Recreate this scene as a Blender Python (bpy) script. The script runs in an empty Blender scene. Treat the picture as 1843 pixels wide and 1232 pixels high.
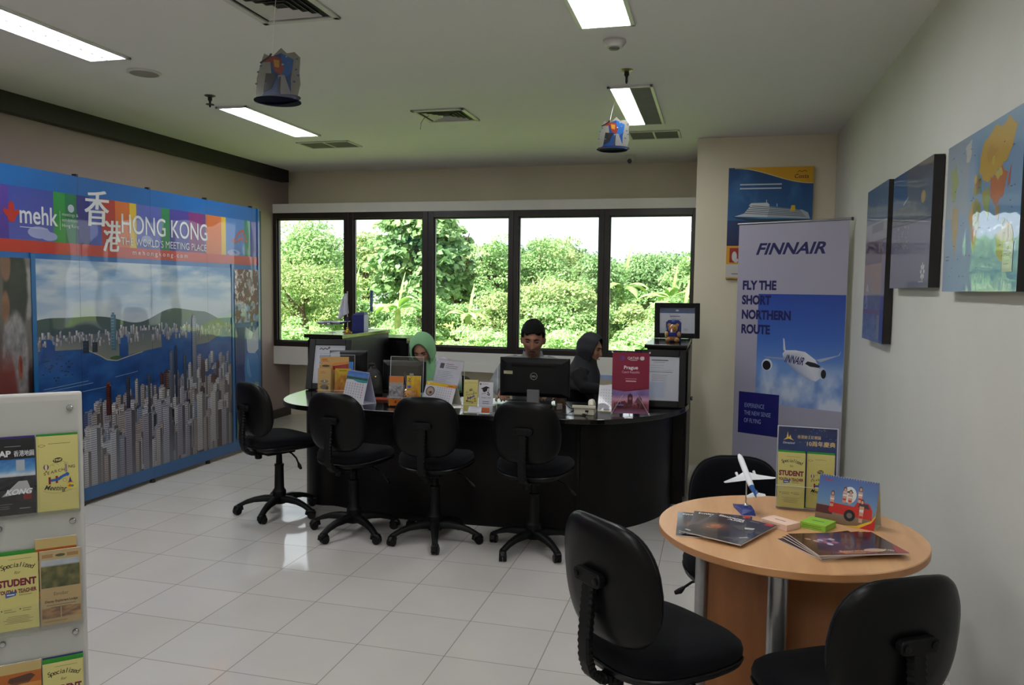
import bpy, bmesh, math, random
import numpy as np
from mathutils import Vector, Matrix, noise

S = bpy.context.scene
COL = S.collection
PI = math.pi
random.seed(7)

# ------------------------------------------------------------------ camera
YAW, PITCH, ROLL = math.radians(14.5406), math.radians(3.9186), math.radians(0.7486)
fwd = Vector((-math.sin(YAW) * math.cos(PITCH), math.cos(YAW) * math.cos(PITCH), -math.sin(PITCH)))
rgt = Vector((math.cos(YAW), math.sin(YAW), 0))
upv = rgt.cross(fwd)
r2 = rgt * math.cos(ROLL) + upv * math.sin(ROLL)
u2 = upv * math.cos(ROLL) - rgt * math.sin(ROLL)
cam = bpy.data.cameras.new('camera')
cam.sensor_width = 36.0
cam.lens = 36.0 * 1412.0 / 1843.0
cam.clip_start = 0.05
cam.clip_end = 300
camo = bpy.data.objects.new('camera', cam)
M = Matrix((r2, u2, -fwd)).transposed().to_4x4()
M.translation = (0, 0, 1.60)
camo.matrix_world = M
COL.objects.link(camo)
S.camera = camo

# ------------------------------------------------------------------ world, sun, exposure
SKY_STRENGTH, SUN_STRENGTH, LAMP_STRENGTH = 2.0, 16.0, 27.0
w = bpy.data.worlds.new('sky'); S.world = w; w.use_nodes = True
nt = w.node_tree; nt.nodes.clear()
bg = nt.nodes.new('ShaderNodeBackground'); ow = nt.nodes.new('ShaderNodeOutputWorld')
tc = nt.nodes.new('ShaderNodeTexCoord'); ns = nt.nodes.new('ShaderNodeTexNoise'); rp = nt.nodes.new('ShaderNodeValToRGB')
ns.inputs['Scale'].default_value = 2.2; ns.inputs['Detail'].default_value = 5
rp.color_ramp.elements[0].position = .35; rp.color_ramp.elements[0].color = (.80, .90, 1.0, 1)
rp.color_ramp.elements[1].position = .62; rp.color_ramp.elements[1].color = (1.0, 1.0, 1.0, 1)
nt.links.new(tc.outputs['Generated'], ns.inputs['Vector']); nt.links.new(ns.outputs['Fac'], rp.inputs['Fac'])
nt.links.new(rp.outputs['Color'], bg.inputs['Color']); nt.links.new(bg.outputs[0], ow.inputs[0])
bg.inputs['Strength'].default_value = SKY_STRENGTH
sun = bpy.data.lights.new('sun', 'SUN'); sun.energy = SUN_STRENGTH; sun.angle = math.radians(.6); sun.color = (1, .96, .86)
suno = bpy.data.objects.new('sun', sun); COL.objects.link(suno)
suno.location = (-6, -4, 30)
suno.rotation_euler = Vector((.42, .60, -.78)).to_track_quat('-Z', 'Y').to_euler()
S.view_settings.view_transform = 'Standard'; S.view_settings.look = 'None'
S.view_settings.gamma = 1; S.view_settings.use_curve_mapping = False
S.view_settings.exposure = 0.0
S.cycles.transparent_max_bounces = 64

# ------------------------------------------------------------------ colour and material helpers
def lin(c):
    if isinstance(c, str):
        c = tuple(int(c[i:i + 2], 16) for i in (0, 2, 4))
    out = []
    for v in c[:3]:
        v = v / 255.0
        out.append(v / 12.92 if v <= .04045 else ((v + .055) / 1.055) ** 2.4)
    return tuple(out)

MATS = {}
def mat(name, col, rough=.5, metal=0.0, spec=.5, coat=0.0, vary=.06, vscale=6.0, bump=0.0, bscale=200.0, emit=0.0, trans=0.0, alpha=1.0, sheen=0.0):
    if name in MATS:
        return MATS[name]
    m = bpy.data.materials.new(name); m.use_nodes = True; MATS[name] = m
    t = m.node_tree; b = t.nodes['Principled BSDF']
    c = lin(col)
    tc = t.nodes.new('ShaderNodeTexCoord')
    if vary:
        n = t.nodes.new('ShaderNodeTexNoise'); n.inputs['Scale'].default_value = vscale; n.inputs['Detail'].default_value = 4
        r = t.nodes.new('ShaderNodeValToRGB')
        r.color_ramp.elements[0].position = .3; r.color_ramp.elements[1].position = .7
        r.color_ramp.elements[0].color = tuple(v * (1 - vary) for v in c) + (1,)
        r.color_ramp.elements[1].color = tuple(min(1, v * (1 + vary)) for v in c) + (1,)
        t.links.new(tc.outputs['Object'], n.inputs['Vector']); t.links.new(n.outputs['Fac'], r.inputs['Fac'])
        t.links.new(r.outputs['Color'], b.inputs['Base Color'])
    else:
        b.inputs['Base Color'].default_value = c + (1,)
    b.inputs['Roughness'].default_value = rough; b.inputs['Metallic'].default_value = metal
    b.inputs['Specular IOR Level'].default_value = spec
    b.inputs['Coat Weight'].default_value = coat; b.inputs['Coat Roughness'].default_value = .06
    b.inputs['Sheen Weight'].default_value = sheen
    if trans: b.inputs['Transmission Weight'].default_value = trans
    if alpha < 1: b.inputs['Alpha'].default_value = alpha
    if emit:
        b.inputs['Emission Color'].default_value = c + (1,); b.inputs['Emission Strength'].default_value = emit
    if bump:
        n2 = t.nodes.new('ShaderNodeTexNoise'); n2.inputs['Scale'].default_value = bscale; n2.inputs['Detail'].default_value = 3
        bp = t.nodes.new('ShaderNodeBump'); bp.inputs['Strength'].default_value = bump; bp.inputs['Distance'].default_value = .01
        t.links.new(tc.outputs['Object'], n2.inputs['Vector']); t.links.new(n2.outputs['Fac'], bp.inputs['Height'])
        t.links.new(bp.outputs['Normal'], b.inputs['Normal'])
    return m

def glass_mat(name, tint=(1, 1, 1), ior=1.5, rough=0.0):
    """thin sheet glass: see-through, with a Fresnel reflection"""
    if name in MATS: return MATS[name]
    m = bpy.data.materials.new(name); m.use_nodes = True; MATS[name] = m
    t = m.node_tree; t.nodes.clear()
    o = t.nodes.new('ShaderNodeOutputMaterial'); mx = t.nodes.new('ShaderNodeMixShader')
    tr = t.nodes.new('ShaderNodeBsdfTransparent'); gl = t.nodes.new('ShaderNodeBsdfGlossy'); fr = t.nodes.new('ShaderNodeFresnel')
    tr.inputs['Color'].default_value = tuple(tint) + (1,); gl.inputs['Roughness'].default_value = rough
    fr.inputs['IOR'].default_value = ior
    ge = t.nodes.new('ShaderNodeNewGeometry'); ma = t.nodes.new('ShaderNodeMath'); ma.operation = 'MULTIPLY_ADD'
    ma.inputs[1].default_value = 1 / ior - ior; ma.inputs[2].default_value = ior           # same reflection from both faces of the sheet
    t.links.new(ge.outputs['Backfacing'], ma.inputs[0]); t.links.new(ma.outputs[0], fr.inputs['IOR'])
    t.links.new(fr.outputs[0], mx.inputs[0]); t.links.new(tr.outputs[0], mx.inputs[1]); t.links.new(gl.outputs[0], mx.inputs[2])
    t.links.new(mx.outputs[0], o.inputs[0])
    return m

def print_mat(name, rough=.35, coat=0.0, spec=.5, wave=0.0, wscale=3.0):
    """printed sheet: ink colour comes from the mesh's own 'Col' attribute"""
    if name in MATS: return MATS[name]
    m = bpy.data.materials.new(name); m.use_nodes = True; MATS[name] = m
    t = m.node_tree; b = t.nodes['Principled BSDF']
    a = t.nodes.new('ShaderNodeVertexColor'); a.layer_name = 'Col'
    t.links.new(a.outputs['Color'], b.inputs['Base Color'])
    b.inputs['Roughness'].default_value = rough; b.inputs['Coat Weight'].default_value = coat
    b.inputs['Coat Roughness'].default_value = .03; b.inputs['Specular IOR Level'].default_value = spec
    if wave:
        tc = t.nodes.new('ShaderNodeTexCoord'); n = t.nodes.new('ShaderNodeTexNoise'); n.inputs['Scale'].default_value = wscale
        n.inputs['Detail'].default_value = 1.0
        bp = t.nodes.new('ShaderNodeBump'); bp.inputs['Strength'].default_value = 1.0; bp.inputs['Distance'].default_value = wave
        t.links.new(tc.outputs['Object'], n.inputs['Vector']); t.links.new(n.outputs['Fac'], bp.inputs['Height'])
        t.links.new(bp.outputs['Normal'], b.inputs['Normal']); t.links.new(bp.outputs['Normal'], b.inputs['Coat Normal'])
    return m

# ------------------------------------------------------------------ mesh helpers
def V(*a): return Vector(a)

def add_box(bm, x0, x1, y0, y1, z0, z1, mi=0, M=None):
    vs = [Vector((x, y, z)) for z in (z0, z1) for y in (y0, y1) for x in (x0, x1)]
    if M is not None: vs = [M @ v for v in vs]
    v = [bm.verts.new(p) for p in vs]
    for f in ((0, 2, 3, 1), (4, 5, 7, 6), (0, 1, 5, 4), (2, 6, 7, 3), (0, 4, 6, 2), (1, 3, 7, 5)):
        q = bm.faces.new([v[i] for i in f]); q.material_index = mi

def add_rings(bm, rings, close=True, cap0=True, cap1=True, mi=0, smooth=False):
    vr = [[bm.verts.new(p) for p in r] for r in rings]
    n = len(vr[0])
    for a, b in zip(vr, vr[1:]):
        for i in range(n if close else n - 1):
            j = (i + 1) % n
            f = bm.faces.new((a[i], a[j], b[j], b[i])); f.material_index = mi; f.smooth = smooth
    if cap0: f = bm.faces.new(vr[0][::-1]); f.material_index = mi
    if cap1: f = bm.faces.new(vr[-1]); f.material_index = mi
    return vr

def add_lathe(bm, prof, seg=24, c=(0, 0, 0), mi=0, cap0=True, cap1=True, M=None):
    rings = []
    for r, z in prof:
        ring = [Vector((c[0] + r * math.cos(2 * PI * k / seg), c[1] + r * math.sin(2 * PI * k / seg), c[2] + z)) for k in range(seg)]
        rings.append([M @ p for p in ring] if M is not None else ring)
    add_rings(bm, rings, True, cap0, cap1, mi)

def add_tube(bm, pts, rad, seg=10, mi=0, sx=1.0, sy=1.0, upref=(0, 0, 1), caps=True):
    pts = [Vector(p) for p in pts]
    if not hasattr(rad, '__len__'): rad = [rad] * len(pts)
    rings = []
    for i, p in enumerate(pts):
        d = (pts[min(i + 1, len(pts) - 1)] - pts[max(i - 1, 0)]).normalized()
        ur = Vector(upref)
        if abs(d.dot(ur)) > .97: ur = Vector((1, 0, 0)) if abs(d.x) < .9 else Vector((0, 1, 0))
        a = d.cross(ur).normalized(); b = a.cross(d).normalized()
        rings.append([p + (a * math.cos(2 * PI * k / seg) * sx + b * math.sin(2 * PI * k / seg) * sy) * rad[i] for k in range(seg)])
    add_rings(bm, rings, True, caps, caps, mi)

def add_prism(bm, pts, z0, z1, mi=0, M=None):
    lo = [Vector((p[0], p[1], z0)) for p in pts]; hi = [Vector((p[0], p[1], z1)) for p in pts]
    if M is not None: lo = [M @ p for p in lo]; hi = [M @ p for p in hi]
    add_rings(bm, [lo, hi], True, True, True, mi)

def add_ball(bm, c, r, seg=16, rings=10, mi=0, M=None):
    rx, ry, rz = (r, r, r) if not hasattr(r, '__len__') else r
    R = []
    for j in range(1, rings):
        t = PI * j / rings
        ring = [Vector((rx * math.sin(t) * math.cos(2 * PI * k / seg), ry * math.sin(t) * math.sin(2 * PI * k / seg), -rz * math.cos(t))) for k in range(seg)]
        R.append([(M @ p if M is not None else p) + Vector(c) for p in ring])
    add_rings(bm, R, True, True, True, mi)

def rrect(w, h, r, n=5, cx=0, cy=0):
    out = []
    for sx, sy, a0 in ((1, 1, 0), (-1, 1, 90), (-1, -1, 180), (1, -1, 270)):
        for k in range(n + 1):
            a = math.radians(a0 + 90 * k / n)
            out.append((cx + sx * (w / 2 - r) + r * math.cos(a), cy + sy * (h / 2 - r) + r * math.sin(a)))
    return out

def obj(name, bm, mats, parent=None, smooth=None, bevel=0.0, loc=None, rot=None, seg=2):
    me = bpy.data.meshes.new(name)
    if isinstance(bm, bmesh.types.BMesh):
        bmesh.ops.recalc_face_normals(bm, faces=bm.faces)
        bm.to_mesh(me); bm.free()
    else:
        me = bm; me.name = name
    for m in (mats if isinstance(mats, (list, tuple)) else [mats]): me.materials.append(m)
    if smooth:
        me.polygons.foreach_set('use_smooth', [True] * len(me.polygons))
        me.set_sharp_from_angle(angle=math.radians(smooth))
    o = bpy.data.objects.new(name, me); COL.objects.link(o)
    if parent is not None: o.parent = parent
    if loc is not None: o.location = loc
    if rot is not None: o.rotation_euler = rot
    if bevel:
        b = o.modifiers.new('bevel', 'BEVEL'); b.width = bevel; b.segments = seg; b.limit_method = 'ANGLE'; b.angle_limit = math.radians(40)
    return o

def BM(): return bmesh.new()

def tag(o, label, cat, group=None, kind=None):
    o['label'] = label; o['category'] = cat
    if group: o['group'] = group
    if kind: o['kind'] = kind
    return o

def thing(name, label, cat, loc=(0, 0, 0), rz=0.0, group=None):
    o = bpy.data.objects.new(name, None); COL.objects.link(o)
    o.location = loc; o.rotation_euler = (0, 0, rz); o.empty_display_size = .1
    return tag(o, label, cat, group)

def struct(name, bm, m, parent=None, **k):
    o = obj(name, bm, m, parent, **k)
    if parent is None: o['kind'] = 'structure'
    return o

def dup(root, loc, rz, label, group=None):
    def cp(o, parent):
        c = o.copy(); COL.objects.link(c)
        if parent is not None: c.parent = parent
        for ch in [x for x in bpy.data.objects if x.parent is o]: cp(ch, c)
        return c
    r = cp(root, None); r.location = loc; r.rotation_euler = (0, 0, rz); r['label'] = label
    if group: r['group'] = group
    return r
# ------------------------------------------------------------------ the room
XL, XR, YB, YF, ZC, YW = -5.12, .98, 8.72, -2.6, 2.98, 8.36
M_wall = mat('cream_paint', (222, 213, 190), rough=.75, vary=.025, vscale=1.5, bump=.05, bscale=120)
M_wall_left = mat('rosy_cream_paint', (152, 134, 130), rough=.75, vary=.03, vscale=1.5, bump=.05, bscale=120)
M_wall_right = mat('pale_paint', (203, 202, 195), rough=.6, vary=.03, vscale=2.0, bump=.05, bscale=120)
M_white = mat('white_paint', (228, 226, 222), rough=.55, vary=.02)
M_ceil = mat('ceiling_paint', (222, 221, 218), rough=.85, vary=.015, vscale=.8)
M_dark = mat('dark_brown_frame', (34, 27, 25), rough=.38, vary=.12, vscale=12)
M_beam = mat('dark_brown_beam', (30, 24, 22), rough=.6, vary=.1)

def floor_mat():
    m = bpy.data.materials.new('polished_tiles'); m.use_nodes = True
    t = m.node_tree; b = t.nodes['Principled BSDF']
    tc = t.nodes.new('ShaderNodeTexCoord'); mp = t.nodes.new('ShaderNodeMapping')
    br = t.nodes.new('ShaderNodeTexBrick'); br.offset = 0; br.squash = 1
    TX, TY = .4115, .376
    mp.inputs['Scale'].default_value = (1 / TX, 1 / TY, 1)
    mp.inputs['Location'].default_value = (1.925 / TX, -2.765 / TY, 0)
    br.inputs['Scale'].default_value = 1.0; br.inputs['Mortar Size'].default_value = .006; br.inputs['Mortar Smooth'].default_value = .2
    br.inputs['Brick Width'].default_value = 1; br.inputs['Row Height'].default_value = 1; br.inputs['Bias'].default_value = 0
    br.inputs['Color1'].default_value = lin((188, 184, 178)) + (1,); br.inputs['Color2'].default_value = lin((193, 189, 184)) + (1,)
    br.inputs['Mortar'].default_value = lin((146, 138, 128)) + (1,)
    n = t.nodes.new('ShaderNodeTexNoise'); n.inputs['Scale'].default_value = 3; n.inputs['Detail'].default_value = 6
    mx = t.nodes.new('ShaderNodeMix'); mx.data_type = 'RGBA'; mx.blend_type = 'MULTIPLY'; mx.inputs['Factor'].default_value = .12
    t.links.new(tc.outputs['Object'], mp.inputs['Vector']); t.links.new(mp.outputs[0], br.inputs['Vector'])
    t.links.new(tc.outputs['Object'], n.inputs['Vector'])
    t.links.new(br.outputs['Color'], mx.inputs['A']); t.links.new(n.outputs['Fac'], mx.inputs['B'])
    t.links.new(mx.outputs['Result'], b.inputs['Base Color'])
    # gentle unevenness from tile to tile: glossy reflections wobble
    n2 = t.nodes.new('ShaderNodeTexNoise'); n2.inputs['Scale'].default_value = 2.6; n2.inputs['Detail'].default_value = 1
    t.links.new(tc.outputs['Object'], n2.inputs['Vector'])
    ad = t.nodes.new('ShaderNodeMath'); ad.operation = 'MULTIPLY_ADD'; ad.inputs[1].default_value = -.12
    t.links.new(br.outputs['Fac'], ad.inputs[0]); t.links.new(n2.outputs['Fac'], ad.inputs[2])
    bp = t.nodes.new('ShaderNodeBump'); bp.inputs['Strength'].default_value = .5; bp.inputs['Distance'].default_value = .006
    t.links.new(ad.outputs[0], bp.inputs['Height']); t.links.new(bp.outputs[0], b.inputs['Normal'])
    b.inputs['Roughness'].default_value = .07; b.inputs['IOR'].default_value = 1.5; b.inputs['Specular IOR Level'].default_value = .5
    return m

bm = BM(); add_box(bm, XL - .2, XR + .2, YF - .2, YB + .18, -.15, 0); struct('floor', bm, floor_mat())
bm = BM(); add_box(bm, XL - .2, XR + .2, YF - .2, YB + .6, ZC, ZC + .2); struct('ceiling', bm, M_ceil)
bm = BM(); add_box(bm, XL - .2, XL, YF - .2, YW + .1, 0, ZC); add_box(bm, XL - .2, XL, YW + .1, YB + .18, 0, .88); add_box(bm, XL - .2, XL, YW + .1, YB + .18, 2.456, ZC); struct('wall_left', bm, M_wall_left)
bm = BM(); add_box(bm, XR, XR + .2, YF - .2, YB + .18, 0, ZC); struct('wall_right', bm, M_wall_right)
bm = BM(); add_box(bm, XL, XR, YF - .2, YF, 0, ZC); struct('wall_front', bm, M_wall)
bm = BM()
add_box(bm, XL, XR, YB, YB + .18, 0, .66); add_box(bm, XL, XR, YB, YB + .18, 2.562, ZC)
add_box(bm, -.2, XR, YB, YB + .18, .66, 2.562)
struct('wall_back', bm, M_wall)
bm = BM(); add_box(bm, -.205, XR, 7.4, YB, 0, ZC); struct('wall_pillar', bm, M_wall, bevel=.004)
bm = BM(); add_box(bm, XL, -.205, YW, YB + .18, 2.456, 2.562); struct('trim_1', bm, M_white)
bm = BM(); add_box(bm, XL, -.205, YW, YB + .18, .665, .88); struct('trim_2', bm, M_white)
bm = BM(); add_box(bm, XL, XL + .1, YF, 8.56, 2.84, ZC); struct('trim_3', bm, M_beam)
bm = BM(); add_box(bm, XL, XL + .018, YF, YB, 0, .105); struct('baseboard_left', bm, M_dark)

M_pane = glass_mat('window_glass', (.97, .985, .975))
panes = [(-5.073, -4.202), (-4.083, -3.231), (-3.098, -2.221), (-2.114, -1.226), (-1.12, -.26)]
edges = [-5.12] + [(panes[i][1] + panes[i + 1][0]) / 2 for i in range(4)] + [-.205]
for i, (a, b) in enumerate(panes):
    bm = BM(); e0, e1 = edges[i] + .0005, edges[i + 1] - .0005
    for x0, x1, z0, z1 in ((e0, a, .88, 2.456), (b, e1, .88, 2.456), (a, b, .88, .94), (a, b, 2.385, 2.456)):
        add_box(bm, x0, x1, YW + .004, YW + .1, z0, z1)
    # inner sash bead
    for x0, x1, z0, z1 in ((a, a + .014, .94, 2.385), (b - .014, b, .94, 2.385), (a, b, .94, .954), (a, b, 2.371, 2.385)):
        add_box(bm, x0, x1, YW + .03, YW + .07, z0, z1)
    o = struct('window_%d' % (i + 1), bm, M_dark, bevel=.003)
    bm = BM(); add_box(bm, a - .01, b + .01, YW + .05, YW + .056, .93, 2.395)
    obj('window_pane', bm, M_pane, o)

# ------------------------------------------------------------------ ceiling fittings
M_lampframe = mat('lamp_frame_white', (205, 205, 200), rough=.4)
M_lamp = mat('lamp_tube_light', (250, 252, 255), emit=LAMP_STRENGTH, vary=0)
M_reflector = mat('lamp_reflector', (150, 150, 152), rough=.4, metal=.2)
M_louver = mat('lamp_louver', (140, 140, 142), rough=.4, metal=.2)
def ceiling_light(x0, x1, y0, y1, label, lit=(True, True), show_louver=False, teeth=False):
    t = thing('ceiling_light', label, 'ceiling light', ((x0 + x1) / 2, (y0 + y1) / 2, ZC), 0, 'recessed ceiling lights')
    w2, l2 = (x1 - x0) / 2, (y1 - y0) / 2
    bm = BM(); f = .022
    for a, b, c, d in ((-w2, -w2 + f, -l2, l2), (w2 - f, w2, -l2, l2), (-w2, w2, -l2, -l2 + f), (-w2, w2, l2 - f, l2)):
        add_box(bm, a, b, c, d, -.014, 0)
    obj('frame', bm, M_lampframe, t, bevel=.002)
    for k, on in enumerate(lit):
        a = -w2 + f if k == 0 else .004
        b = -.004 if k == 0 else w2 - f
        bm = BM()
        if on:
            add_box(bm, a, b, -l2 + f, l2 - f, -.006, -.001)
            obj('diffuser', bm, M_lamp, t)
        else:
            add_box(bm, a, b, -l2 + f, l2 - f, -.003, -.001)
            obj('reflector', bm, M_reflector, t)
    if show_louver:
        bm = BM(); n = 26
        for i in range(n):
            y = -l2 + f + (i + .5) * (2 * l2 - 2 * f) / n
            add_box(bm, .004, w2 - f, y - .002, y + .002, -.016, -.003)
        add_box(bm, -.004, .004, -l2 + f, l2 - f, -.016, -.001)
        obj('louver', bm, M_louver, t)
    elif teeth:
        bm = BM()
        add_box(bm, -.005, .005, -l2 + f, l2 - f, -.016, -.001)
        for i in range(14):
            y = -l2 + f + (i + .5) * (2 * l2 - 2 * f) / 14
            add_prism(bm, [(-.016, y - .02), (.016, y - .02), (.005, y + .02), (-.005, y + .02)], -.012, -.0065)
        obj('louver', bm, M_louver, t)
    return t
ceiling_light(-3.81, -3.51, 2.95, 4.16, 'long bright twin-tube ceiling light over the blue city backdrop, cut by the picture edge', teeth=True)
ceiling_light(-3.82, -3.545, 5.43, 6.61, 'bright ceiling light between the sprinkler and the slim grille over the backdrop')
ceiling_light(-.745, -.45, 2.98, 4.2, 'bright ceiling light just in front of the smoke detector')
ceiling_light(-.765, -.455, 5.43, 6.68, 'ceiling light with one tube lit and one dark louvered half', (True, False), True)
ceiling_light(-3.81, -3.51, .5, 1.7, 'ceiling light overhead by the brochure rack, nearest the left wall')
ceiling_light(-.745, -.45, .5, 1.7, 'ceiling light overhead between rack and round table')
ceiling_light(-3.81, -3.51, -1.9, -.7, 'ceiling light behind the viewer on the backdrop side')
ceiling_light(-.745, -.45, -1.9, -.7, 'ceiling light behind the viewer on the round table side')

M_vent = mat('vent_white', (196, 196, 190), rough=.5)
M_black = mat('matt_black', (14, 14, 15), rough=.7)
def square_vent(cx, cy, s, label):
    t = thing('air_vent', label, 'air vent', (cx, cy, ZC), 0, 'square air diffusers')
    bm = BM(); h = s / 2
    for a, b, c, d in ((-h, -h + .035, -h, h), (h - .035, h, -h, h), (-h, h, -h, -h + .035), (-h, h, h - .035, h)):
        add_box(bm, a, b, c, d, -.012, 0)
    obj('frame', bm, M_vent, t, bevel=.004)
    bm = BM(); add_box(bm, -h + .03, h - .03, -h + .03, h - .03, -.002, -.0005); obj('duct_opening', bm, M_black, t)
    bm = BM()
    for k in range(1, 5):                                          # four-way louvre rings
        a = h - .035 - k * (h - .05) / 5; b = a - .018
        for q in range(4):
            R = Matrix.Rotation(q * PI / 2, 4, 'Z')
            pts = [Vector((-a, a, -.014)), Vector((a, a, -.014)), Vector((b, b, -.003)), Vector((-b, b, -.003))]
            vs = [bm.verts.new(R @ p) for p in pts]; bm.faces.new(vs)
            vs = [bm.verts.new(R @ (p + Vector((0, 0, .0018)))) for p in pts]; bm.faces.new(vs[::-1])
    obj('louver', bm, M_vent, t)
    return t
square_vent(-2.13, 3.56, .44, 'square four-way air vent cut off by the top picture edge')
sv = square_vent(-2.14, 6.05, .44, 'square air vent with a loose cord hanging from it')
bm = BM(); add_tube(bm, [(-.12, -.06, -.012), (-.16, -.065, -.03), (-.185, -.07, -.07), (-.19, -.07, -.12)], .002, 6)
obj('cord', bm, mat('cord_grey', (60, 52, 48), rough=.7), sv, smooth=60)
def grille(x0, x1, y0, y1, label):
    t = thing('air_grille', label, 'air grille', ((x0 + x1) / 2, (y0 + y1) / 2, ZC), 0, 'slim ceiling grilles')
    w2, l2 = (x1 - x0) / 2, (y1 - y0) / 2
    bm = BM(); f = .02
    for a, b, c, d in ((-w2, -w2 + f, -l2, l2), (w2 - f, w2, -l2, l2), (-w2, w2, -l2, -l2 + f), (-w2, w2, l2 - f, l2), (-.008, .008, -l2, l2)):
        add_box(bm, a, b, c, d, -.01, 0)
    obj('frame', bm, M_vent, t, bevel=.002)
    bm = BM(); add_box(bm, -w2 + f, w2 - f, -l2 + f, l2 - f, -.002, -.0005); obj('duct_opening', bm, M_black, t)
    bm = BM(); n = 12
    for i in range(n):
        y = -l2 + f + (i + .5) * (2 * l2 - 2 * f) / n
        add_box(bm, -w2 + f, w2 - f, y - .0035, y + .0035, -.008, -.003)
    obj('blades', bm, mat('grille_grey', (112, 112, 112), rough=.5), t)
grille(-3.97, -3.42, 6.9, 7.22, 'slim ceiling grille near the back corner above the backdrop end')
grille(-.80, -.35, 6.98, 7.33, 'slim ceiling grille behind the half-dark ceiling light')
t = thing('ceiling_speaker', 'round flat speaker disc in the ceiling beyond the long light', 'speaker', (-3.665, 4.46, ZC))
bm = BM(); add_lathe(bm, [(.105, 0), (.105, -.006), (.095, -.012), (.088, -.012)], 40); obj('rim', bm, M_vent, t, smooth=40)
bm = BM(); add_lathe(bm, [(.088, -.0121), (.06, -.0135), (.01, -.0145)], 40); obj('grille', bm, mat('speaker_mesh', (150, 146, 136), rough=.8, bump=.4, bscale=900), t, smooth=40)
t = thing('smoke_detector', 'white round smoke detector on the ceiling', 'smoke detector', (-.59, 4.45, ZC))
bm = BM(); add_lathe(bm, [(.065, 0), (.066, -.012), (.058, -.022), (.045, -.038), (.03, -.042)], 32); obj('housing', bm, mat('detector_white', (188, 186, 180), rough=.45), t, smooth=35)
bm = BM(); add_lathe(bm, [(.03, -.0425), (.028, -.048), (.02, -.05)], 24); obj('sensor_cap', bm, mat('detector_grey', (70, 70, 70), rough=.5), t, smooth=35)
def sprinkler(x, y, label, brass):
    t = thing('sprinkler', label, 'sprinkler', (x, y, ZC), 0, 'ceiling sprinklers')
    bm = BM(); add_lathe(bm, [(.04, 0), (.04, -.003), (.018, -.012)], 24)
    obj('rosette', bm, mat('brass', (150, 140, 92), rough=.3, metal=.8) if brass else mat('steel_dark', (80, 78, 74), rough=.4, metal=.6), t, smooth=40)
    bm = BM(); add_lathe(bm, [(.014, -.012), (.016, -.03), (.008, -.045), (.008, -.075), (.004, -.085)], 16)
    if not brass: add_lathe(bm, [(.03, -.062), (.03, -.066)], 16)
    obj('nozzle', bm, mat('sprinkler_dark', (40, 36, 33), rough=.5, metal=.4), t, smooth=40)
sprinkler(-3.63, 5.1, 'small dark sprinkler head beside the lamp over the backdrop', False)
sprinkler(-.588, 5.05, 'sprinkler with a brass rosette before the half-dark lamp', True)
t = thing('security_camera', 'small white dome camera where ceiling meets back wall', 'security camera', (-.9, 8.2, ZC))
bm = BM(); add_lathe(bm, [(.05, 0), (.05, -.025), (.045, -.04)], 24); obj('base', bm, mat('detector_white', (188, 186, 180)), t, smooth=40)
bm = BM(); add_ball(bm, (0, -.01, -.055), .042, 20, 12); obj('eyeball', bm, mat('detector_white', (188, 186, 180)), t, smooth=60)
bm = BM(); add_lathe(bm, [(.024, .036), (.024, .044), (.016, .045)], 20, M=Matrix.Translation((0, -.01, -.055)) @ Matrix.Rotation(math.radians(105), 4, 'X')); obj('lens', bm, mat('lens_black', (12, 12, 14), rough=.15), t, smooth=40)
# ------------------------------------------------------------------ the garden beyond the windows
def leaf_mat(name, c0, c1, trans=.35):
    m = bpy.data.materials.new(name); m.use_nodes = True
    t = m.node_tree; t.nodes.clear()
    o = t.nodes.new('ShaderNodeOutputMaterial'); a = t.nodes.new('ShaderNodeVertexColor'); a.layer_name = 'Col'
    rp = t.nodes.new('ShaderNodeValToRGB'); rp.color_ramp.elements[0].color = lin(c0) + (1,); rp.color_ramp.elements[1].color = lin(c1) + (1,)
    d = t.nodes.new('ShaderNodeBsdfPrincipled'); d.inputs['Roughness'].default_value = .45; d.inputs['Specular IOR Level'].default_value = .4
    tl = t.nodes.new('ShaderNodeBsdfTranslucent'); mx = t.nodes.new('ShaderNodeMixShader'); mx.inputs[0].default_value = trans
    t.links.new(a.outputs['Color'], rp.inputs['Fac'])
    t.links.new(rp.outputs[0], d.inputs['Base Color']); t.links.new(rp.outputs[0], tl.inputs['Color'])
    t.links.new(d.outputs[0], mx.inputs[1]); t.links.new(tl.outputs[0], mx.inputs[2]); t.links.new(mx.outputs[0], o.inputs[0])
    return m
L_light = leaf_mat('leaf_light_green', (104, 152, 86), (184, 214, 148))
L_mid = leaf_mat('leaf_mid_green', (76, 122, 72), (164, 198, 134))
L_yellow = leaf_mat('leaf_yellow_green', (116, 150, 84), (198, 214, 150))
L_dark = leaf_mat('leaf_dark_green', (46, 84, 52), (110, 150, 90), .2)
L_pale = leaf_mat('leaf_pale_green', (140, 186, 118), (206, 230, 172))
L_banana = leaf_mat('leaf_banana', (130, 186, 92), (210, 234, 160), .45)
M_bark = mat('bark', (92, 76, 60), rough=.9, vary=.3, vscale=20, bump=.5, bscale=40)

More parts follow.
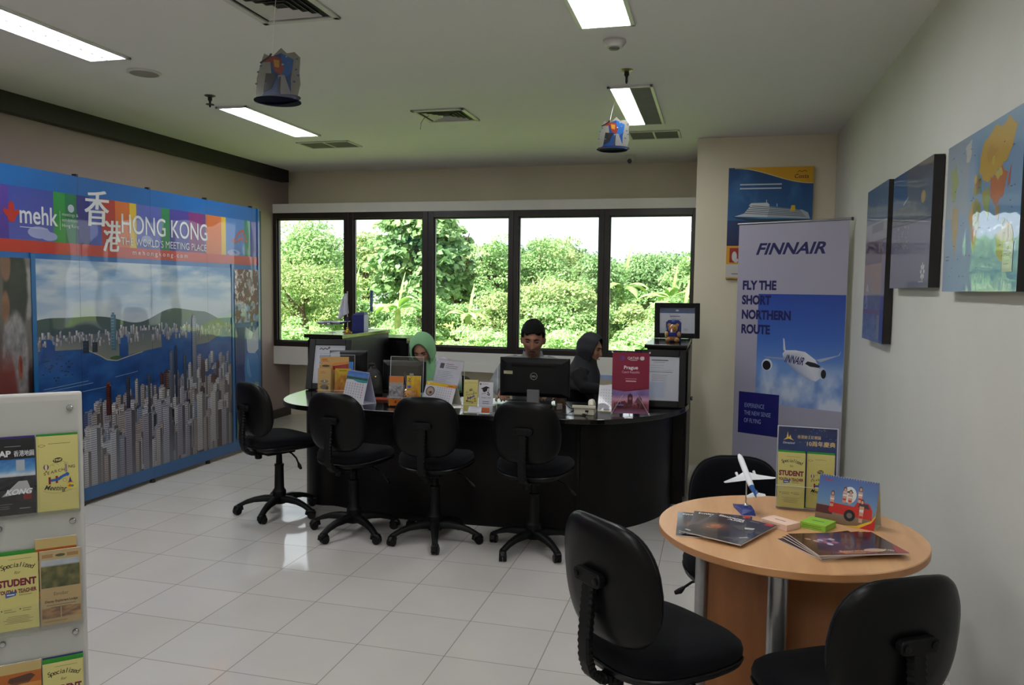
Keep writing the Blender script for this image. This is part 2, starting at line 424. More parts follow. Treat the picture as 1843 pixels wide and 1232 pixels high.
def leaf_mesh(name, cen, dirs, nrm, ln, wd, shade):
    """many folded leaves as one mesh: cen, dirs, nrm (n,3); ln, wd, shade (n,)"""
    n = len(cen)
    side = np.cross(dirs, nrm); side /= np.linalg.norm(side, axis=1)[:, None] + 1e-9
    a = cen - dirs * ln[:, None] * .5; b = cen + dirs * ln[:, None] * .5 - nrm * ln[:, None] * .12
    mid = cen + nrm * 0
    l = mid + side * wd[:, None] * .5 + nrm * wd[:, None] * .12; r = mid - side * wd[:, None] * .5 + nrm * wd[:, None] * .12
    vs = np.stack([a, l, b, r, mid], 1).reshape(-1, 3)
    base = np.arange(n)[:, None] * 5
    tri = np.array([[0, 4, 1], [1, 4, 2], [0, 3, 4], [4, 3, 2]]).reshape(1, -1)
    fi = (base + tri).reshape(-1)
    me = bpy.data.meshes.new(name)
    nf = n * 4
    me.vertices.add(n * 5); me.vertices.foreach_set('co', vs.ravel())
    me.loops.add(nf * 3); me.loops.foreach_set('vertex_index', fi.astype(np.int32))
    me.polygons.add(nf); me.polygons.foreach_set('loop_start', np.arange(0, nf * 3, 3, dtype=np.int32))
    me.polygons.foreach_set('loop_total', np.full(nf, 3, np.int32))
    me.update(calc_edges=True)
    ca = me.color_attributes.new('Col', 'FLOAT_COLOR', 'POINT')
    c = np.repeat(shade, 5); cc = np.stack([c, c, c, np.ones_like(c)], 1)
    ca.data.foreach_set('color', cc.ravel().astype(np.float32))
    return me

def unit(a): return a / (np.linalg.norm(a, axis=-1, keepdims=True) + 1e-9)

def crown(seed, rx, ry, rz, cz, nclump, nleaf, ln, aspect=.5, droop=.2):
    g = np.random.default_rng(seed)
    d = unit(g.normal(size=(nclump, 3))); d[:, 2] = np.where(d[:, 2] < -.55, -d[:, 2], d[:, 2])
    rad = g.uniform(.45, 1.0, nclump)[:, None]
    cc = d * rad * np.array([rx, ry, rz]) * .82
    cr = g.uniform(.28, .46, nclump) * min(rx, rz)
    tone = g.uniform(0, 1, nclump)
    k = g.integers(0, nclump, nleaf)
    q = unit(g.normal(size=(nleaf, 3))); q[:, 2] = np.abs(q[:, 2]) * .9 + q[:, 2] * .1
    cen = cc[k] + q * (cr[k] * g.uniform(.7, 1.08, nleaf))[:, None] * np.array([1, 1, .8])
    cen[:, 2] += cz
    nr = unit(q * .6 + g.normal(size=(nleaf, 3)) * .45 + np.array([0, -.15, .6]))
    dr = unit(np.cross(nr, g.normal(size=(nleaf, 3)))); dr[:, 2] -= droop; dr = unit(dr)
    L = ln * g.uniform(.7, 1.3, nleaf)
    sh = np.clip(.45 * tone[k] + .55 * g.uniform(0, 1, nleaf), 0, 1)
    return leaf_mesh('crown', cen, dr, nr, L, L * aspect, sh)

GZ = -.35
def tree(x, y, h, wid, seed, lm, label, name='tree', nleaf=2600, ln=.2, aspect=.5, z0=None, clumps=34, cat='tree', low=.12, group='trees outside the windows'):
    t = thing(name, label, cat, (x, y, GZ), 0, group)
    rz = h * (1 - low * .4) / 2
    obj('crown', crown(seed, wid / 2 * 1.1, min(wid / 2, .95), rz * 1.08, h - rz, int(clumps * 1.5), int(nleaf * 3.4), ln * .62, aspect), lm, t)
    g = random.Random(seed); bm = BM()
    add_tube(bm, [(0, 0, -.1), (.05, 0, h * .25), (-.04, .05, h * .5), (0, 0, h * .8)], [.1 + h * .012, .09, .07, .03], 8)
    for q in range(5):
        a = g.uniform(0, 2 * PI); z = h * g.uniform(.25, .6); r = wid * g.uniform(.2, .38)
        add_tube(bm, [(0, 0, z), (r * .5 * math.cos(a), r * .5 * math.sin(a), z + .25 * h * .5), (r * math.cos(a), r * math.sin(a), z + .3 * h)], [.05, .035, .015], 6)
    obj('trunk', bm, M_bark, t, smooth=60)
    return t

def banana(x, y, h, seed, label, nl=9, lean=0.0):
    g = random.Random(seed); t = thing('banana_plant', label, 'banana plant', (x, y, GZ), 0, 'banana plants outside the windows')
    sh = h * .66
    bm = BM(); add_tube(bm, [(0, 0, -.1), (0, 0, sh * .6), (lean * .1, 0, sh)], [.13, .1, .06], 10)
    obj('stem', bm, mat('banana_stem', (150, 160, 90), rough=.7, vary=.25, vscale=10), t, smooth=60)
    for i in range(nl):
        a = 2 * PI * i / nl + g.uniform(-.25, .25) + .4; up = g.uniform(.3, 1.0) if i else 1.5
        L = h * g.uniform(.34, .46); W = L * .15
        bm = BM(); lay = None; prev = None; n = 12
        P = Vector((lean * .1, 0, sh)); el = up
        rows = []
        for k in range(n + 1):
            s = k / n
            wd = W * (math.sin(PI * min(1, max(0, (s - .08) / .92)) ** .8) * .95 + .03) if s > .08 else .012
            d = Vector((math.cos(a) * math.cos(el), math.sin(a) * math.cos(el), math.sin(el)))
            sd = Vector((-math.sin(a), math.cos(a), 0)); nv = sd.cross(d).normalized()
            if nv.z < 0: nv = -nv
            jag = wd * (1 + g.uniform(-.22, .1))
            rows.append((P + sd * jag - nv * (jag * .35), P.copy(), P - sd * jag - nv * (jag * .35)))
            P = P + d * (L / n); el -= (2.1 if up < 1.3 else .4) / n * (.4 + s)
        vr = [[bm.verts.new(p) for p in r] for r in rows]
        for q, r in zip(vr, vr[1:]):
            bm.faces.new((q[0], q[1], r[1], r[0])); bm.faces.new((q[1], q[2], r[2], r[1]))
        me = bpy.data.meshes.new('leaf'); bm.to_mesh(me); bm.free()
        ca = me.color_attributes.new('Col', 'FLOAT_COLOR', 'POINT')
        tone = g.uniform(.2, 1)
        for d_ in ca.data: d_.color = (tone, tone, tone, 1)
        o = obj('leaf', me, L_banana, t, smooth=70)
        so = o.modifiers.new('thick', 'SOLIDIFY'); so.thickness = .004
    return t

# ground and grass
def ground_mesh():
    g = np.random.default_rng(3); nx, ny = 120, 90
    xs = np.linspace(-40, 26, nx); ys = np.linspace(8.95, 70, ny)
    X, Y = np.meshgrid(xs, ys)
    Z = GZ + .05 * np.sin(X * 1.1) * np.cos(Y * .7) + .03 * np.sin(X * 2.7 + Y) + g.uniform(-.02, .02, X.shape)
    me = bpy.data.meshes.new('lawn'); v = np.stack([X, Y, Z], -1).reshape(-1, 3)
    f = [(j * nx + i, j * nx + i + 1, (j + 1) * nx + i + 1, (j + 1) * nx + i) for j in range(ny - 1) for i in range(nx - 1)]
    me.from_pydata(v.tolist(), [], f); return me
o = obj('lawn', ground_mesh(), mat('grassy_earth', (150, 176, 84), rough=.9, vary=.25, vscale=1.4), smooth=60); o['kind'] = 'structure'
g = np.random.default_rng(11); n = 9000
gx = g.uniform(-16, 2.5, n); gy = 12.5 + g.uniform(0, 1, n) ** 1.2 * 8.5
cen = np.stack([gx, gy, np.full(n, GZ) + g.uniform(.03, .3, n)], 1)
up_ = unit(g.normal(size=(n, 3)) * .5 + np.array([0, 0, 1.0])); nr = unit(np.cross(up_, g.normal(size=(n, 3))) + np.array([0, -.4, .3]))
sh = np.clip(.5 + .35 * np.sin(gx * 1.3) * np.sin(gy * 1.1) + g.uniform(-.35, .35, n), 0, 1)
o = obj('tall_grass', leaf_mesh('tall_grass', cen, up_, nr, g.uniform(.2, .45, n), g.uniform(.03, .07, n), sh), leaf_mat('grass_blade', (140, 180, 66), (222, 234, 130)))
tag(o, 'tall sunlit grass growing outside below the windows', 'grass', kind='stuff')

def at_px(px, y):
    """world x at depth y for a column of the view"""
    d = fwd + r2 * ((px - 921.5) / 1412.0)
    return d.x / d.y * y
tree(at_px(548, 21.4), 21.4, 3.9, 3.4, 1, L_light, 'tall light green tree filling the top of the window by the backdrop', nleaf=3800, ln=.16)
tree(at_px(545, 18.6), 18.6, 2.75, 2.7, 2, L_yellow, 'bushy yellow-green tree low in the window by the backdrop', 'bushy_tree', nleaf=3600, ln=.13, low=.05)
tree(at_px(752, 22), 22, 4.6, 3.0, 3, L_mid, 'big tree with broad round leaves across the second and third windows', 'broadleaf_tree', nleaf=2200, ln=.34, aspect=.75)
tree(at_px(655, 24.6), 24.6, 3.9, 1.5, 4, L_yellow, 'slim yellowish tree at the edge of the second window', nleaf=1500, ln=.17)
tree(at_px(822, 24.4), 24.4, 4.2, 1.5, 23, L_mid, 'broad-leafed tree rising behind the middle window', 'broadleaf_tree', nleaf=1200, ln=.3, aspect=.7)
tree(at_px(893, 22.4), 22.4, 3.6, 1.7, 5, L_light, 'light green tree at the far side of the middle window', nleaf=2200, ln=.16)
tree(at_px(890, 20), 20, 1.9, 1.5, 24, L_yellow, 'low yellow-green bush between middle and fourth window', 'bushy_tree', nleaf=1500, ln=.14, low=.05)
tree(at_px(968, 23.3), 23.3, 3.55, 2.2, 6, L_light, 'rounded green tree in the fourth window', nleaf=3000, ln=.16)
tree(at_px(1022, 25.4), 25.4, 3.75, 1.8, 7, L_yellow, 'taller yellow-green tree beside the rounded one in the fourth window', nleaf=2400, ln=.16)
tree(at_px(990, 20.5), 20.5, 2.15, 3.3, 8, L_yellow, 'wide leafy bush in front of the fourth window trees', 'bushy_tree', nleaf=4200, ln=.16, low=.04)
tree(at_px(1078, 23.4), 23.4, 3.1, 1.8, 9, L_mid, 'green tree half hidden by the post between fourth and fifth windows', nleaf=2000, ln=.17)
tree(at_px(1175, 27), 27, 3.2, 3.6, 10, L_mid, 'dark treetop behind the banana plants in the fifth window', nleaf=3200, ln=.2)
tree(at_px(1235, 25), 25, 3.3, 1.8, 12, L_light, 'green tree at the pillar edge of the fifth window', nleaf=2000, ln=.17)
tree(at_px(1150, 21), 21, 1.65, 2.3, 13, L_yellow, 'yellow-green bush below the banana plants', 'bushy_tree', nleaf=2600, ln=.15, low=.04)
tree(at_px(1235, 20), 20, 1.5, 1.6, 14, L_light, 'light green bush behind the framed certificate', 'bushy_tree', nleaf=1700, ln=.15, low=.04)
def mass(name, label, rows, lm, nleaf, ln, aspect, clumps, cat):
    """one dense belt of leaves nobody could count"""
    parts = [crown(s_, w_ / 2, min(w_ / 2, 1.2), h / 2, h / 2 + GZ, clumps, nleaf, ln, aspect) for s_, px, y, h, w_ in rows]
    bm = BM()
    for me, (s_, px, y, h, w_) in zip(parts, rows):
        me.transform(Matrix.Translation((at_px(px, y), y, 0))); bm.from_mesh(me)
    me = bpy.data.meshes.new(name); bm.to_mesh(me); bm.free(); me.materials.append(lm)
    ob = bpy.data.objects.new(name, me); COL.objects.link(ob)
    return tag(ob, label, cat, kind='stuff')
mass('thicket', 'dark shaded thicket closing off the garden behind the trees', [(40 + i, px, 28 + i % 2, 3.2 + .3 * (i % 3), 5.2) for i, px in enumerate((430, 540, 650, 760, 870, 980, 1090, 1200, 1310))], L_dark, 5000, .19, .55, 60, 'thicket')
mass('weeds', 'pale leafy weeds growing thick in front of the trees', [(70 + i, px, 16.3 + (i * 7 % 5) * .5, .75 + .14 * (i * 3 % 4), 1.5) for i, px in enumerate((490, 530, 570, 612, 655, 690, 735, 775, 815, 850, 890, 935, 965, 1000, 1035, 1070, 1110, 1150, 1190, 1230, 1262))], L_pale, 2600, .075, .55, 22, 'weeds')
mass('undergrowth', 'sunlit bushes and creepers filling the ground under the trees', [(90 + i, px, 19.2 + (i * 5 % 4) * .7, 1.15 + .22 * (i * 7 % 4), 2.2) for i, px in enumerate((480, 560, 630, 690, 728, 760, 810, 870, 930, 985, 1050, 1105, 1160, 1215, 1265))], L_light, 3000, .105, .55, 30, 'undergrowth')
banana(at_px(716, 17.5), 17.5, 2.15, 5, 'young banana plant with spread leaves in the second window', 10)
banana(at_px(842, 18.5), 18.5, 1.9, 6, 'smaller banana plant low in the middle window', 9)
banana(at_px(1118, 23.6), 23.6, 3.0, 8, 'tall banana plant by the post in the fifth window', 9)
banana(at_px(1205, 22.4), 22.4, 2.6, 9, 'tall banana plant in the middle of the fifth window', 9)
banana(at_px(1228, 19.5), 19.5, 2.2, 10, 'banana plant behind the framed certificate', 8)
banana(at_px(636, 20), 20, 2.4, 12, 'banana plant in shade beside the second window post', 6)
# ------------------------------------------------------------------ chairs
M_plastic = mat('black_plastic', (7, 7, 8), rough=.36, spec=.2, vary=.08, vscale=30)
M_plastic2 = mat('black_plastic_matt', (8, 8, 9), rough=.5, spec=.2, vary=.08, vscale=30, bump=.1, bscale=600)
M_fabric = mat('black_navy_fabric', (9, 10, 14), rough=.95, spec=.12, vary=.12, vscale=80, bump=.25, bscale=900, sheen=.03)
M_steel = mat('polished_steel', (190, 190, 192), rough=.22, metal=1.0, vary=.04)
M_castor = mat('castor_black', (6, 6, 7), rough=.42, spec=.25)

def pad(bm, outline, prof, fn=None, mi=0):
    """stacked scaled copies of an outline: prof = [(scale, inset shift, w)], fn maps (x, y, w) to a point"""
    rings = [[fn(x * s, y * s, w_) for x, y in outline] for s, w_ in prof]
    add_rings(bm, rings, True, True, True, mi)

def make_chair(label, group, name='task_chair', M_back=None, M_seat=None):
    M_back = M_back or M_plastic; M_seat = M_seat or M_fabric
    t = thing(name, label, 'chair', (0, 0, 0), 0, group)
    bm = BM(); add_lathe(bm, [(.045, .055), (.047, .12), (.034, .135), (.03, .25), (.033, .252), (.033, .262), (.022, .264), (.020, .31), (.014, .312), (.014, .345)], 20)
    obj('gas_column', bm, M_plastic2, t, smooth=40)
    for k in range(5):
        a = 2 * PI * k / 5; R = Matrix.Rotation(a, 4, 'Z')
        bm = BM()
        path = [(.03, .108), (.1, .112), (.17, .104), (.225, .088), (.262, .07), (.285, .06)]
        wid = [.030, .026, .022, .019, .018, .017]; hgt = [.022, .02, .016, .014, .013, .011]
        rings = []
        for (r, z), w_, h_ in zip(path, wid, hgt):
            rings.append([R @ Vector((r, w_ * c, z + h_ * s)) for c, s in ((-1, -1), (-1, .4), (-.6, 1), (.6, 1), (1, .4), (1, -1))])
        add_rings(bm, rings)
        leg = obj('leg', bm, M_plastic2, t, smooth=50)
        bm = BM(); Mx = R @ Matrix.Translation((.275, 0, 0))
        th = a * 1.7 + .6; Mx = Mx @ Matrix.Rotation(th, 4, 'Z')
        for sy in (-1, 1):
            W = Mx @ Matrix.Translation((.012, sy * .0125, .026)) @ Matrix.Rotation(PI / 2, 4, 'X')
            add_lathe(bm, [(.012, -.0095), (.023, -.0095), (.0258, -.006), (.0258, .006), (.023, .0095), (.012, .0095)], 18, M=W)
        add_tube(bm, [Mx @ Vector(p) for p in ((-.022, 0, .03), (-.016, 0, .05), (.0, 0, .058), (.022, 0, .052), (.036, 0, .036))], [.012, .015, .016, .015, .01], 8, sx=1.4)
        add_tube(bm, [Mx @ Vector((0, 0, .05)), Mx @ Vector((0, 0, .075))], .008, 8)
        obj('castor', bm, M_castor, leg, smooth=40)
    ol = []
    for k in range(40):
        a = 2 * PI * k / 40; c, s = math.cos(a), math.sin(a)
        x = .235 * math.copysign(abs(c) ** .72, c); y = .225 * math.copysign(abs(s) ** .72, s)
        x *= 1 - .10 * max(0, -y / .225)
        ol.append((x, y))
    def sfn(x, y, w_):
        dip = -.022 * max(0, y / .22) ** 3 - .012 * max(0, -y / .22) ** 2
        return Vector((x, y + .015, w_ + dip + .010 * (x / .235) ** 2))
    bm = BM(); pad(bm, ol, [(.55, .352), (.85, .356), (.97, .37), (1.0, .388), (.985, .392)], sfn); obj('seat_shell', bm, M_back, t, smooth=45)
    bm = BM(); pad(bm, ol, [(.96, .39), (.985, .40), (.99, .415), (.965, .434), (.88, .448), (.6, .455), (.25, .456)], sfn); obj('seat', bm, M_seat, t, smooth=60)
    bm = BM(); add_box(bm, -.07, .07, -.13, .09, .318, .352); obj('seat_plate', bm, M_plastic2, t, bevel=.008)
    bm = BM(); add_tube(bm, [(.06, .02, .335), (.13, .02, .328), (.19, .015, .305), (.225, .01, .275)], .006, 8)
    add_tube(bm, [(.222, .01, .278), (.24, .008, .258), (.262, .005, .246)], [.007, .014, .009], 8); obj('lever', bm, M_plastic2, t, smooth=60)
    bm = BM(); add_lathe(bm, [(.02, -.02), (.024, -.015), (.024, .015), (.02, .02)], 12, M=Matrix.Translation((0, -.16, .318)))
    obj('knob', bm, M_plastic2, t, smooth=40)
    # ribbed back bar
    cp = [(-.10, .336), (-.17, .335), (-.225, .345), (-.262, .375), (-.278, .42), (-.281, .48), (-.277, .54), (-.272, .60), (-.268, .655)]
    pts = []
    for i in range(len(cp) - 1):
        for k in range(6): q = k / 6; pts.append((cp[i][0] * (1 - q) + cp[i + 1][0] * q, cp[i][1] * (1 - q) + cp[i + 1][1] * q))
    pts.append(cp[-1])
    bm = BM(); rings = []
    for i in range(len(pts)):
        p = Vector((0, *pts[i])); d = Vector((0, *pts[min(i + 1, len(pts) - 1)])) - Vector((0, *pts[max(i - 1, 0)])); d.normalize()
        nv = Vector((0, -d.z, d.y)); rr = 1.0 if i % 2 else .86
        wv, tv = .027 * rr, .014 * rr
        rings.append([p + Vector((wv * cx_, 0, 0)) + nv * (tv * cz_) for cx_, cz_ in ((-1, -.5), (-.75, 1), (.75, 1), (1, .5), (1, -.5), (.75, -1), (-.75, -1), (-1, -.5))][:-1])
    add_rings(bm, rings); obj('back_bar', bm, M_plastic2, t, smooth=30)
    bm = BM(); add_prism(bm, rrect(.125, .042, .018, 5), -.012, .012, M=Matrix.Translation((0, -.272, .662)) @ Matrix.Rotation(PI / 2, 4, 'X'))
    br = obj('back_bracket', bm, M_plastic2, t, bevel=.004)
    for sx in (-1, 1):
        bm = BM(); add_lathe(bm, [(.011, 0), (.011, .003), (.007, .004)], 12, M=Matrix.Translation((sx * .044, -.284, .662)) @ Matrix.Rotation(PI / 2, 4, 'X')); obj('bolt', bm, M_plastic, br)
    ol = []
    for k in range(44):
        a = 2 * PI * k / 44; c, s = math.cos(a), math.sin(a)
        x = .212 * math.copysign(abs(c) ** .54, c); z = .187 * math.copysign(abs(s) ** .62, s)
        x *= 1 - .13 * max(0, z / .185) ** 1.5 - .10 * max(0, -z / .185) ** 2
        ol.append((x, z))
    def bfn(x, z, w_):
        return Vector((x, -.238 + w_ + 1.1 * x * x - .10 * z + .25 * z * z, .648 + z))
    bm = BM(); pad(bm, ol, [(.5, -.026), (.8, -.024), (.93, -.018), (.985, -.008), (1.0, .002), (.985, .008)], bfn); obj('back_shell', bm, M_back, t, smooth=45)
    bm = BM(); pad(bm, ol, [(.955, .006), (.97, .016), (.94, .03), (.82, .042), (.5, .05), (.2, .052)], bfn); obj('backrest', bm, M_seat, t, smooth=60)
    return t
def base_rot(t, deg):
    for ch in [o for o in bpy.data.objects if o.parent is t and o.name.split('.')[0] == 'leg']: ch.rotation_euler.z += math.radians(deg)
def chair_raise(t, dz):
    for ch in [o for o in bpy.data.objects if o.parent is t]:
        if ch.name.split('.')[0] not in ('leg', 'gas_column'): ch.location.z += dz
        if ch.name.split('.')[0] == 'gas_column': ch.scale.z += dz / .33
D = math.radians
G1, G2 = 'task chairs before the reception desk', 'task chairs at the round table'
ch0 = make_chair('black task chair in side view at the curved desk end, nearest the blue backdrop', G1)
chair_raise(ch0, .115)
ch0.location = (-2.94, 4.86, 0); ch0.rotation_euler = (0, 0, D(-27)); base_rot(ch0, 15)
c2 = dup(ch0, (-2.24, 4.60, 0), D(-8), 'black task chair seen from behind, second along the desk from the backdrop')
c3 = dup(ch0, (-1.685, 4.61, 0), D(2), 'black task chair seen from behind, before the bears and tent calendar on the desk')
c4 = dup(ch0, (-1.045, 4.62, 0), D(-3), 'black task chair seen from behind, in front of the big monitor')
base_rot(c2, -43); base_rot(c3, -15); base_rot(c4, 14)
cA = dup(ch0, (-.15, 2.42, 0), D(-43), 'black task chair with ribbed back bar, pulled up between desk and round table', G2)
chair_raise(cA, -.01); base_rot(cA, -54)
cB = dup(ch0, (.395, 2.425, 0), D(31), 'black task chair at the near side of the round table, close to the bare wall', G2)
cC = dup(ch0, (.12, 3.54, 0), D(183), 'black task chair mostly hidden behind the round table', G2)

chair_raise(cB, -.09); base_rot(cB, -23); chair_raise(cC, -.115)

# ------------------------------------------------------------------ reception desk
def wood_mat(name, c0, c1, rough, scale=(1, 1, .08), coat=0.0, wscale=9, spec=.5):
    m = bpy.data.materials.new(name); m.use_nodes = True; MATS[name] = m
    t = m.node_tree; b = t.nodes['Principled BSDF']
    tc = t.nodes.new('ShaderNodeTexCoord'); mp = t.nodes.new('ShaderNodeMapping'); mp.inputs['Scale'].default_value = scale
    n = t.nodes.new('ShaderNodeTexNoise'); n.inputs['Scale'].default_value = wscale; n.inputs['Detail'].default_value = 6; n.inputs['Distortion'].default_value = .6
    r = t.nodes.new('ShaderNodeValToRGB'); r.color_ramp.elements[0].position = .35; r.color_ramp.elements[1].position = .65
    r.color_ramp.elements[0].color = lin(c0) + (1,); r.color_ramp.elements[1].color = lin(c1) + (1,)
    t.links.new(tc.outputs['Object'], mp.inputs['Vector']); t.links.new(mp.outputs[0], n.inputs['Vector']); t.links.new(n.outputs['Fac'], r.inputs['Fac'])
    t.links.new(r.outputs['Color'], b.inputs['Base Color']); b.inputs['Roughness'].default_value = rough
    b.inputs['Coat Weight'].default_value = coat; b.inputs['Coat Roughness'].default_value = .05; b.inputs['Specular IOR Level'].default_value = spec
    return m
M_wenge = wood_mat('wenge_veneer', (8, 7, 7), (14, 11, 11), .38, spec=.2)
M_wenge_top = wood_mat('wenge_top_polished', (12, 10, 10), (18, 15, 15), .14, (.2, 1, 1))
M_edge = mat('desk_edge_band', (44, 44, 50), rough=.3)
DT = .77
def catmull(P, n=5, closed=False):
    out = []
    m = len(P)
    for i in range(m - 1):
        p0, p1, p2, p3 = P[max(i - 1, 0)], P[i], P[i + 1], P[min(i + 2, m - 1)]
        for k in range(n):
            q = k / n
            out.append(tuple(.5 * (2 * b + (c - a) * q + (2 * a - 5 * b + 4 * c - d) * q * q + (3 * b - a - 3 * c + d) * q ** 3) for a, b, c, d in zip(p0, p1, p2, p3)))
    out.append(P[-1]); return out
front = catmull([(-3.17, 5.78), (-3.165, 5.56), (-3.13, 5.3), (-3.03, 5.07), (-2.87, 4.915), (-2.65, 4.85), (-2.3, 4.85), (-1.9, 4.86), (-1.5, 4.875), (-1.1, 4.90), (-.85, 4.93), (-.63, 5.0), (-.43, 5.19), (-.28, 5.43), (-.2, 5.66), (-.172, 5.89)])
t = thing('reception_desk', 'long dark reception desk with rounded ends and polished top', 'desk', (0, 0, 0))
top = front + [(-.6, 5.89), (-.8, 5.72), (-2.5, 5.66), (-2.75, 5.78)]
bm = BM(); add_prism(bm, top, DT - .034, DT); obj('desktop', bm, M_wenge_top, t, bevel=.004)
def offset(P, d):
    out = []
    for i in range(len(P)):
        a, b = Vector(P[max(i - 1, 0)]), Vector(P[min(i + 1, len(P) - 1)]); q = (b - a).normalized()
        out.append((P[i][0] - q.y * d, P[i][1] + q.x * d))
    return out
def offset_base(P, extra):
    o_ = offset(P, 1.0)
    return [(p[0] + (q[0] - p[0]) * k, p[1] + (q[1] - p[1]) * k) for p, q, k in ((p, q, .115 + extra + .17 * math.exp(-((p[0] + 2.68) / .36) ** 2)) for p, q in zip(P, o_))]
fo = offset_base(front, 0); fi = offset_base(front, .03)
bm = BM(); add_prism(bm, fo + fi[::-1], .0, DT - .034); obj('front_panel', bm, M_wenge, t, smooth=40)
bm = BM()
for xx in (-2.62, -1.75, -.86): add_box(bm, xx, xx + .025, 5.02 if xx > -2 else 5.2, 5.6, 0, DT - .034)
obj('support_panel', bm, M_wenge, t, bevel=.002)

def cabinet(name, x0, x1, y0, y1, h, label, over=.025, door=None):
    t = thing(name, label, 'cabinet', ((x0 + x1) / 2, (y0 + y1) / 2, 0)); w2, l2 = (x1 - x0) / 2, (y1 - y0) / 2
    bm = BM(); add_box(bm, -w2, w2, -l2, l2, 0, h - .03); obj('body', bm, M_wenge, t, bevel=.002)
    bm = BM(); add_box(bm, -w2 - over, w2 + over * .4, -l2 - over, l2, h - .03, h); obj('top', bm, M_wenge_top, t, bevel=.002)
    for k in range(2):
        s = 1 if k else -1
        bm = BM(); y0_, y1_ = (0.003, l2 - .01) if k else (-l2 + .01, -.003)
        sx = door
        add_box(bm, sx * (w2 + .001), sx * (w2 + .016), y0_, y1_, .06, h - .05)
        dr = obj('door', bm, M_wenge, t, bevel=.002)
        bm = BM(); add_lathe(bm, [(.006, 0), (.006, .012), (.013, .02), (.013, .028), (.008, .03)], 14, M=Matrix.Translation((sx * (w2 + .016), .04 * s, h * .62)) @ Matrix.Rotation(sx * PI / 2, 4, 'Y'))
        obj('knob', bm, M_steel, dr, smooth=40)
    return t
cabinet('tall_cabinet', -3.30, -2.99, 5.93, 6.88, 1.2, 'tall dark cabinet carrying the blue paper bag and the small flag', .03, -1)
cabinet('low_cabinet', -3.30, -2.83, 6.93, 7.4, 1.12, 'lower dark cabinet between the tall cabinet and the green hijab', .0, 1)
cabinet('tall_cabinet', -.49, -.205, 5.93, 6.86, 1.2, 'tall dark cabinet by the pillar, carrying a teddy bear and certificate', .02, 1)

bm = BM(); add_box(bm, -.86, -.50, 6.02, 6.86, .715, .745)
t = thing('side_desk', 'small dark side desk between the woman in black and the pillar cabinet', 'desk'); obj('desktop', bm, M_wenge_top, t, bevel=.003)
for y_ in (6.03, 6.825):
    bm = BM(); add_box(bm, -.84, -.52, y_, y_ + .025, 0, .715); obj('side_panel', bm, M_wenge, t)

# ------------------------------------------------------------------ round table
M_beech = wood_mat('beech_laminate', (196, 148, 104), (212, 166, 120), .34, (1, .12, 1), wscale=14)
M_beech_d = wood_mat('beech_laminate_panel', (150, 98, 58), (168, 112, 68), .38, (1, 1, .1), wscale=12)
M_beech_e = wood_mat('beech_edge', (176, 122, 78), (190, 136, 90), .4, (1, 1, 1))
M_alu = mat('brushed_aluminium', (160, 160, 162), rough=.32, metal=.9, vary=.05, vscale=40)
TX_, TY_, TR, TZ = .275, 2.945, .458, .75
t = thing('round_table', 'round beech table with crossed panel base and aluminium edge posts', 'table', (TX_, TY_, 0))
bm = BM(); add_lathe(bm, [(TR - .003, TZ - .028), (TR, TZ - .024), (TR, TZ - .003), (TR - .003, TZ)], 96, mi=0)
for f in bm.faces:
    c = f.calc_center_median()
    if abs(math.hypot(c.x, c.y) - TR) < .01 and TZ - .0235 < c.z < TZ - .0035: f.material_index = 1
obj('tabletop', bm, [M_beech, M_beech_e], t, smooth=30)
a1 = math.atan2(.056, -.315)
for k, (lab) in enumerate((0, 1)):
    R = Matrix.Rotation(a1 + k * PI / 2, 4, 'Z')
    bm = BM(); add_box(bm, -.285, .285, -.0125, .0125, .01, TZ - .028, M=R) if k == 0 else (add_box(bm, -.285, -.0126, -.0125, .0125, .01, TZ - .028, M=R), add_box(bm, .0126, .285, -.0125, .0125, .01, TZ - .028, M=R))
    p = obj('base_panel', bm, M_beech_d, t, bevel=.001)
    for s in (-1, 1):
        bm = BM(); add_prism(bm, rrect(.05, .062, .022, 5), .0, TZ - .028, M=R @ Matrix.Translation((s * .30, 0, 0)))
        obj('edge_post', bm, M_alu, p, smooth=40)

# ------------------------------------------------------------------ brochure rack
RK0 = Vector((-1.7146, 1.8118, 0)); RE = Vector((-.722, -.692, 0)).normalized(); RN = Vector((.692, -.722, 0)).normalized()
RKM = Matrix((RE, RN, (0, 0, 1))).transposed().to_4x4(); RKM.translation = RK0        # local x = along to the hidden end, y = outwards, z up
M_rack = mat('rack_white_board', (182, 181, 175), rough=.45, vary=.02)
M_acr = glass_mat('clear_acrylic', (.985, .99, .99), 1.4)
RW = .45
t = thing('brochure_rack', 'white brochure rack with clear pockets held by steel screws', 'rack'); t.matrix_world = RKM
bm = BM(); add_box(bm, 0, RW, -.03, 0, .02, 1.296); obj('back_board', bm, M_rack, t, bevel=.006)
bm = BM(); add_box(bm, -.01, RW + .01, -.17, .17, 0, .02); obj('foot', bm, M_rack, t, bevel=.004)
for z0 in (.97, .65, .33, .045):
    bm = BM()
    add_box(bm, .01, RW - .01, .001, .004, z0 - .02, z0 + .305)
    add_box(bm, .01, RW - .01, .004, .044, z0 - .004, z0)
    add_box(bm, .01, RW - .01, .0415, .044, z0, z0 + .075)
    for xx in (.01, .1135, .2165, .3195, RW - .0125): add_box(bm, xx - .001, xx + .0015, .004, .0415, z0, z0 + .075)
    pk = obj('pocket_tray', bm, M_acr, t)
    for xx in (.03, .204, .378) if z0 > .1 else ():
        bm = BM(); add_lathe(bm, [(.0085, 0), (.0085, .005), (.006, .008), (.002, .0085)], 16, M=Matrix.Translation((xx, .004, z0 + .284)) @ Matrix.Rotation(-PI / 2, 4, 'X'))
        obj('screw', bm, M_steel, pk, smooth=40)
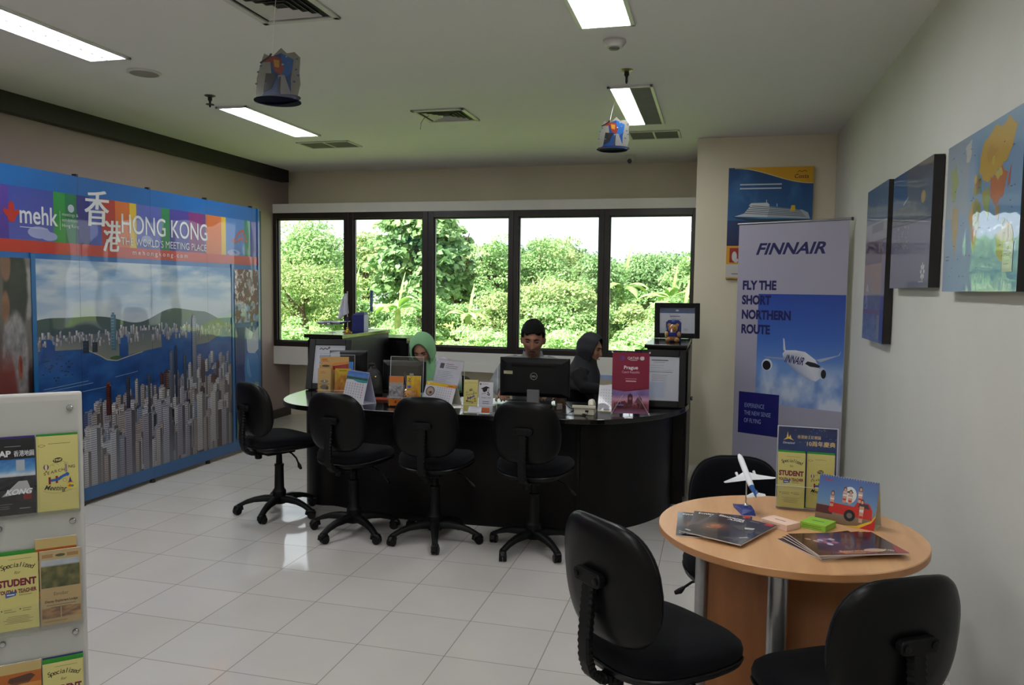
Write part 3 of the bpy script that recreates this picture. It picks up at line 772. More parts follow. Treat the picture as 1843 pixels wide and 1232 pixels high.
# ------------------------------------------------------------------ printed sheets
_tcache = {}
def text_polys(s, bold=0.0):
    """flat triangles of a line of text, unit height; returns (verts, faces, width)"""
    k = (s, bold)
    if k in _tcache: return _tcache[k]
    cu = bpy.data.curves.new('lettering', 'FONT'); cu.body = s; cu.size = 1.0; cu.resolution_u = 4; cu.fill_mode = 'FRONT'
    cu.offset = bold
    o = bpy.data.objects.new('lettering', cu); COL.objects.link(o)
    bpy.context.view_layer.update()
    dg = bpy.context.evaluated_depsgraph_get(); me = o.evaluated_get(dg).to_mesh()
    vs = [(v.co.x, v.co.y) for v in me.vertices]; fs = [tuple(p.vertices) for p in me.polygons]
    o.evaluated_get(dg).to_mesh_clear()
    bpy.data.objects.remove(o); bpy.data.curves.remove(cu)
    w_ = max([v[0] for v in vs] or [0])
    _tcache[k] = (vs, fs, w_); return _tcache[k]

class Art:
    """coloured flat shapes laid over one another on a sheet; u to the right, v up, in metres"""
    def __init__(self, eps=.00004, sub=None):
        self.v, self.f, self.c, self.d, self.eps, self.sub = [], [], [], 0, eps, sub
    def up(self): self.d += self.eps
    def poly(self, pts, cols, up=True):
        if isinstance(cols, str) or (len(cols) == 3 and not hasattr(cols[0], '__len__')): cols = [cols] * len(pts)
        if up: self.up()
        b = len(self.v); self.v += [(p[0], p[1], self.d) for p in pts]; self.f.append(tuple(range(b, b + len(pts))))
        self.c.append([lin(c) for c in cols])
    def rect(self, x0, y0, x1, y1, col, top=None, up=True):
        t = top or col
        if self.sub:
            nx = max(1, int(abs(x1 - x0) / self.sub)); ny = max(1, int(abs(y1 - y0) / self.sub)) if abs(y1 - y0) > self.sub * 2 else 1
            if up: self.up()
            a, b_ = np.array(lin(col)), np.array(lin(t))
            for j in range(ny):
                for i in range(nx):
                    X0, X1 = x0 + (x1 - x0) * i / nx, x0 + (x1 - x0) * (i + 1) / nx; Y0, Y1 = y0 + (y1 - y0) * j / ny, y0 + (y1 - y0) * (j + 1) / ny
                    c0 = tuple(a + (b_ - a) * j / ny); c1 = tuple(a + (b_ - a) * (j + 1) / ny)
                    k = len(self.v); self.v += [(X0, Y0, self.d), (X1, Y0, self.d), (X1, Y1, self.d), (X0, Y1, self.d)]
                    self.f.append((k, k + 1, k + 2, k + 3)); self.c.append([c0, c0, c1, c1])
        else: self.poly([(x0, y0), (x1, y0), (x1, y1), (x0, y1)], [col, col, t, t], up)
    def ell(self, x, y, rx, ry, col, n=20, up=True, rot=0):
        c, s = math.cos(rot), math.sin(rot)
        self.poly([(x + rx * math.cos(2 * PI * k / n) * c - ry * math.sin(2 * PI * k / n) * s, y + rx * math.cos(2 * PI * k / n) * s + ry * math.sin(2 * PI * k / n) * c) for k in range(n)], col, up)
    def line(self, pts, w_, col, up=True):
        if up: self.up()
        for a, b in zip(pts, pts[1:]):
            d = Vector((b[0] - a[0], b[1] - a[1])); L = d.length
            if L < 1e-9: continue
            n = Vector((-d.y, d.x)) / L * w_ / 2
            self.poly([(a[0] - n.x, a[1] - n.y), (b[0] - n.x, b[1] - n.y), (b[0] + n.x, b[1] + n.y), (a[0] + n.x, a[1] + n.y)], col, False)
    def text(self, s, x, y, size, col, bold=0.0, align='l', width=None, shear=0.0, rot=0.0, mirror=False):
        vs, fs, w_ = text_polys(s, bold)
        sx = size if width is None else width / max(w_, 1e-6)
        W = w_ * sx; ox = x - (W / 2 if align == 'c' else W if align == 'r' else 0)
        self.up(); b = len(self.v); c, sn = math.cos(rot), math.sin(rot)
        for p in vs:
            a, q = p[0] * sx + p[1] * size * shear, p[1] * size
            if mirror: a = W - a
            self.v.append((ox + a * c - q * sn, y + a * sn + q * c, self.d))
        for f in fs: self.f.append(tuple(b + i for i in f)); self.c.append([lin(col)] * len(f))
    def arc_text(self, s, cx, cy, r, a0, a1, size, col, bold=0.0, shear=0.0):
        for i, ch in enumerate(s):
            a = math.radians(a0 + (a1 - a0) * (i + .5) / len(s))
            if ch != ' ': self.text(ch, cx + r * math.cos(a), cy + r * math.sin(a), size, col, bold, 'c', rot=a - PI / 2, shear=shear)
    def lines(self, x, y, w_, n, pitch, th, col, g=None, align='l'):
        g = g or random
        self.up()
        for i in range(n):
            L = w_ * g.uniform(.6, 1); xx = x if align == 'l' else x + (w_ - L) / 2
            self.poly([(xx, y - i * pitch), (xx + L, y - i * pitch), (xx + L, y - i * pitch + th), (xx, y - i * pitch + th)], col, False)
    def field(self, x0, y0, x1, y1, nx, ny, fn):
        """grid of coloured cells, colour from fn(u, v) arrays -> (..., 3) sRGB 0-255"""
        self.up(); us = np.linspace(0, 1, nx + 1); vs_ = np.linspace(0, 1, ny + 1)
        U, Vv = np.meshgrid(us, vs_); C = np.clip(fn(U, Vv), 0, 255) / 255.0
        C = np.where(C <= .04045, C / 12.92, ((C + .055) / 1.055) ** 2.4)
        b = len(self.v)
        for j in range(ny + 1):
            for i in range(nx + 1): self.v.append((x0 + (x1 - x0) * us[i], y0 + (y1 - y0) * vs_[j], self.d))
        for j in range(ny):
            for i in range(nx):
                q = (j * (nx + 1) + i, j * (nx + 1) + i + 1, (j + 1) * (nx + 1) + i + 1, (j + 1) * (nx + 1) + i)
                self.f.append(tuple(b + k for k in q)); self.c.append([tuple(C[k // (nx + 1), k % (nx + 1)]) for k in q])
    def build(self, name, material, parent=None, M=None, warp=None, loc=None):
        """M maps (u, v, depth) to the parent's space; warp(u, v) gives extra depth"""
        me = bpy.data.meshes.new(name)
        vs = []
        for u, v, d in self.v:
            p = Vector((u, v, d + (warp(u, v) if warp else 0)))
            vs.append(M @ p if M is not None else p)
        me.from_pydata(vs, [], self.f)
        me.materials.append(material)
        ca = me.color_attributes.new('Col', 'FLOAT_COLOR', 'CORNER')
        flat = np.array([list(c) + [1.0] for f in self.c for c in f], np.float32); flat[:, :3] *= .8
        ca.data.foreach_set('color', flat.ravel())
        o = bpy.data.objects.new(name, me); COL.objects.link(o)
        if parent is not None: o.parent = parent
        return o

def frame_M(o, u, v):
    u, v = Vector(u).normalized(), Vector(v).normalized(); n = u.cross(v)
    m = Matrix((u, v, n)).transposed().to_4x4(); m.translation = Vector(o); return m

def fbm(U, V_, seed, f=4.0, octv=5):
    g = np.random.default_rng(seed); out = np.zeros_like(U); amp = 1.0; tot = 0
    for o in range(octv):
        n = int(f * 2 ** o) + 3; G = g.uniform(0, 1, (n, n))
        x = np.clip(U, 0, .9999) * (n - 2); y = np.clip(V_, 0, .9999) * (n - 2); i, j = x.astype(int), y.astype(int); a, b = x - i, y - j
        a = a * a * (3 - 2 * a); b = b * b * (3 - 2 * b)
        out += amp * ((G[j, i] * (1 - a) + G[j, i + 1] * a) * (1 - b) + (G[j + 1, i] * (1 - a) + G[j + 1, i + 1] * a) * b); tot += amp; amp *= .55
    return out / tot
def mixc(a, b, t): return np.array(a, float) * (1 - t[..., None]) + np.array(b, float) * t[..., None]
def ramp(t, stops):
    ks = [s[0] for s in stops]; return np.stack([np.interp(t, ks, [s[1][i] for s in stops]) for i in range(3)], -1)

P_matt = print_mat('printed_paper', .45)
P_gloss = print_mat('printed_gloss', .18, .3)
P_cloth = print_mat('printed_banner_vinyl', .42, 0, .4)
P_film = print_mat('printed_laminate', .3, 1.0, .5, .0012, 9.0)
P_film.node_tree.nodes['Principled BSDF'].inputs['Coat IOR'].default_value = 1.75
P_wavy = print_mat('printed_laminate_wavy', .32, .8, .5, .012, 2.2)

# ------------------------------------------------------------------ the big pop-up backdrop
BX, BY0, BY1 = -4.36, 2.42, 6.865
def backdrop():
    t = thing('popup_backdrop', 'huge blue pop-up backdrop with city skyline photo and HONG KONG lettering', 'backdrop', (BX, BY0, 0))
    W = BY1 - BY0; seams = [.02, .73, 1.46, 2.185, 2.91, 3.624, 4.322]
    A = Art(.00008, .06); Y = lambda y: y - BY0
    blue, blue2 = (30, 112, 178), (36, 120, 186)
    A.rect(0, .035, W, 2.345, (16, 96, 166), (20, 112, 196))
    # band of coloured flags
    A.rect(0, 1.88, W, 2.215, (86, 92, 186), (70, 84, 178))
    g = random.Random(4)
    st = [(0, .5, (86, 70, 170)), (.5, .75, (60, 120, 200)), (.75, 1.1, (230, 120, 50)), (1.1, 1.4, (130, 60, 150)),
          (Y(3.9), Y(4.05), (92, 60, 170)), (Y(4.4), Y(4.5), (48, 160, 72)), (Y(4.5), Y(4.6), (24, 128, 80)), (Y(4.6), Y(4.72), (52, 40, 140)), (Y(4.72), Y(4.82), (84, 96, 196)),
          (Y(4.83), Y(4.965), (200, 52, 48)), (Y(4.965), Y(5.115), (238, 120, 50)), (Y(5.115), Y(5.187), (246, 206, 40)), (Y(5.187), Y(5.47), (92, 104, 200)), (Y(5.47), Y(5.57), (28, 140, 84)),
          (Y(5.57), Y(5.81), (70, 50, 168)), (Y(5.81), Y(6.02), (140, 30, 130)), (Y(6.04), Y(6.263), (240, 124, 56)), (Y(6.263), Y(6.33), (250, 206, 50)), (Y(6.33), Y(6.627), (88, 140, 216)), (Y(6.627), Y(6.72), (52, 150, 110)), (Y(6.72), Y(6.82), (66, 60, 170))]
    for a, b, c in st:
        A.rect(a, 1.862, b, 2.215, tuple(max(0, x - 14) for x in c), tuple(min(255, x + 6) for x in c), up=(a == 0))
    A.up(); 
    for x, y, rx, ry in ((Y(4.28), 1.93, .09, .04), (Y(4.36), 1.91, .07, .03), (Y(6.45), 1.9, .1, .03), (Y(5.3), 1.95, .06, .03), (Y(3.6), 1.95, .15, .05)):
        A.ell(x, y, rx, ry, (170, 176, 226), up=False)
    for x0, y0, pts in ((Y(6.42), 2.0, ((0, 0), (.06, .03), (.12, .1), (.2, .12))), (Y(6.42), 2.02, ((0, 0), (.05, -.03), (.14, .02), (.19, -.01)))):
        A.line([(x0 + p[0], y0 + p[1]) for p in pts], .018, (196, 90, 70))
    for k in range(8): A.ell(Y(6.53) + .018 * k % .14, 2.02 + .014 * (k * 5 % 7), .02, .013, (200, 96, 78), 8)
    A.rect(0, 1.795, W, 1.875, (206, 40, 32), (214, 52, 40))
    # logo at the left
    A.up(); lx = Y(4.07)
    for dx, dy, rx, ry, r in ((0, .055, .022, .04, 0), (-.03, .02, .018, .035, .9), (.03, .02, .018, .035, -.9), (-.012, -.012, .016, .026, .4), (.014, -.012, .016, .026, -.4)):
        A.ell(lx + dx, 2.02 + dy, rx, ry, (206, 44, 38), up=False, rot=r)
    A.text('mehk', Y(4.125), 1.985, .17, (246, 246, 250), .012, width=.31)
    A.lines(Y(4.13), 1.955, .3, 1, .02, .006, (200, 206, 236))
    A.rect(Y(4.452), 1.96, Y(4.455), 2.09, (220, 236, 224))
    A.text('meetings &', Y(4.47), 2.06, .032, (230, 240, 236)); A.text('exhibitions', Y(4.47), 2.022, .032, (230, 240, 236)); A.text('Hong Kong', Y(4.47), 1.984, .032, (230, 240, 236))
    A.ell(Y(4.55), 2.115, .028, .028, (206, 214, 236), 14); A.text('香港', Y(4.65), 0, .001, (255, 255, 255))
    # lettering
    for k in (-.006, 0, .006):
        A.text('香', Y(4.66) + k, 2.03, .28, (250, 250, 250), 0, rot=.04, shear=.12, width=.23)
        A.text('港', Y(4.835) + k, 1.85, .25, (250, 250, 250), 0, rot=.04, shear=.12, width=.168)
    A.text('HONG KONG', Y(5.015), 1.985, .205, (250, 250, 252), .004, width=1.045)
    A.text("THE WORLD'S MEETING PLACE", Y(5.015), 1.893, .082, (244, 244, 250), 0, width=1.03)
    A.text('m e h o n g k o n g . c o m', Y(5.135), 1.825, .05, (250, 232, 226), .012, width=.65)
    # photo left: crowd and the back of a grey-haired man's head
    def crowd(U, V_):
        n = fbm(U, V_, 21, 5); n2 = fbm(U, V_, 22, 18); j_ = (fbm(U, V_, 24, 30) - .5) * .5
        soft = lambda d, k=3.0: np.clip((1 - d) * k, 0, 1)
        def lay(c, m, a, b, t=n2): return c * (1 - m[..., None]) + mixc(a, b, t) * m[..., None]
        c = mixc((64, 58, 58), (170, 158, 154), n)
        c = lay(c, soft(((U - .99) / .03) ** 2 + ((V_ - .86) / .12) ** 2 + j_), (150, 146, 146), (196, 190, 186))
        c = lay(c, soft(((U - .935) / .055) ** 2 + ((V_ - .88) / .20) ** 2 + j_ * .5), (30, 34, 38), (62, 66, 70))
        c = lay(c, soft(((U - .896) / .022) ** 2 + ((V_ - .97) / .07) ** 2 + j_), (120, 84, 72), (170, 124, 104))
        c = lay(c, soft(((U - .892) / .018) ** 2 + ((V_ - .80) / .07) ** 2 + j_), (120, 78, 58), (176, 122, 92))
        c = lay(c, np.clip((U - .972) * 90, 0, 1) * np.clip((.60 - V_) * 12, 0, 1), (30, 16, 20), (54, 26, 30))
        c = lay(c, soft(((U - .925) / .06) ** 2 + ((V_ - .60) / .20) ** 2 + j_ * .6), (104, 100, 102), (206, 200, 202), fbm(U * 2 % 1, V_, 23, 40))
        c = lay(c, np.clip((.936 - U - (V_ - .5) * .12) * 70, 0, 1) * np.clip((.64 - V_) * 10, 0, 1), (104, 46, 44), (170, 92, 82), n)
        c = lay(c, np.clip((.46 - V_) * 8, 0, 1) * np.clip((.97 - U) * 60, 0, 1), (84, 34, 36), (130, 60, 54), n)
        c = lay(c, soft(((U - .946) / .011) ** 2 + ((V_ - .555) / .055) ** 2 + j_ * .3), (150, 74, 58), (196, 112, 90))
        return lay(c, soft(((U - .948) / .005) ** 2 + ((V_ - .56) / .03) ** 2), (110, 50, 42), (140, 70, 56))
    A.field(0, .16, Y(3.9), 1.757, 60, 50, lambda U, V_: crowd(U * .832, V_)); A.field(Y(3.9), .16, Y(4.20), 1.757, 50, 150, lambda U, V_: crowd(.832 + U * .168, V_))
    # photo middle: harbour city
    px0, px1, py0, py1 = Y(4.235), Y(6.40), .13, 1.757
    def sky(U, V_):
        n = fbm(U * 1.0, V_ * .8, 31, 4, 6); n = np.clip((n - .38) * 3.2, 0, 1)
        base = ramp(V_, [(0, (196, 214, 236)), (.4, (150, 190, 232)), (1, (66, 130, 206))])
        w_ = np.clip(n + (1 - V_) * .45 + .25 * np.clip((V_ - .2) * 2, 0, 1) * (V_ < .7), 0, 1)
        return base * (1 - w_[..., None]) + np.array((222, 230, 242)) * w_[..., None]
    hz = 1.32
    A.field(px0, hz - .02, px1, py1, 110, 60, sky)
    A.up(); mt = [(px0, 1.2)]
    for i in range(61):
        q = i / 60; h = 1.335 + .035 * math.sin(q * 11) * .6 + .03 * math.sin(q * 23 + 1) * .5 + .055 * math.exp(-((q - .66) / .12) ** 2) + .02 * math.exp(-((q - .18) / .08) ** 2) - .06 * max(0, q - .82) / .18
        mt.append((px0 + (px1 - px0) * q, h))
    mt.append((px1, 1.2))
    for a, b in zip(mt[1:-2], mt[2:-1]): A.poly([(a[0], 1.2), (b[0], 1.2), b, a], [(70, 92, 104), (70, 92, 104), (58, 84, 82), (58, 84, 82)], False)
    def sea(U, V_):
        n = fbm(U, V_, 35, 16, 4); return mixc((22, 62, 132), (52, 112, 186), np.clip(n * 1.2 - .1 + .15 * V_, 0, 1))
    A.field(px0, py0, px1, 1.215, 90, 50, sea)
    # far shore with a spit of land
    A.up(); W_ = px1 - px0
    sp = [(0, 1.14), (.18, 1.13), (.24, 1.09), (.29, 1.035), (.33, 1.03), (.40, 1.06), (.55, 1.09), (.75, 1.08), (.84, 1.09), (.92, 1.16), (1, 1.19)]
    for a, b in zip(sp, sp[1:]):
        A.poly([(px0 + W_ * a[0], a[1]), (px0 + W_ * b[0], b[1]), (px0 + W_ * b[0], 1.235), (px0 + W_ * a[0], 1.235)], [(150, 150, 140), (150, 150, 140), (96, 108, 120), (96, 108, 120)], False)
    A.line([(px0 + W_ * .20, 1.12), (px0 + W_ * .25, 1.075), (px0 + W_ * .285, 1.036), (px0 + W_ * .33, 1.022), (px0 + W_ * .40, 1.05), (px0 + W_ * .46, 1.07)], .007, (206, 196, 170))
    A.ell(px0 + W_ * .325, 1.045, .06, .014, (70, 112, 66)); g = random.Random(12)
    def tower(x, y, w_, h, col, face=.55, rows=None, fine=True):
        dk = tuple(int(c * face) for c in col)
        A.poly([(x, y), (x + w_ * .62, y), (x + w_ * .62, y + h), (x, y + h)], [dk_(col, .78)] * 2 + [col] * 2, False)
        A.poly([(x + w_ * .62, y), (x + w_, y), (x + w_, y + h * .985), (x + w_ * .62, y + h)], dk, False)
        if fine and h > .12:
            A.poly([(x + w_ * .2, y + h * .99), (x + w_ * .7, y + h * .99), (x + w_ * .7, y + h + .014), (x + w_ * .2, y + h + .014)], dk_(col, .8), False)
        if fine:
            n = rows or max(3, int(h / .016)); s = h / n
            for i in range(n):
                yy = y + s * (i + .35)
                A.v += [(x + w_ * .05, yy, A.d + .00015), (x + w_ * .6, yy, A.d + .00015), (x + w_ * .6, yy + s * .38, A.d + .00015), (x + w_ * .05, yy + s * .38, A.d + .00015)]
                b = len(A.v); A.f.append((b - 4, b - 3, b - 2, b - 1)); A.c.append([lin(tuple(int(c * .62) for c in col))] * 4)
    def dk_(c, k): return tuple(int(v * k) for v in c)
    pal = [(240, 240, 250), (216, 214, 232), (250, 246, 248), (196, 190, 210), (232, 224, 224), (170, 184, 216), (210, 196, 194)]
    for row in range(4):                                            # distant buildings
        A.up()
        for k in range(70):
            x = g.uniform(.0, .98); y = 1.215 - row * .022 + g.uniform(-.008, .008)
            if x < .2 and row > 2: continue
            h = g.uniform(.02, .06) * (1.25 if .3 < x < .8 else .8)
            tower(px0 + W_ * x, y, g.uniform(.012, .026), h, g.choice(pal), .6, fine=False)
    A.up(); tower(px0 + W_ * .305, 1.1, .05, .27, (120, 176, 206), .7, 12)           # tall tower across the water
    tower(px0 + W_ * .18, 1.10, .055, .09, (60, 84, 110), .7, 4); tower(px0 + W_ * .22, 1.10, .05, .075, (70, 84, 100), .7, 4)
    A.up()
    for k in range(28): A.ell(px0 + W_ * g.uniform(.01, .14), g.uniform(.93, 1.1), g.uniform(.008, .016), .004, (50, 64, 96), 8, False)
    for a, b, c in ((.02, .20, .88), (.0, .22, .86), (.32, .43, .90), (.10, .3, .82)):
        A.line([(px0 + W_ * a, c), (px0 + W_ * b, c + .02)], .004, (150, 186, 220), False)
    A.poly([(px0 + W_ * .11, .80), (px0 + W_ * .135, .795), (px0 + W_ * .15, .805), (px0 + W_ * .12, .812)], (210, 196, 170), False)
    # near towers, row on row
    rows = [(.66, 1.0, 40, .10, .3), (.62, .9, 44, .16, .34), (.56, .8, 44, .18, .36), (.5, .7, 40, .22, .36), (.42, .6, 38, .24, .36), (.34, .46, 34, .24, .36)]
    A.up()
    for a, b in ((0, .25), (.25, .5), (.5, .75), (.75, 1)):
        A.poly([(px0 + W_ * a, py0), (px0 + W_ * b, py0), (px0 + W_ * b, .62 + .26 * b), (px0 + W_ * a, .62 + .26 * a)], [(56, 40, 56), (56, 40, 56), (70, 92, 150), (70, 92, 150)], False)
    for r_, (ya, yb, n, h0, h1) in enumerate(rows):
        A.d += .0004
        for k in range(n):
            x = (k + g.uniform(0, .9)) / n
            yt = (ya + (yb - ya) * max(0, (x - .15) / .85) ** .9) + g.uniform(-.05, .07)
            h = g.uniform(h0, h1); w_ = g.uniform(.04, .075) * (1 + .18 * r_)
            if x * W_ + w_ > W_: continue
            y = max(py0, yt - h); col = g.choice(pal)
            if g.random() < .12: col = g.choice([(120, 70, 70), (90, 100, 130), (100, 70, 84)])
            tower(px0 + W_ * x, y, w_, max(.05, yt - y), col, .5)
    A.d += .0004
    for x, y, w_, h, c, f_ in ((.275, .62, .05, .22, (120, 62, 60), .6), (.37, .62, .04, .26, (96, 96, 120), .6), (.48, .58, .03, .30, (110, 116, 130), .7), (.735, .75, .055, .57, (176, 180, 196), .72), (.60, .66, .05, .38, (140, 150, 176), .6), (.63, .66, .03, .42, (70, 84, 120), .7), (.79, .74, .05, .2, (120, 90, 100), .7), (.68, .7, .035, .3, (110, 120, 140), .6)):
        tower(px0 + W_ * x, y, w_, h, c, f_)
    A.poly([(px0 + W_ * .275, .84), (px0 + W_ * .275 + .05, .84), (px0 + W_ * .275 + .04, .87), (px0 + W_ * .275 + .01, .87)], (150, 84, 74), False)
    A.d += .0004
    for x, y, w_, h in ((.36, .13, .11, .5), (.45, .12, .10, .44), (.56, .13, .105, .46), (.64, .16, .095, .42), (.76, .15, .11, .5), (.85, .2, .10, .44), (.92, .13, .11, .34), (.29, .13, .09, .36), (.20, .13, .10, .42), (.12, .13, .10, .46), (.05, .13, .09, .4), (.0, .13, .07, .5)):
        tower(px0 + W_ * x, y, w_, h, g.choice(pal[:4]), .52)
    A.d += .0004
    for x, y, w_, h in ((.17, .13, .07, .26), (.26, .13, .06, .2), (.41, .13, .06, .24), (.52, .13, .07, .3), (.69, .13, .07, .26), (.80, .13, .06, .3), (.34, .13, .05, .3)):
        tower(px0 + W_ * x, y, w_, h, g.choice(pal), .5)
    # cover strips around the photo
    A.d += .0004; A.rect(px1, .035, Y(6.435), 1.79, blue, blue2); A.rect(0, .035, W, .13, (30, 106, 172), blue); A.rect(Y(4.2), .1, px0, 1.79, blue, blue2)
    # side photos
    def fest(U, V_):
        n = fbm(U, V_, 41, 7); n2 = fbm(U, V_, 42, 10); c = mixc((60, 40, 50), (170, 44, 40), n)
        c = np.where((n2 > .55)[..., None], mixc((210, 190, 190), (240, 236, 236), n), c)
        return np.where(((V_ < .35) & (n2 > .5))[..., None], mixc((80, 130, 190), (220, 230, 240), n), c)
    A.field(Y(6.445), 1.245, Y(6.83), 1.748, 90, 120, fest)
    A.rect(Y(6.445), .66, Y(6.83), 1.205, (60, 140, 214), (34, 74, 138)); A.rect(Y(6.445), .66, Y(6.6), 1.2, (24, 62, 126), (22, 54, 112))
    A.poly([(Y(6.62), 1.2), (Y(6.64), .98), (Y(6.7), .9), (Y(6.83), .98), (Y(6.83), 1.2), (Y(6.75), 1.14)], (214, 224, 236))
    A.ell(Y(6.72), .80, .13, .17, (60, 136, 206)); A.ell(Y(6.70), .82, .07, .11, (110, 172, 226)); A.line([(Y(6.70), .95), (Y(6.69), 1.0)], .02, (20, 40, 70))
    def park(U, V_):
        n = fbm(U, V_, 44, 6); c = mixc((60, 84, 60), (120, 120, 70), n); return np.where((V_ > .6)[..., None], mixc((70, 150, 206), (210, 200, 90), n), c)
    A.field(Y(6.46), .15, Y(6.83), .655, 30, 40, park)
    A.d += .0004
    A.rect(Y(6.835), .035, W, 2.345, (30, 110, 176), (36, 122, 190))
    for s in seams: A.poly([(s - .0012, .035), (s + .0012, .035), (s + .0012, 2.345), (s - .0012, 2.345)], (24, 52, 84), False)
    def warp(u, v):
        k = 0.0
        for a, b in zip([-.7] + seams, seams + [W + .1]):
            if a <= u <= b: q = (u - a) / (b - a); k = .0015 * math.sin(PI * q) ** 2 if 0 < q < 1 else 0
        top_ = max(0, (v - 1.9) / .45) ** 2
        return k + .0015 * top_ * math.sin(u * 7.0) * (1 if u > .3 else .4)
    A.c = [[tuple(v * .66 for v in c) for c in f] for f in A.c]     # inks of a matt-dark laminate print
    Mx = frame_M((0, 0, 0), (0, 1, 0), (0, 0, 1))
    A.build('printed_panels', P_wavy, t, Mx, warp)
    M_pop = mat('popup_frame', (18, 18, 20), rough=.45)
    bm = BM(); add_box(bm, -.05, -.012, W - .01, W + .065, .03, 2.33); add_box(bm, -.05, -.012, 0, .03, .03, 2.33); obj('side_rail', bm, M_pop, t, bevel=.003)
    bm = BM()
    for s in seams + [W - .005]:
        add_box(bm, -.03, -.014, s - .012, s + .012, .03, 2.35)
    for z in (.08, .8, 1.55, 2.28):
        add_box(bm, -.05, -.03, .02, W - .01, z - .01, z + .01)
    obj('frame', bm, M_pop, t)
    for s in seams[1:]:
        bm = BM(); add_lathe(bm, [(.02, 0), (.022, .012), (.016, .028), (.012, .045)], 14, c=(-.012, s, 0)); obj('foot', bm, M_pop, t, smooth=40)
        bm = BM(); add_box(bm, -.03, .008, s - .01, s + .01, 2.342, 2.36); obj('clip', bm, M_pop, t, bevel=.002)
    return t
backdrop()

# ------------------------------------------------------------------ wall pictures
def canvas(name, label, o, u, W, H, depth, art, cat='picture', edge=None, mt=None):
    """box picture: o = lower left corner of the printed face, u = direction to the right, v up"""
    Mx = frame_M(o, u, (0, 0, 1)); t = thing(name, label, cat); t.matrix_world = Mx
    bm = BM(); add_box(bm, 0, W, 0, H, -depth, -.001); obj('edge_box', bm, edge or mat('canvas_edge_black', (20, 18, 18), rough=.5), t, bevel=.002)
    art.build('printed_face', mt or P_film, t)
    return t
def costa():
    W, H = .715, .985; A = Art()
    A.field(0, .3, W, H, 40, 60, lambda U, V_: ramp(V_, [(0, (40, 120, 190)), (.12, (60, 150, 206)), (.35, (34, 120, 190)), (1, (18, 84, 158))]) * .85 + 40 * np.clip(fbm(U, V_ * .6, 5, 4) - .5, 0, 1)[..., None] * 3)
    A.rect(0, .295, W, .52, (18, 30, 84), (24, 62, 120))
    pts = [(.05, .985)]
    for i in range(21):
        q = i / 20; pts.append((.05 + (W - .05) * q, .985 - .14 * (1 - math.cos(PI * q)) / 2))
    A.line([(p[0], p[1] - .004) for p in pts[1:]], .008, (236, 214, 140)); A.poly(pts[1:] + [(W, .985)], (236, 176, 24))
    A.text('Costa', .615, .885, .05, (60, 44, 30), .006, 'c', shear=.12); A.line([(.58, .935), (.6, .95), (.62, .938), (.64, .952), (.66, .94)], .006, (150, 104, 20))
    A.lines(.1, .83, .36, 2, .035, .012, (206, 222, 236), random.Random(2))
    # ship
    A.poly([(.04, .555), (.2, .535), (.70, .525), (.70, .50), (.30, .495), (.08, .535)], (30, 60, 84)); A.poly([(.06, .555), (.36, .545), (.40, .60), (.34, .66), (.2, .655), (.14, .58)], (226, 232, 238))
    A.poly([(.34, .545), (.70, .53), (.68, .585), (.63, .61), (.36, .64)], (190, 200, 210)); A.up()
    for k in range(5): A.poly([(.14 + .016 * k, .582 + .016 * k), (.66 - .012 * k, .55 + .014 * k), (.66 - .012 * k, .556 + .014 * k), (.14 + .016 * k, .588 + .016 * k)], (96, 110, 128), False)
    A.poly([(.18, .65), (.36, .652), (.34, .675), (.2, .672)], (236, 240, 244)); A.poly([(.53, .60), (.575, .60), (.57, .65), (.54, .65)], (240, 200, 30)); A.line([(.33, .67), (.33, .70)], .006, (220, 226, 232)); A.line([(.42, .64), (.42, .665)], .006, (220, 226, 232))
    A.rect(0, .13, W, .295, (240, 170, 30)); A.rect(.028, .145, .12, .275, (170, 40, 36)); A.ell(.07, .2, .022, .045, (230, 230, 226)); A.ell(.085, .165, .02, .02, (220, 220, 216)); A.rect(.14, .145, .33, .275, (60, 130, 190)); A.rect(.35, .145, .68, .275, (190, 150, 110))
    A.rect(0, .012, W, .13, (214, 212, 208)); A.lines(.05, .04, .18, 1, .02, .008, (120, 116, 110)); A.rect(0, 0, W, .012, (214, 160, 40))
    canvas('cruise_poster', 'blue and yellow cruise ship poster on the pillar behind the white banner', (.074, 7.362, 1.715), (1, 0, 0), W, H, .03, A, 'poster', mat('canvas_edge_yellow', (190, 150, 50), rough=.5), P_matt)
costa()
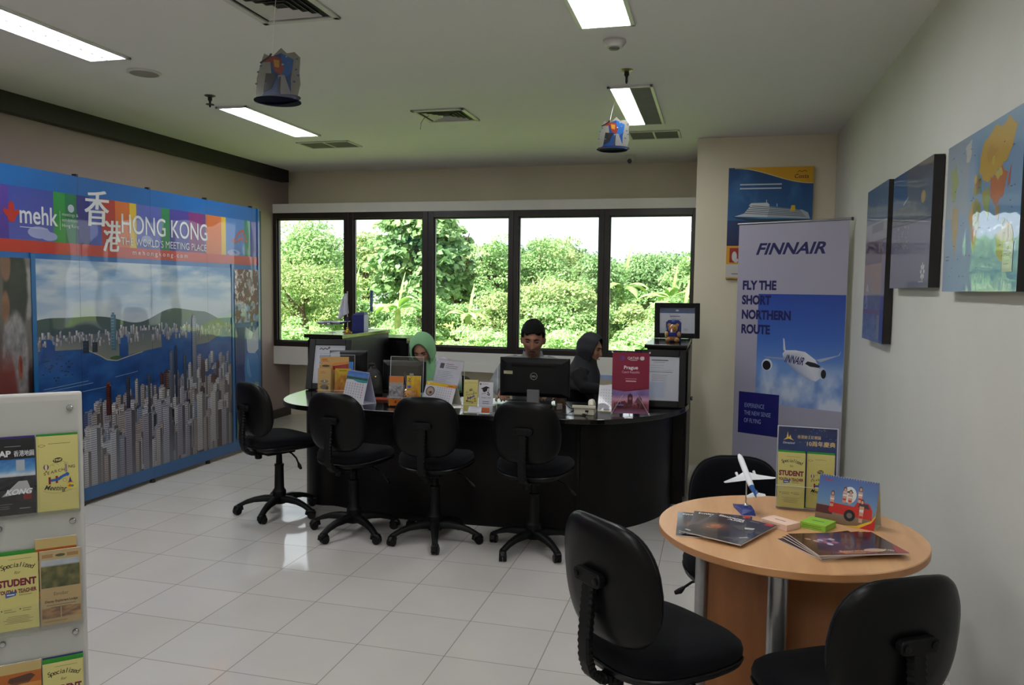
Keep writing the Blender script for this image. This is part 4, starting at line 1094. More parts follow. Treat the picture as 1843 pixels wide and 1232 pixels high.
# on the right wall (faces look towards -X; u runs towards the viewer, i.e. -Y)
def strip_city():
    W, H = .64, .94; A = Art()
    A.field(0, .62, W, H, 30, 24, lambda U, V_: ramp(V_, [(0, (150, 156, 166)), (.5, (120, 136, 160)), (1, (96, 118, 152))]) + 40 * (fbm(U, V_, 71, 4)[..., None] - .5))
    A.rect(0, .60, W, .72, (150, 150, 150), (180, 182, 184)); A.lines(.2, .66, .4, 1, .01, .05, (128, 130, 136))
    A.rect(0, .47, W, .61, (70, 44, 44), (88, 60, 56)); A.field(0, .28, W, .47, 24, 12, lambda U, V_: mixc((176, 110, 56), (120, 110, 120), fbm(U, V_, 72, 5)))
    A.ell(.2, .33, .07, .07, (130, 116, 116)); A.ell(.12, .25, .05, .1, (176, 170, 166)); A.field(0, .16, W, .3, 24, 10, lambda U, V_: mixc((110, 104, 100), (150, 144, 142), fbm(U, V_, 73, 5)))
    A.line([(.06, .22), (.1, .28), (.14, .22), (.09, .17), (.06, .2)], .018, (206, 204, 202)); A.rect(0, .165, W, .19, (150, 100, 84))
    A.field(0, 0, W, .165, 30, 14, lambda U, V_: mixc((90, 92, 100), (170, 168, 164), fbm(U, V_, 74, 8)))
    A.rect(.54, 0, W, .6, (96, 84, 124), (116, 100, 132)); A.rect(.46, .02, .53, .16, (170, 160, 110)); A.rect(.54, .02, W, .2, (70, 50, 120), (84, 66, 130))
    canvas('travel_collage', 'narrow tall dark-edged collage picture, farthest along the bare wall', (.93, 5.545, 1.31), (0, -1, 0), W, H, .046, A)
strip_city()
def purple():
    W, H = .82, .6; A = Art()
    A.rect(0, 0, W, .33, (96, 92, 124), (120, 114, 138)); A.rect(0, .33, W, H, (104, 104, 112), (92, 94, 100)); A.poly([(0, .4), (.36, .36), (.30, .6), (0, .6)], (40, 84, 140))
    A.field(.02, .33, .8, .42, 40, 8, lambda U, V_: mixc((70, 76, 84), (130, 130, 130), fbm(U, V_, 81, 10))); A.line([(0, .335), (.3, .325), (W, .32)], .008, (50, 46, 54))
    A.ell(.66, .43, .04, .03, (196, 160, 60)); A.line([(.25, .43), (.36, .46)], .012, (190, 190, 190))
    g = random.Random(5); A.up()
    for k in range(30): A.ell(g.uniform(.08, .4), g.uniform(.2, .32), .006, .006, (186, 182, 196), 6, False)
    cx, cy = .71, .075; A.up()
    for k in range(8):
        a = k * PI / 4; A.ell(cx + .028 * math.cos(a), cy + .028 * math.sin(a), .016, .009, (226, 222, 226), 10, False, a)
    A.lines(.64, .025, .14, 1, .01, .006, (190, 186, 196))
    canvas('airline_picture', 'purple-grey dark-edged picture with a small white flower mark, in the middle of the three', (.93, 4.765, 1.63), (0, -1, 0), W, H, .046, A)
purple()
def world_map():
    W, H = .86, .6; A = Art()
    A.rect(0, 0, W, H, (96, 150, 206), (120, 160, 200))
    A.rect(0, .0, .06, H, (110, 144, 196), (110, 160, 206))
    A.field(.0, .3, .3, .6, 10, 10, lambda U, V_: mixc((120, 160, 200), (150, 160, 170), fbm(U, V_, 91, 3)))
    land = [([(.05, .50), (.13, .52), (.17, .45), (.12, .36), (.07, .40)], (150, 176, 96)), ([(.10, .33), (.16, .34), (.19, .24), (.15, .13), (.12, .2)], (190, 160, 110)),
            ([(.34, .33), (.40, .35), (.46, .31), (.44, .24), (.40, .14), (.36, .2), (.31, .28)], (176, 170, 80)), ([(.36, .39), (.42, .44), (.46, .40), (.42, .36), (.37, .36)], (150, 150, 90)),
            ([(.42, .44), (.46, .54), (.56, .575), (.72, .59), (.80, .55), (.76, .48), (.66, .42), (.56, .40), (.48, .40)], (222, 178, 60)), ([(.55, .41), (.66, .43), (.73, .40), (.70, .33), (.62, .30), (.56, .34)], (214, 110, 62)),
            ([(.46, .37), (.54, .38), (.56, .33), (.50, .30)], (176, 176, 80)), ([(.50, .34), (.56, .34), (.54, .25), (.51, .3)], (160, 190, 90)), ([(.62, .30), (.66, .30), (.65, .24), (.63, .26)], (190, 150, 90)),
            ([(.64, .20), (.74, .24), (.80, .20), (.79, .12), (.72, .10), (.65, .13)], (196, 166, 66)), ([(.24, .56), (.32, .58), (.30, .5), (.26, .5)], (210, 214, 214)), ([(.73, .34), (.745, .40), (.76, .42), (.75, .36)], (200, 90, 70)), ([(.68, .22), (.72, .24), (.70, .25)], (150, 170, 90))]
    gr = random.Random(31)
    def rough_(p, amp=.16):
        for _ in range(3):
            o_ = []
            for a, b in zip(p, p[1:] + p[:1]):
                d_ = (b[0] - a[0], b[1] - a[1]); k_ = gr.uniform(-amp, amp); o_ += [a, ((a[0] + b[0]) / 2 - d_[1] * k_, (a[1] + b[1]) / 2 + d_[0] * k_)]
            p = o_
        return p
    for p, c in land: A.poly(rough_(p), tuple(int(v * .92) for v in c))
    for p, c in (([(.50, .50), (.56, .52), (.62, .50), (.58, .45), (.52, .46)], (196, 150, 60)), ([(.60, .41), (.66, .425), (.68, .40), (.63, .385)], (206, 190, 90)), ([(.33, .29), (.37, .31), (.39, .27), (.35, .25)], (206, 150, 70)), ([(.39, .30), (.44, .30), (.43, .26), (.40, .26)], (120, 150, 80)), ([(.37, .22), (.42, .23), (.41, .18), (.39, .17)], (190, 110, 80)), ([(.70, .22), (.76, .23), (.75, .14), (.70, .13)], (176, 150, 60))): A.poly(rough_(p), c)
    for (a, b, c) in ((.36, .30, (206, 140, 70)), (.40, .27, (130, 160, 80)), (.38, .23, (196, 120, 80)), (.42, .30, (120, 150, 90)), (.41, .40, (190, 110, 90)), (.44, .38, (120, 160, 110)), (.39, .42, (214, 190, 90)), (.58, .46, (206, 190, 80))): A.ell(a, b, .016, .018, c, 9)
    g = random.Random(8); A.up()
    for k in range(40): A.rect((x := g.uniform(.05, .8)), (y := g.uniform(.05, .56)), x + g.uniform(.01, .025), y + .004, (50, 70, 110), up=False)
    A.lines(.04, .14, .06, 2, .014, .006, (40, 60, 110)); A.rect(.72, .065, .815, .165, (206, 202, 198)); A.text('ETIHAD', .7675, .11, .026, (110, 96, 84), .01, 'c', width=.075); A.ell(.7675, .145, .01, .007, (150, 120, 70), 8); A.lines(.733, .09, .07, 1, .01, .004, (150, 144, 140))
    canvas('world_map', 'glossy blue world map panel, largest and nearest picture on the bare wall', (.93, 3.71, 1.612), (0, -1, 0), W, H, .046, A, 'map')
world_map()

# ------------------------------------------------------------------ roll-up banner
def finnair():
    pl_, pr_ = Vector((.163, 6.7, 0)), Vector((.94, 6.3, 0)); u = (pr_ - pl_).normalized(); W = (pr_ - pl_).length; H = 2.06
    t = thing('rollup_banner', 'tall white and blue FINNAIR roll-up banner before the pillar', 'banner'); t.matrix_world = frame_M(pl_ + Vector((0, 0, .085)), u, (0, 0, 1))
    A = Art(); navy = (22, 24, 92)
    A.rect(0, 0, W, H, (168, 164, 184), (176, 172, 190))
    A.text('FINNAIR', .145, 1.815, .125, navy, .028, width=.56, shear=.36)
    for i, s in enumerate(('FLY THE', 'SHORT', 'NORTHERN', 'ROUTE')): pass
    px, W2 = .185, W - .004
    A.field(px, .62, W2, 1.50, 50, 80, lambda U, V_: (lambda n, b: b * (1 - n[..., None]) + np.array((206, 216, 236)) * n[..., None])(np.clip((fbm(U, V_ * .8, 61, 5, 5) - .40) * 3.5, 0, 1) * np.clip((.42 - V_) * 5, 0, 1) * .95, ramp(V_, [(0, (120, 150, 210)), (.35, (110, 150, 216)), (.6, (66, 110, 196)), (1, (40, 76, 168))])))
    # airliner seen from the front quarter
    A.poly([(.50, .97), (.40, .985), (.28, .99), (.24, 1.0), (.40, 1.0), (.52, 1.01)], (150, 160, 190)); A.poly([(.66, 1.0), (.83, 1.045), (.85, 1.08), (.84, 1.045), (.70, .985)], (176, 186, 210))
    A.poly([(.425, 1.05), (.41, 1.15), (.40, 1.155), (.405, 1.06)], (206, 210, 226))
    body = [(.40, 1.03), (.42, 1.06), (.50, 1.065), (.58, 1.055), (.66, 1.0), (.70, .92), (.70, .86), (.67, .835), (.62, .84), (.54, .88), (.46, .94), (.41, .99)]
    A.poly(body, [(232, 234, 242)] * 5 + [(214, 218, 232)] * 3 + [(150, 158, 190)] * 4)
    A.ell(.275, .935, .045, .048, (214, 218, 230)); A.ell(.272, .93, .034, .038, (20, 20, 30)); A.ell(.715, .90, .028, .045, (200, 206, 222)); A.ell(.725, .895, .02, .035, (24, 24, 34))
    A.poly([(.58, .965), (.6, .985), (.66, .975), (.7, .955), (.69, .94), (.62, .945)], (26, 28, 44)); A.text('INNAIR', .415, .97, .085, navy, .02, width=.15, shear=.25, rot=-.12)
    for i, s in enumerate(('FLY THE', 'SHORT', 'NORTHERN', 'ROUTE')): A.text(s, .045, 1.535 - i * .118, .098, navy, .045, width=(.285, .245, .41, .245)[i])
    A.rect(.045, .36, .385, .70, (28, 28, 108), (34, 32, 116))
    for i, s in enumerate(('EXPERIENCE', 'THE NEW SENSE', 'OF FLYING')): A.text(s, .095, .575 - i * .062, .05, (150, 166, 206), 0, width=(.17, .225, .145)[i])
    A.build('printed_sheet', P_cloth, t)
    Mb = mat('banner_back', (170, 170, 176), rough=.6); bm = BM(); add_box(bm, 0, W, 0, H, -.002, -.0004); obj('sheet_back', bm, Mb, t)
    Ms = mat('banner_silver', (150, 150, 154), rough=.3, metal=.8)
    bm = BM(); add_tube(bm, [(-.015, H + .003, -.002), (W + .015, H + .003, -.002)], .009, 12); obj('top_rail', bm, Ms, t, smooth=40)
    for xx in (-.018, W + .018):
        bm = BM(); add_box(bm, xx - .006, xx + .006, H - .008, H + .016, -.014, .01); obj('end_cap', bm, mat('cap_dark', (40, 38, 38), rough=.5), t, bevel=.002)
    bm = BM(); add_prism(bm, [(-.06, -.083), (.05, -.083), (.05, -.04), (.03, 0), (-.03, 0), (-.06, -.05)], -.01, W + .01, M=Matrix(((0, 0, 1, 0), (0, 1, 0, 0), (1, 0, 0, 0), (0, 0, 0, 1)))); obj('cassette', bm, Ms, t, bevel=.004)
    bm = BM(); add_tube(bm, [(W / 2, -.05, -.03), (W / 2, H, -.012)], .007, 8); obj('support_pole', bm, Ms, t)
finnair()
# ------------------------------------------------------------------ printed things and small objects
M_paper = mat('paper_white', (226, 224, 220), rough=.7, vary=.02)
M_page_y = mat('paper_yellow', (192, 182, 112), rough=.65, vary=.03)
M_page_g = mat('paper_green', (40, 130, 40), rough=.6, vary=.04)
M_framewood = mat('frame_black', (8, 7, 7), rough=.4, vary=.1, spec=.2)
M_edge_acr = mat('acrylic_edge', (214, 222, 226), rough=.25, vary=.02)
M_glasspic = glass_mat('picture_glass', (.97, .97, .97))
M_gold = mat('gold_metal', (206, 164, 70), rough=.25, metal=.9, vary=.05)
M_chrome = mat('chrome', (200, 200, 204), rough=.12, metal=1, vary=.02)

def sheet(name, label, cat, o, u, v, W, H, T, art, group=None, page=None, mt=None, pname=('cover', 'pages')):
    t = thing(name, label, cat, group=group); t.matrix_world = frame_M(o, u, v)
    bm = BM(); add_box(bm, 0, W, 0, H, -T, -.0002); obj(pname[1], bm, page or M_paper, t)
    if art: art.build(pname[0], mt or P_gloss, t)
    return t

# artwork of the leaflets (10 x 21 cm) ------------------------------------------------
YEL, YEL2, MAR = (214, 204, 128), (208, 198, 120), (120, 22, 56)
def art_student(W=.1, H=.21):
    A = Art(); A.rect(0, 0, W, H, YEL2, YEL)
    A.lines(.03, H - .012, W - .035, 1, .01, .001, (120, 110, 70))
    A.arc_text('Specialized', W / 2, H - .125, .092, 113, 67, .019, (60, 56, 30), .01, .2)
    A.text('for', W / 2, H - .052, .012, (70, 60, 30), 0, 'c', shear=.3)
    A.text('STUDENT', W / 2, H - .085, .026, MAR, .05, 'c', W * .9); A.text('YOUTH & TEACHER', W / 2, H - .105, .014, MAR, .045, 'c', W * .9)
    A.poly([(.022, .093), (.046, .097), (.045, .109), (.021, .105)], (60, 90, 160)); A.lines(.025, .099, .018, 1, .004, .003, (220, 226, 236)); A.lines(.053, .108, .03, 3, .006, .002, (150, 136, 80))
    for x in (.012, .055):
        A.ell(x, .058, .002, .002, (60, 50, 40), 6); A.lines(x + .005, .058, .03, 2, .006, .0016, (130, 120, 70))
    A.lines(.012, .038, .076, 5, .0045, .0012, (140, 130, 78), align='c'); return A
def art_search(W=.1, H=.21):
    A = Art(); A.rect(0, 0, W, H, YEL2, YEL); A.rect(.004, 0, .0048, H, (180, 170, 96))
    A.lines(.028, H - .022, .066, 1, .01, .0012, (110, 100, 70)); A.line([(.004, H - .026), (.012, H - .03), (.022, H - .026), (.012, H - .022), (.004, H - .026)], .001, (110, 100, 70))
    A.ell(.05, H - .068, .012, .007, (70, 60, 40), 12, rot=.2); A.text('TRIP', .05, H - .0715, .008, YEL, .03, 'c', .02, rot=.1)
    A.ell(.022, H - .086, .0065, .008, (110, 70, 110)); A.ell(.022, H - .086, .003, .008, (220, 210, 160)); A.rect(.0205, H - .1, .0235, H - .096, (120, 40, 30))
    for x, y, r in ((.036, -.086, .006), (.044, -.083, .007), (.062, -.078, .006), (.07, -.081, .005)): A.line([(x + r * math.cos(a * .52), H + y + r * math.sin(a * .52)) for a in range(7)], .0008, (140, 126, 70))
    for i, ch in enumerate('SEARCH'): A.text(ch, .016 + i * .0085, H - .108 + i * .0018, .011, (90, 80, 50), .02)
    A.rect(.067, H - .103, .072, H - .08, (150, 130, 130)); A.text('NG', .075, H - .092, .011, (90, 80, 50), .02)
    A.rect(.027, H - .134, .0325, H - .114, (140, 32, 32)); A.rect(.044, H - .132, .0495, H - .112, (140, 32, 32)); A.line([(.0325, H - .124), (.05, H - .122), (.06, H - .114), (.073, H - .108)], .007, (34, 90, 170)); A.ell(.072, H - .109, .005, .005, (34, 90, 170), 12)
    A.ell(.066, H - .125, .005, .005, (150, 130, 70), 14); A.ell(.066, H - .125, .004, .004, YEL, 14); A.poly([(.075, H - .131), (.079, H - .116), (.083, H - .131)], (70, 50, 120)); A.line([(.073, H - .132), (.085, H - .131)], .0016, (150, 40, 40))
    A.text('Meeting', .015, H - .148, .019, (40, 36, 24), .003, width=.052, shear=.35, rot=-.12)
    A.ell(.081, H - .143, .011, .009, (226, 200, 50)); A.ell(.078, H - .142, .004, .004, (200, 70, 50), 8); A.ell(.084, H - .143, .004, .004, (40, 120, 160), 8)
    A.line([(.014 + .07 * q / 12, H - .152 - .008 * math.sin(PI * q / 12)) for q in range(13)], .0008, (140, 126, 70)); return A
def art_map(W=.1, H=.21):
    A = Art(); A.rect(0, 0, W, H, (22, 22, 26), (30, 30, 36)); A.lines(.03, H - .022, .06, 1, .01, .0014, (150, 150, 156))
    A.text('MAP', -.0, H - .048, .022, (224, 224, 228), .045, width=.044); 
    for k in (0, .0006): A.text('香港地圖', .05 + k, H - .048, .018, (214, 214, 220), 0, width=.047)
    A.field(0, .092, W, H - .056, 14, 10, lambda U, V_: ramp(V_, [(0, (120, 130, 140)), (.3, (200, 206, 214)), (.5, (90, 150, 206)), (1, (50, 110, 176))]) + 60 * (fbm(U, V_, 7, 5)[..., None] - .5))
    A.rect(.055, .12, .075, .15, (170, 180, 190)); A.field(0, .05, W, .105, 20, 8, lambda U, V_: mixc((20, 22, 26), (96, 98, 104), fbm(U, V_, 8, 7) * (V_ * .8 + .1)))
    A.poly([(.02, .052), (.09, .06), (.08, .092), (.06, .092)], (176, 176, 180)); A.text('KONG', .028, .056, .02, (240, 240, 240), .03, width=.06, shear=.35); A.rect(.07, .04, .09, .056, (120, 24, 28))
    A.lines(.006, .03, .05, 3, .006, .0014, (120, 120, 126)); A.lines(.06, .016, .034, 1, .006, .002, (150, 150, 156)); return A
def art_lodge(W=.1, H=.21):
    A = Art(); A.rect(0, 0, W, H, (176, 150, 104), (186, 162, 116)); A.rect(.006, H - .02, .032, H - .01, (160, 126, 80)); A.rect(.066, H - .02, .094, H - .01, (160, 126, 80)); A.ell(.05, H - .015, .012, .004, (70, 80, 50))
    A.field(.003, H - .105, W - .003, H - .026, 22, 16, lambda U, V_: np.where((V_ > .78)[..., None], mixc((150, 160, 170), (190, 194, 196), fbm(U, V_, 3, 3)), mixc((34, 44, 26), (128, 120, 70), np.clip(fbm(U, V_, 4, 5) * 1.3 - .2 + .2 * V_, 0, 1))))
    A.text('Etnobar', .05, H - .128, .014, (96, 80, 54), .0, 'c', .036); A.text('Disney Explorers Lodge', .05, H - .147, .009, (74, 56, 36), .03, 'c', .08)
    A.lines(.012, H - .156, .076, 2, .006, .0018, (110, 90, 60), align='c')
    A.field(.003, .018, W - .003, .048, 16, 6, lambda U, V_: mixc((70, 40, 26), (196, 150, 90), np.clip(fbm(U, V_, 9, 5) * 1.4 - .2, 0, 1))); A.rect(.048, .018, .05, .048, (186, 162, 116)); A.lines(.008, .008, .08, 1, .005, .003, (150, 120, 76)); return A
def art_orange(W=.1, H=.21):
    A = Art(); A.rect(0, 0, W, H, (196, 120, 40), (210, 140, 60)); A.rect(0, H - .06, W, H - .028, (180, 96, 24)); A.rect(0, H - .028, W, H, (196, 170, 110))
    A.poly([(.02, H - .05), (.025, H - .04), (.075, H - .034), (.085, H - .042), (.07, H - .058), (.035, H - .062)], (84, 48, 28)); A.rect(.03, H - .06, .07, H - .055, (110, 66, 36))
    A.field(0, .02, W, H - .075, 14, 12, lambda U, V_: mixc((60, 70, 50), (170, 170, 160), np.clip(fbm(U, V_, 14, 4) * V_ * 1.6, 0, 1))); return A

# leaflets in the rack --------------------------------------------------------------
def in_rack(s, z, W, art, label, dy=.006, page=None, name='leaflet', T=.003, mt=None, H=.21):
    o = RK0 + RE * (s + W) + RN * (dy + T) + Vector((0, 0, z + .0005))
    return sheet(name, label, 'leaflet', o, -RE, (0, 0, 1), W, H, T, art, 'leaflets in the brochure rack', page, mt)
in_rack(.0128, .97, .0995, None, 'green leaflet edge showing behind the hot-air-balloon leaflet in the rack', .006, M_page_g, H=.214)
in_rack(.0128, .97, .0995, art_search(.0995, .209), 'yellow leaflet with red and blue plane drawing in the top row of the rack', .012, M_page_y, H=.209)
in_rack(.1155, .97, .0995, None, 'purple leaflet edge showing behind the black map leaflet', .006, mat('paper_purple', (60, 44, 120), rough=.6), H=.2135)
in_rack(.1155, .97, .0995, art_map(.0995, .209), 'black city map leaflet with white Chinese characters in the rack', .012, mat('paper_black', (24, 24, 28), rough=.6), H=.209)
in_rack(.0128, .65, .0995, art_lodge(.0995, .21), 'tan lodge leaflet with forest photo in the middle rack row', .016)
in_rack(.022, .7258, .1, art_orange(.1, .167), 'orange leaflet standing up behind the tan lodge leaflet', .006, H=.167)
in_rack(.1155, .65, .0995, None, 'green leaflet edge behind the student leaflet in the middle rack row', .006, M_page_g, H=.2185)
in_rack(.1155, .65, .0995, art_student(.0995, .209), 'yellow STUDENT leaflet in the middle row of the rack', .012, M_page_y, H=.209)
in_rack(.0128, .33, .0995, None, 'dark blue leaflet edge at the back of the lowest visible rack pocket', .0045, mat('paper_navy', (40, 40, 100), rough=.6), H=.222)
in_rack(.0128, .33, .0995, None, 'green leaflet edge behind the student leaflet in the lowest visible rack row', .0085, M_page_g, H=.2195)
in_rack(.0128, .33, .0995, art_student(.0995, .208), 'yellow STUDENT leaflet in the lowest visible rack row', .014, M_page_y, H=.208)
in_rack(.1155, .33, .0995, art_orange(.0995, .225), 'orange and tan leaflet in the lowest visible rack row', .008, H=.225)

# model aircraft -------------------------------------------------------------------
def aircraft(label, loc, rz, L, pitch, stand_h, white, tailc, base_col, group=None, base='wedge', bank=0.0, yaw=0.0):
    t = thing('model_aircraft', label, 'model aircraft', loc, rz, group)
    Mw = mat('aircraft_' + white[0], white[1], rough=.25, vary=.02, coat=.3); Mt = mat('aircraft_tail_' + tailc[0], tailc[1], rough=.25, coat=.3)
    R = Matrix.Translation((0, 0, stand_h)) @ Matrix.Rotation(yaw, 4, 'Z') @ Matrix.Rotation(pitch, 4, 'Y') @ Matrix.Rotation(bank, 4, 'X')      # nose along -x, raised by pitch
    r = L * .053; rings = []; n = 16
    for s, k, dz in ((0, .08, -.1), (.02, .42, -.08), (.05, .7, -.04), (.1, .93, 0), (.16, 1, 0), (.62, 1, 0), (.74, .9, .08), (.85, .62, .28), (.94, .34, .46), (1, .1, .55)):
        rings.append([R @ Vector((L * (s - .48), r * k * math.cos(2 * PI * q / n), r * k * math.sin(2 * PI * q / n) + r * dz)) for q in range(n)])
    bm = BM(); add_rings(bm, rings, smooth=True)
    for f in bm.faces:
        c = R.inverted() @ f.calc_center_median()
        if c.x > L * .30: f.material_index = 1
    obj('fuselage', bm, [Mw, Mt], t, smooth=50)
    for sy in (-1, 1):
        bm = BM(); rr = []
        for q, (x, y, z, ch, th) in enumerate(((-.08, .03, -.3, .19, .024), (.02, .2, .0, .11, .014), (.115, .44, .45, .04, .006), (.135, .47, .75, .02, .004))):
            rr.append([R @ Vector((L * (x + dx * ch), sy * L * y, r * z + L * th * dz)) for dx, dz in ((0, 0), (.3, .6), (1, .05), (1, -.05), (.3, -.5))])
        add_rings(bm, rr); wg = obj('wing', bm, Mw, t, smooth=50)
        bm = BM(); c = R @ Vector((L * -.045, sy * L * .16, -r * .75)); ax = (R.to_3x3() @ Vector((1, 0, 0))).normalized()
        add_tube(bm, [c - ax * L * .05, c - ax * L * .045, c, c + ax * L * .03, c + ax * L * .05], [r * .35, r * .48, r * .46, r * .36, r * .2], 14); obj('engine', bm, Mw, wg, smooth=50)
        bm = BM(); rr = []
        for x, y, z, ch in ((.40, .02, .45, .1), (.47, .17, .75, .045)):
            rr.append([R @ Vector((L * (x + dx * ch), sy * L * y, r * z + L * .008 * dz)) for dx, dz in ((0, 0), (.3, .6), (1, 0), (.3, -.5))])
        add_rings(bm, rr); obj('tailplane', bm, Mw, t)
    bm = BM(); rr = []
    for x, z, ch in ((.33, .7, .15), (.39, 1.9, .11), (.47, 3.3, .06)):
        rr.append([R @ Vector((L * (x + dx * ch), L * .007 * dy, r * z)) for dx, dy in ((0, 0), (.3, 1), (1, 0), (.3, -1))])
    add_rings(bm, rr); obj('tail_fin', bm, Mt, t)
    bm = BM()
    if base == 'wedge':
        a = .06; P = [(-a, -.028, 0), (a * .8, -.032, 0), (a, .02, 0), (-a * .6, .04, 0)]; Q = [(-a * 1.15, -.03, .012), (a * .6, -.026, .02), (a * .85, .016, .022), (-a * .7, .034, .014)]
        add_rings(bm, [[Vector(p) for p in P], [Vector(p) for p in Q]])
    else:
        add_lathe(bm, [(.03, 0), (.03, .003), (.01, .006)], 24)
    obj('stand_base', bm, mat('stand_' + base_col[0], base_col[1], rough=.3, vary=.05), t, bevel=.001)
    bm = BM(); top = R @ Vector((L * .02, 0, -r * .8)); add_tube(bm, [(0, 0, .01), (top.x * .5, top.y * .5, top.z * .5), top], .0032, 8)
    if base == 'wedge': add_ball(bm, (0, 0, .024), .010, 12, 8)
    obj('stand_rod', bm, M_chrome, t, smooth=50)
    return t

# ------------------------------------------------------------------ on the round table
TT = .7505
aircraft('white model airliner with blue tail on a blue wedge stand, on the round table', (.134, 3.125, TT), D(-74), .215, D(39), .145, ('white', (226, 228, 232)), ('blue', (30, 84, 150)), ('blue', (26, 50, 130)), bank=D(6), yaw=D(6))
def art_mag(kind):
    A = Art(); W, H = .297, .21
    def photo(U, V_):
        if kind == 'dark':
            c = mixc((20, 22, 34), (52, 50, 66), fbm(U, V_, 51, 4)); gl = np.exp(-((U - .3) / .22) ** 2 - ((V_ - .45) / .2) ** 2)
            return c + gl[..., None] * np.array((170, 92, 40)) * fbm(U, V_, 52, 8)[..., None] * 1.3 + np.clip(.12 - U, 0, 1)[..., None] * np.array((700, 720, 900)) * (V_ > .35)[..., None] * .6
        c = mixc((44, 20, 22), (84, 40, 36), fbm(U, V_, 53, 3)); gl = np.exp(-((U - .32) / .16) ** 2 - ((V_ - .6) / .28) ** 2); g2 = np.exp(-((U - .42) / .4) ** 2 - ((V_ - .1) / .1) ** 2)
        return c + gl[..., None] * np.array((140, 110, 130)) * fbm(U, V_, 54, 8)[..., None] * 1.5 + g2[..., None] * np.array((170, 110, 60)) * fbm(U, V_, 55, 9)[..., None] * 1.2
    return photo, W, H
def magazine(label, tl, tr, bl, z, kind, group, landscape=False):
    """tl, tr, bl: three corners on the table top"""
    u = Vector((tr[0] - tl[0], tr[1] - tl[1], 0)); v = Vector((tl[0] - bl[0], tl[1] - bl[1], 0)); W = u.length; u.normalize()
    v = (v - u * v.dot(u)); H = v.length; v.normalize()
    A = Art(); ph, _, _ = art_mag(kind); A.field(0, 0, W, H, 44, 44, ph)
    if kind == 'dark':
        A.text('Emirates', W * .08, H * .89, .026, (236, 232, 226), .03, width=W * .44); A.text('A380', W * .28, H * .815, .024, (236, 232, 226), .03, width=W * .26); A.poly([(W * .84, H * .9), (W * .97, H * .9), (W * .97, H), (W * .84, H)], (200, 40, 40)); A.lines(W * .6, H * .93, W * .2, 1, .01, .003, (200, 200, 206))
        A.poly([(W * .50, H * .62), (W * .62, H * .72), (W * .84, H * .66), (W * .86, H * .56), (W * .66, H * .52)], (84, 84, 70)); A.poly([(W * .68, H * .64), (W * .82, H * .69), (W * .83, H * .62), (W * .72, H * .58)], (206, 204, 200))
        A.lines(W * .3, H * .12, W * .55, 3, .012, .003, (120, 96, 80), align='c'); A.line([(W * .84, H * .22), (W * .93, H * .30)], .008, (196, 196, 190)); A.line([(W * .04, H * .1), (W * .14, H * .08)], .008, (196, 206, 190))
    else:
        for x, y, c in ((.20, .62, (206, 170, 150)), (.26, .66, (190, 196, 220)), (.34, .6, (40, 60, 120)), (.40, .68, (200, 190, 200)), (.14, .72, (196, 140, 110)), (.44, .58, (60, 60, 90)), (.30, .46, (210, 206, 220))): A.ell(W * x, H * y, W * .03, H * .05, c, 12, rot=.5)
        A.text('Emirates', W * .28, H * .12, .018, (230, 190, 140), .01, width=W * .3); A.lines(W * .3, H * .07, W * .28, 2, .009, .003, (210, 170, 120)); A.ell(W * .68, H * .16, W * .12, H * .07, (214, 180, 150), 18)
        A.poly([(W * .86, 0), (W, 0), (W, H * .34), (W * .95, H * .34)], (170, 24, 30)); A.text('A380', W * .78, H * .16, .02, (230, 220, 216), .01, width=W * .1, rot=-.6)
    return sheet('magazine', label, 'magazine', (bl[0], bl[1], z), u, v, W, H, .0035, A, group, mat('magazine_pages', (206, 200, 196), rough=.6), P_gloss)
GM = 'dark airline magazines fanned on the round table'; GR = 'reddish airline magazines fanned on the round table'
magazine('dark Emirates magazine at the bottom of the left fan on the round table', (-.128, 3.03), (.088, 3.035), (-.112, 2.735), TT + .0036, 'dark', GM)
magazine('dark Emirates magazine in the middle of the left fan on the round table', (-.062, 3.043), (.150, 3.028), (-.078, 2.748), TT + .0092, 'dark', GM)
magazine('dark Emirates magazine on top of the left fan, cabin photo uncovered', (.033, 3.02), (.238, 2.918), (-.103, 2.756), TT + .0148, 'dark', GM)
def rot_mag(c, ang, W, H):
    u = Vector((math.cos(ang), math.sin(ang))); v = Vector((-u.y, u.x)); c = Vector(c)
    return tuple(c + v * H), tuple(c + v * H + u * W), tuple(c)
for i, (c, a, lab) in enumerate((((.352, 2.612), .60, 'reddish magazine lowest in the fan near the wall side of the round table'), ((.347, 2.61), .49, 'reddish magazine second from the bottom of the fan'), ((.343, 2.606), .42, 'reddish magazine just under the top of the fan'), ((.339, 2.602), .36, 'reddish magazine on top of the fan, group photo uncovered'))):
    tl, tr, bl = rot_mag(c, a, .305, .222)
    magazine(lab, tl, tr, bl, TT + .0036 + .0056 * i, 'red', GR)
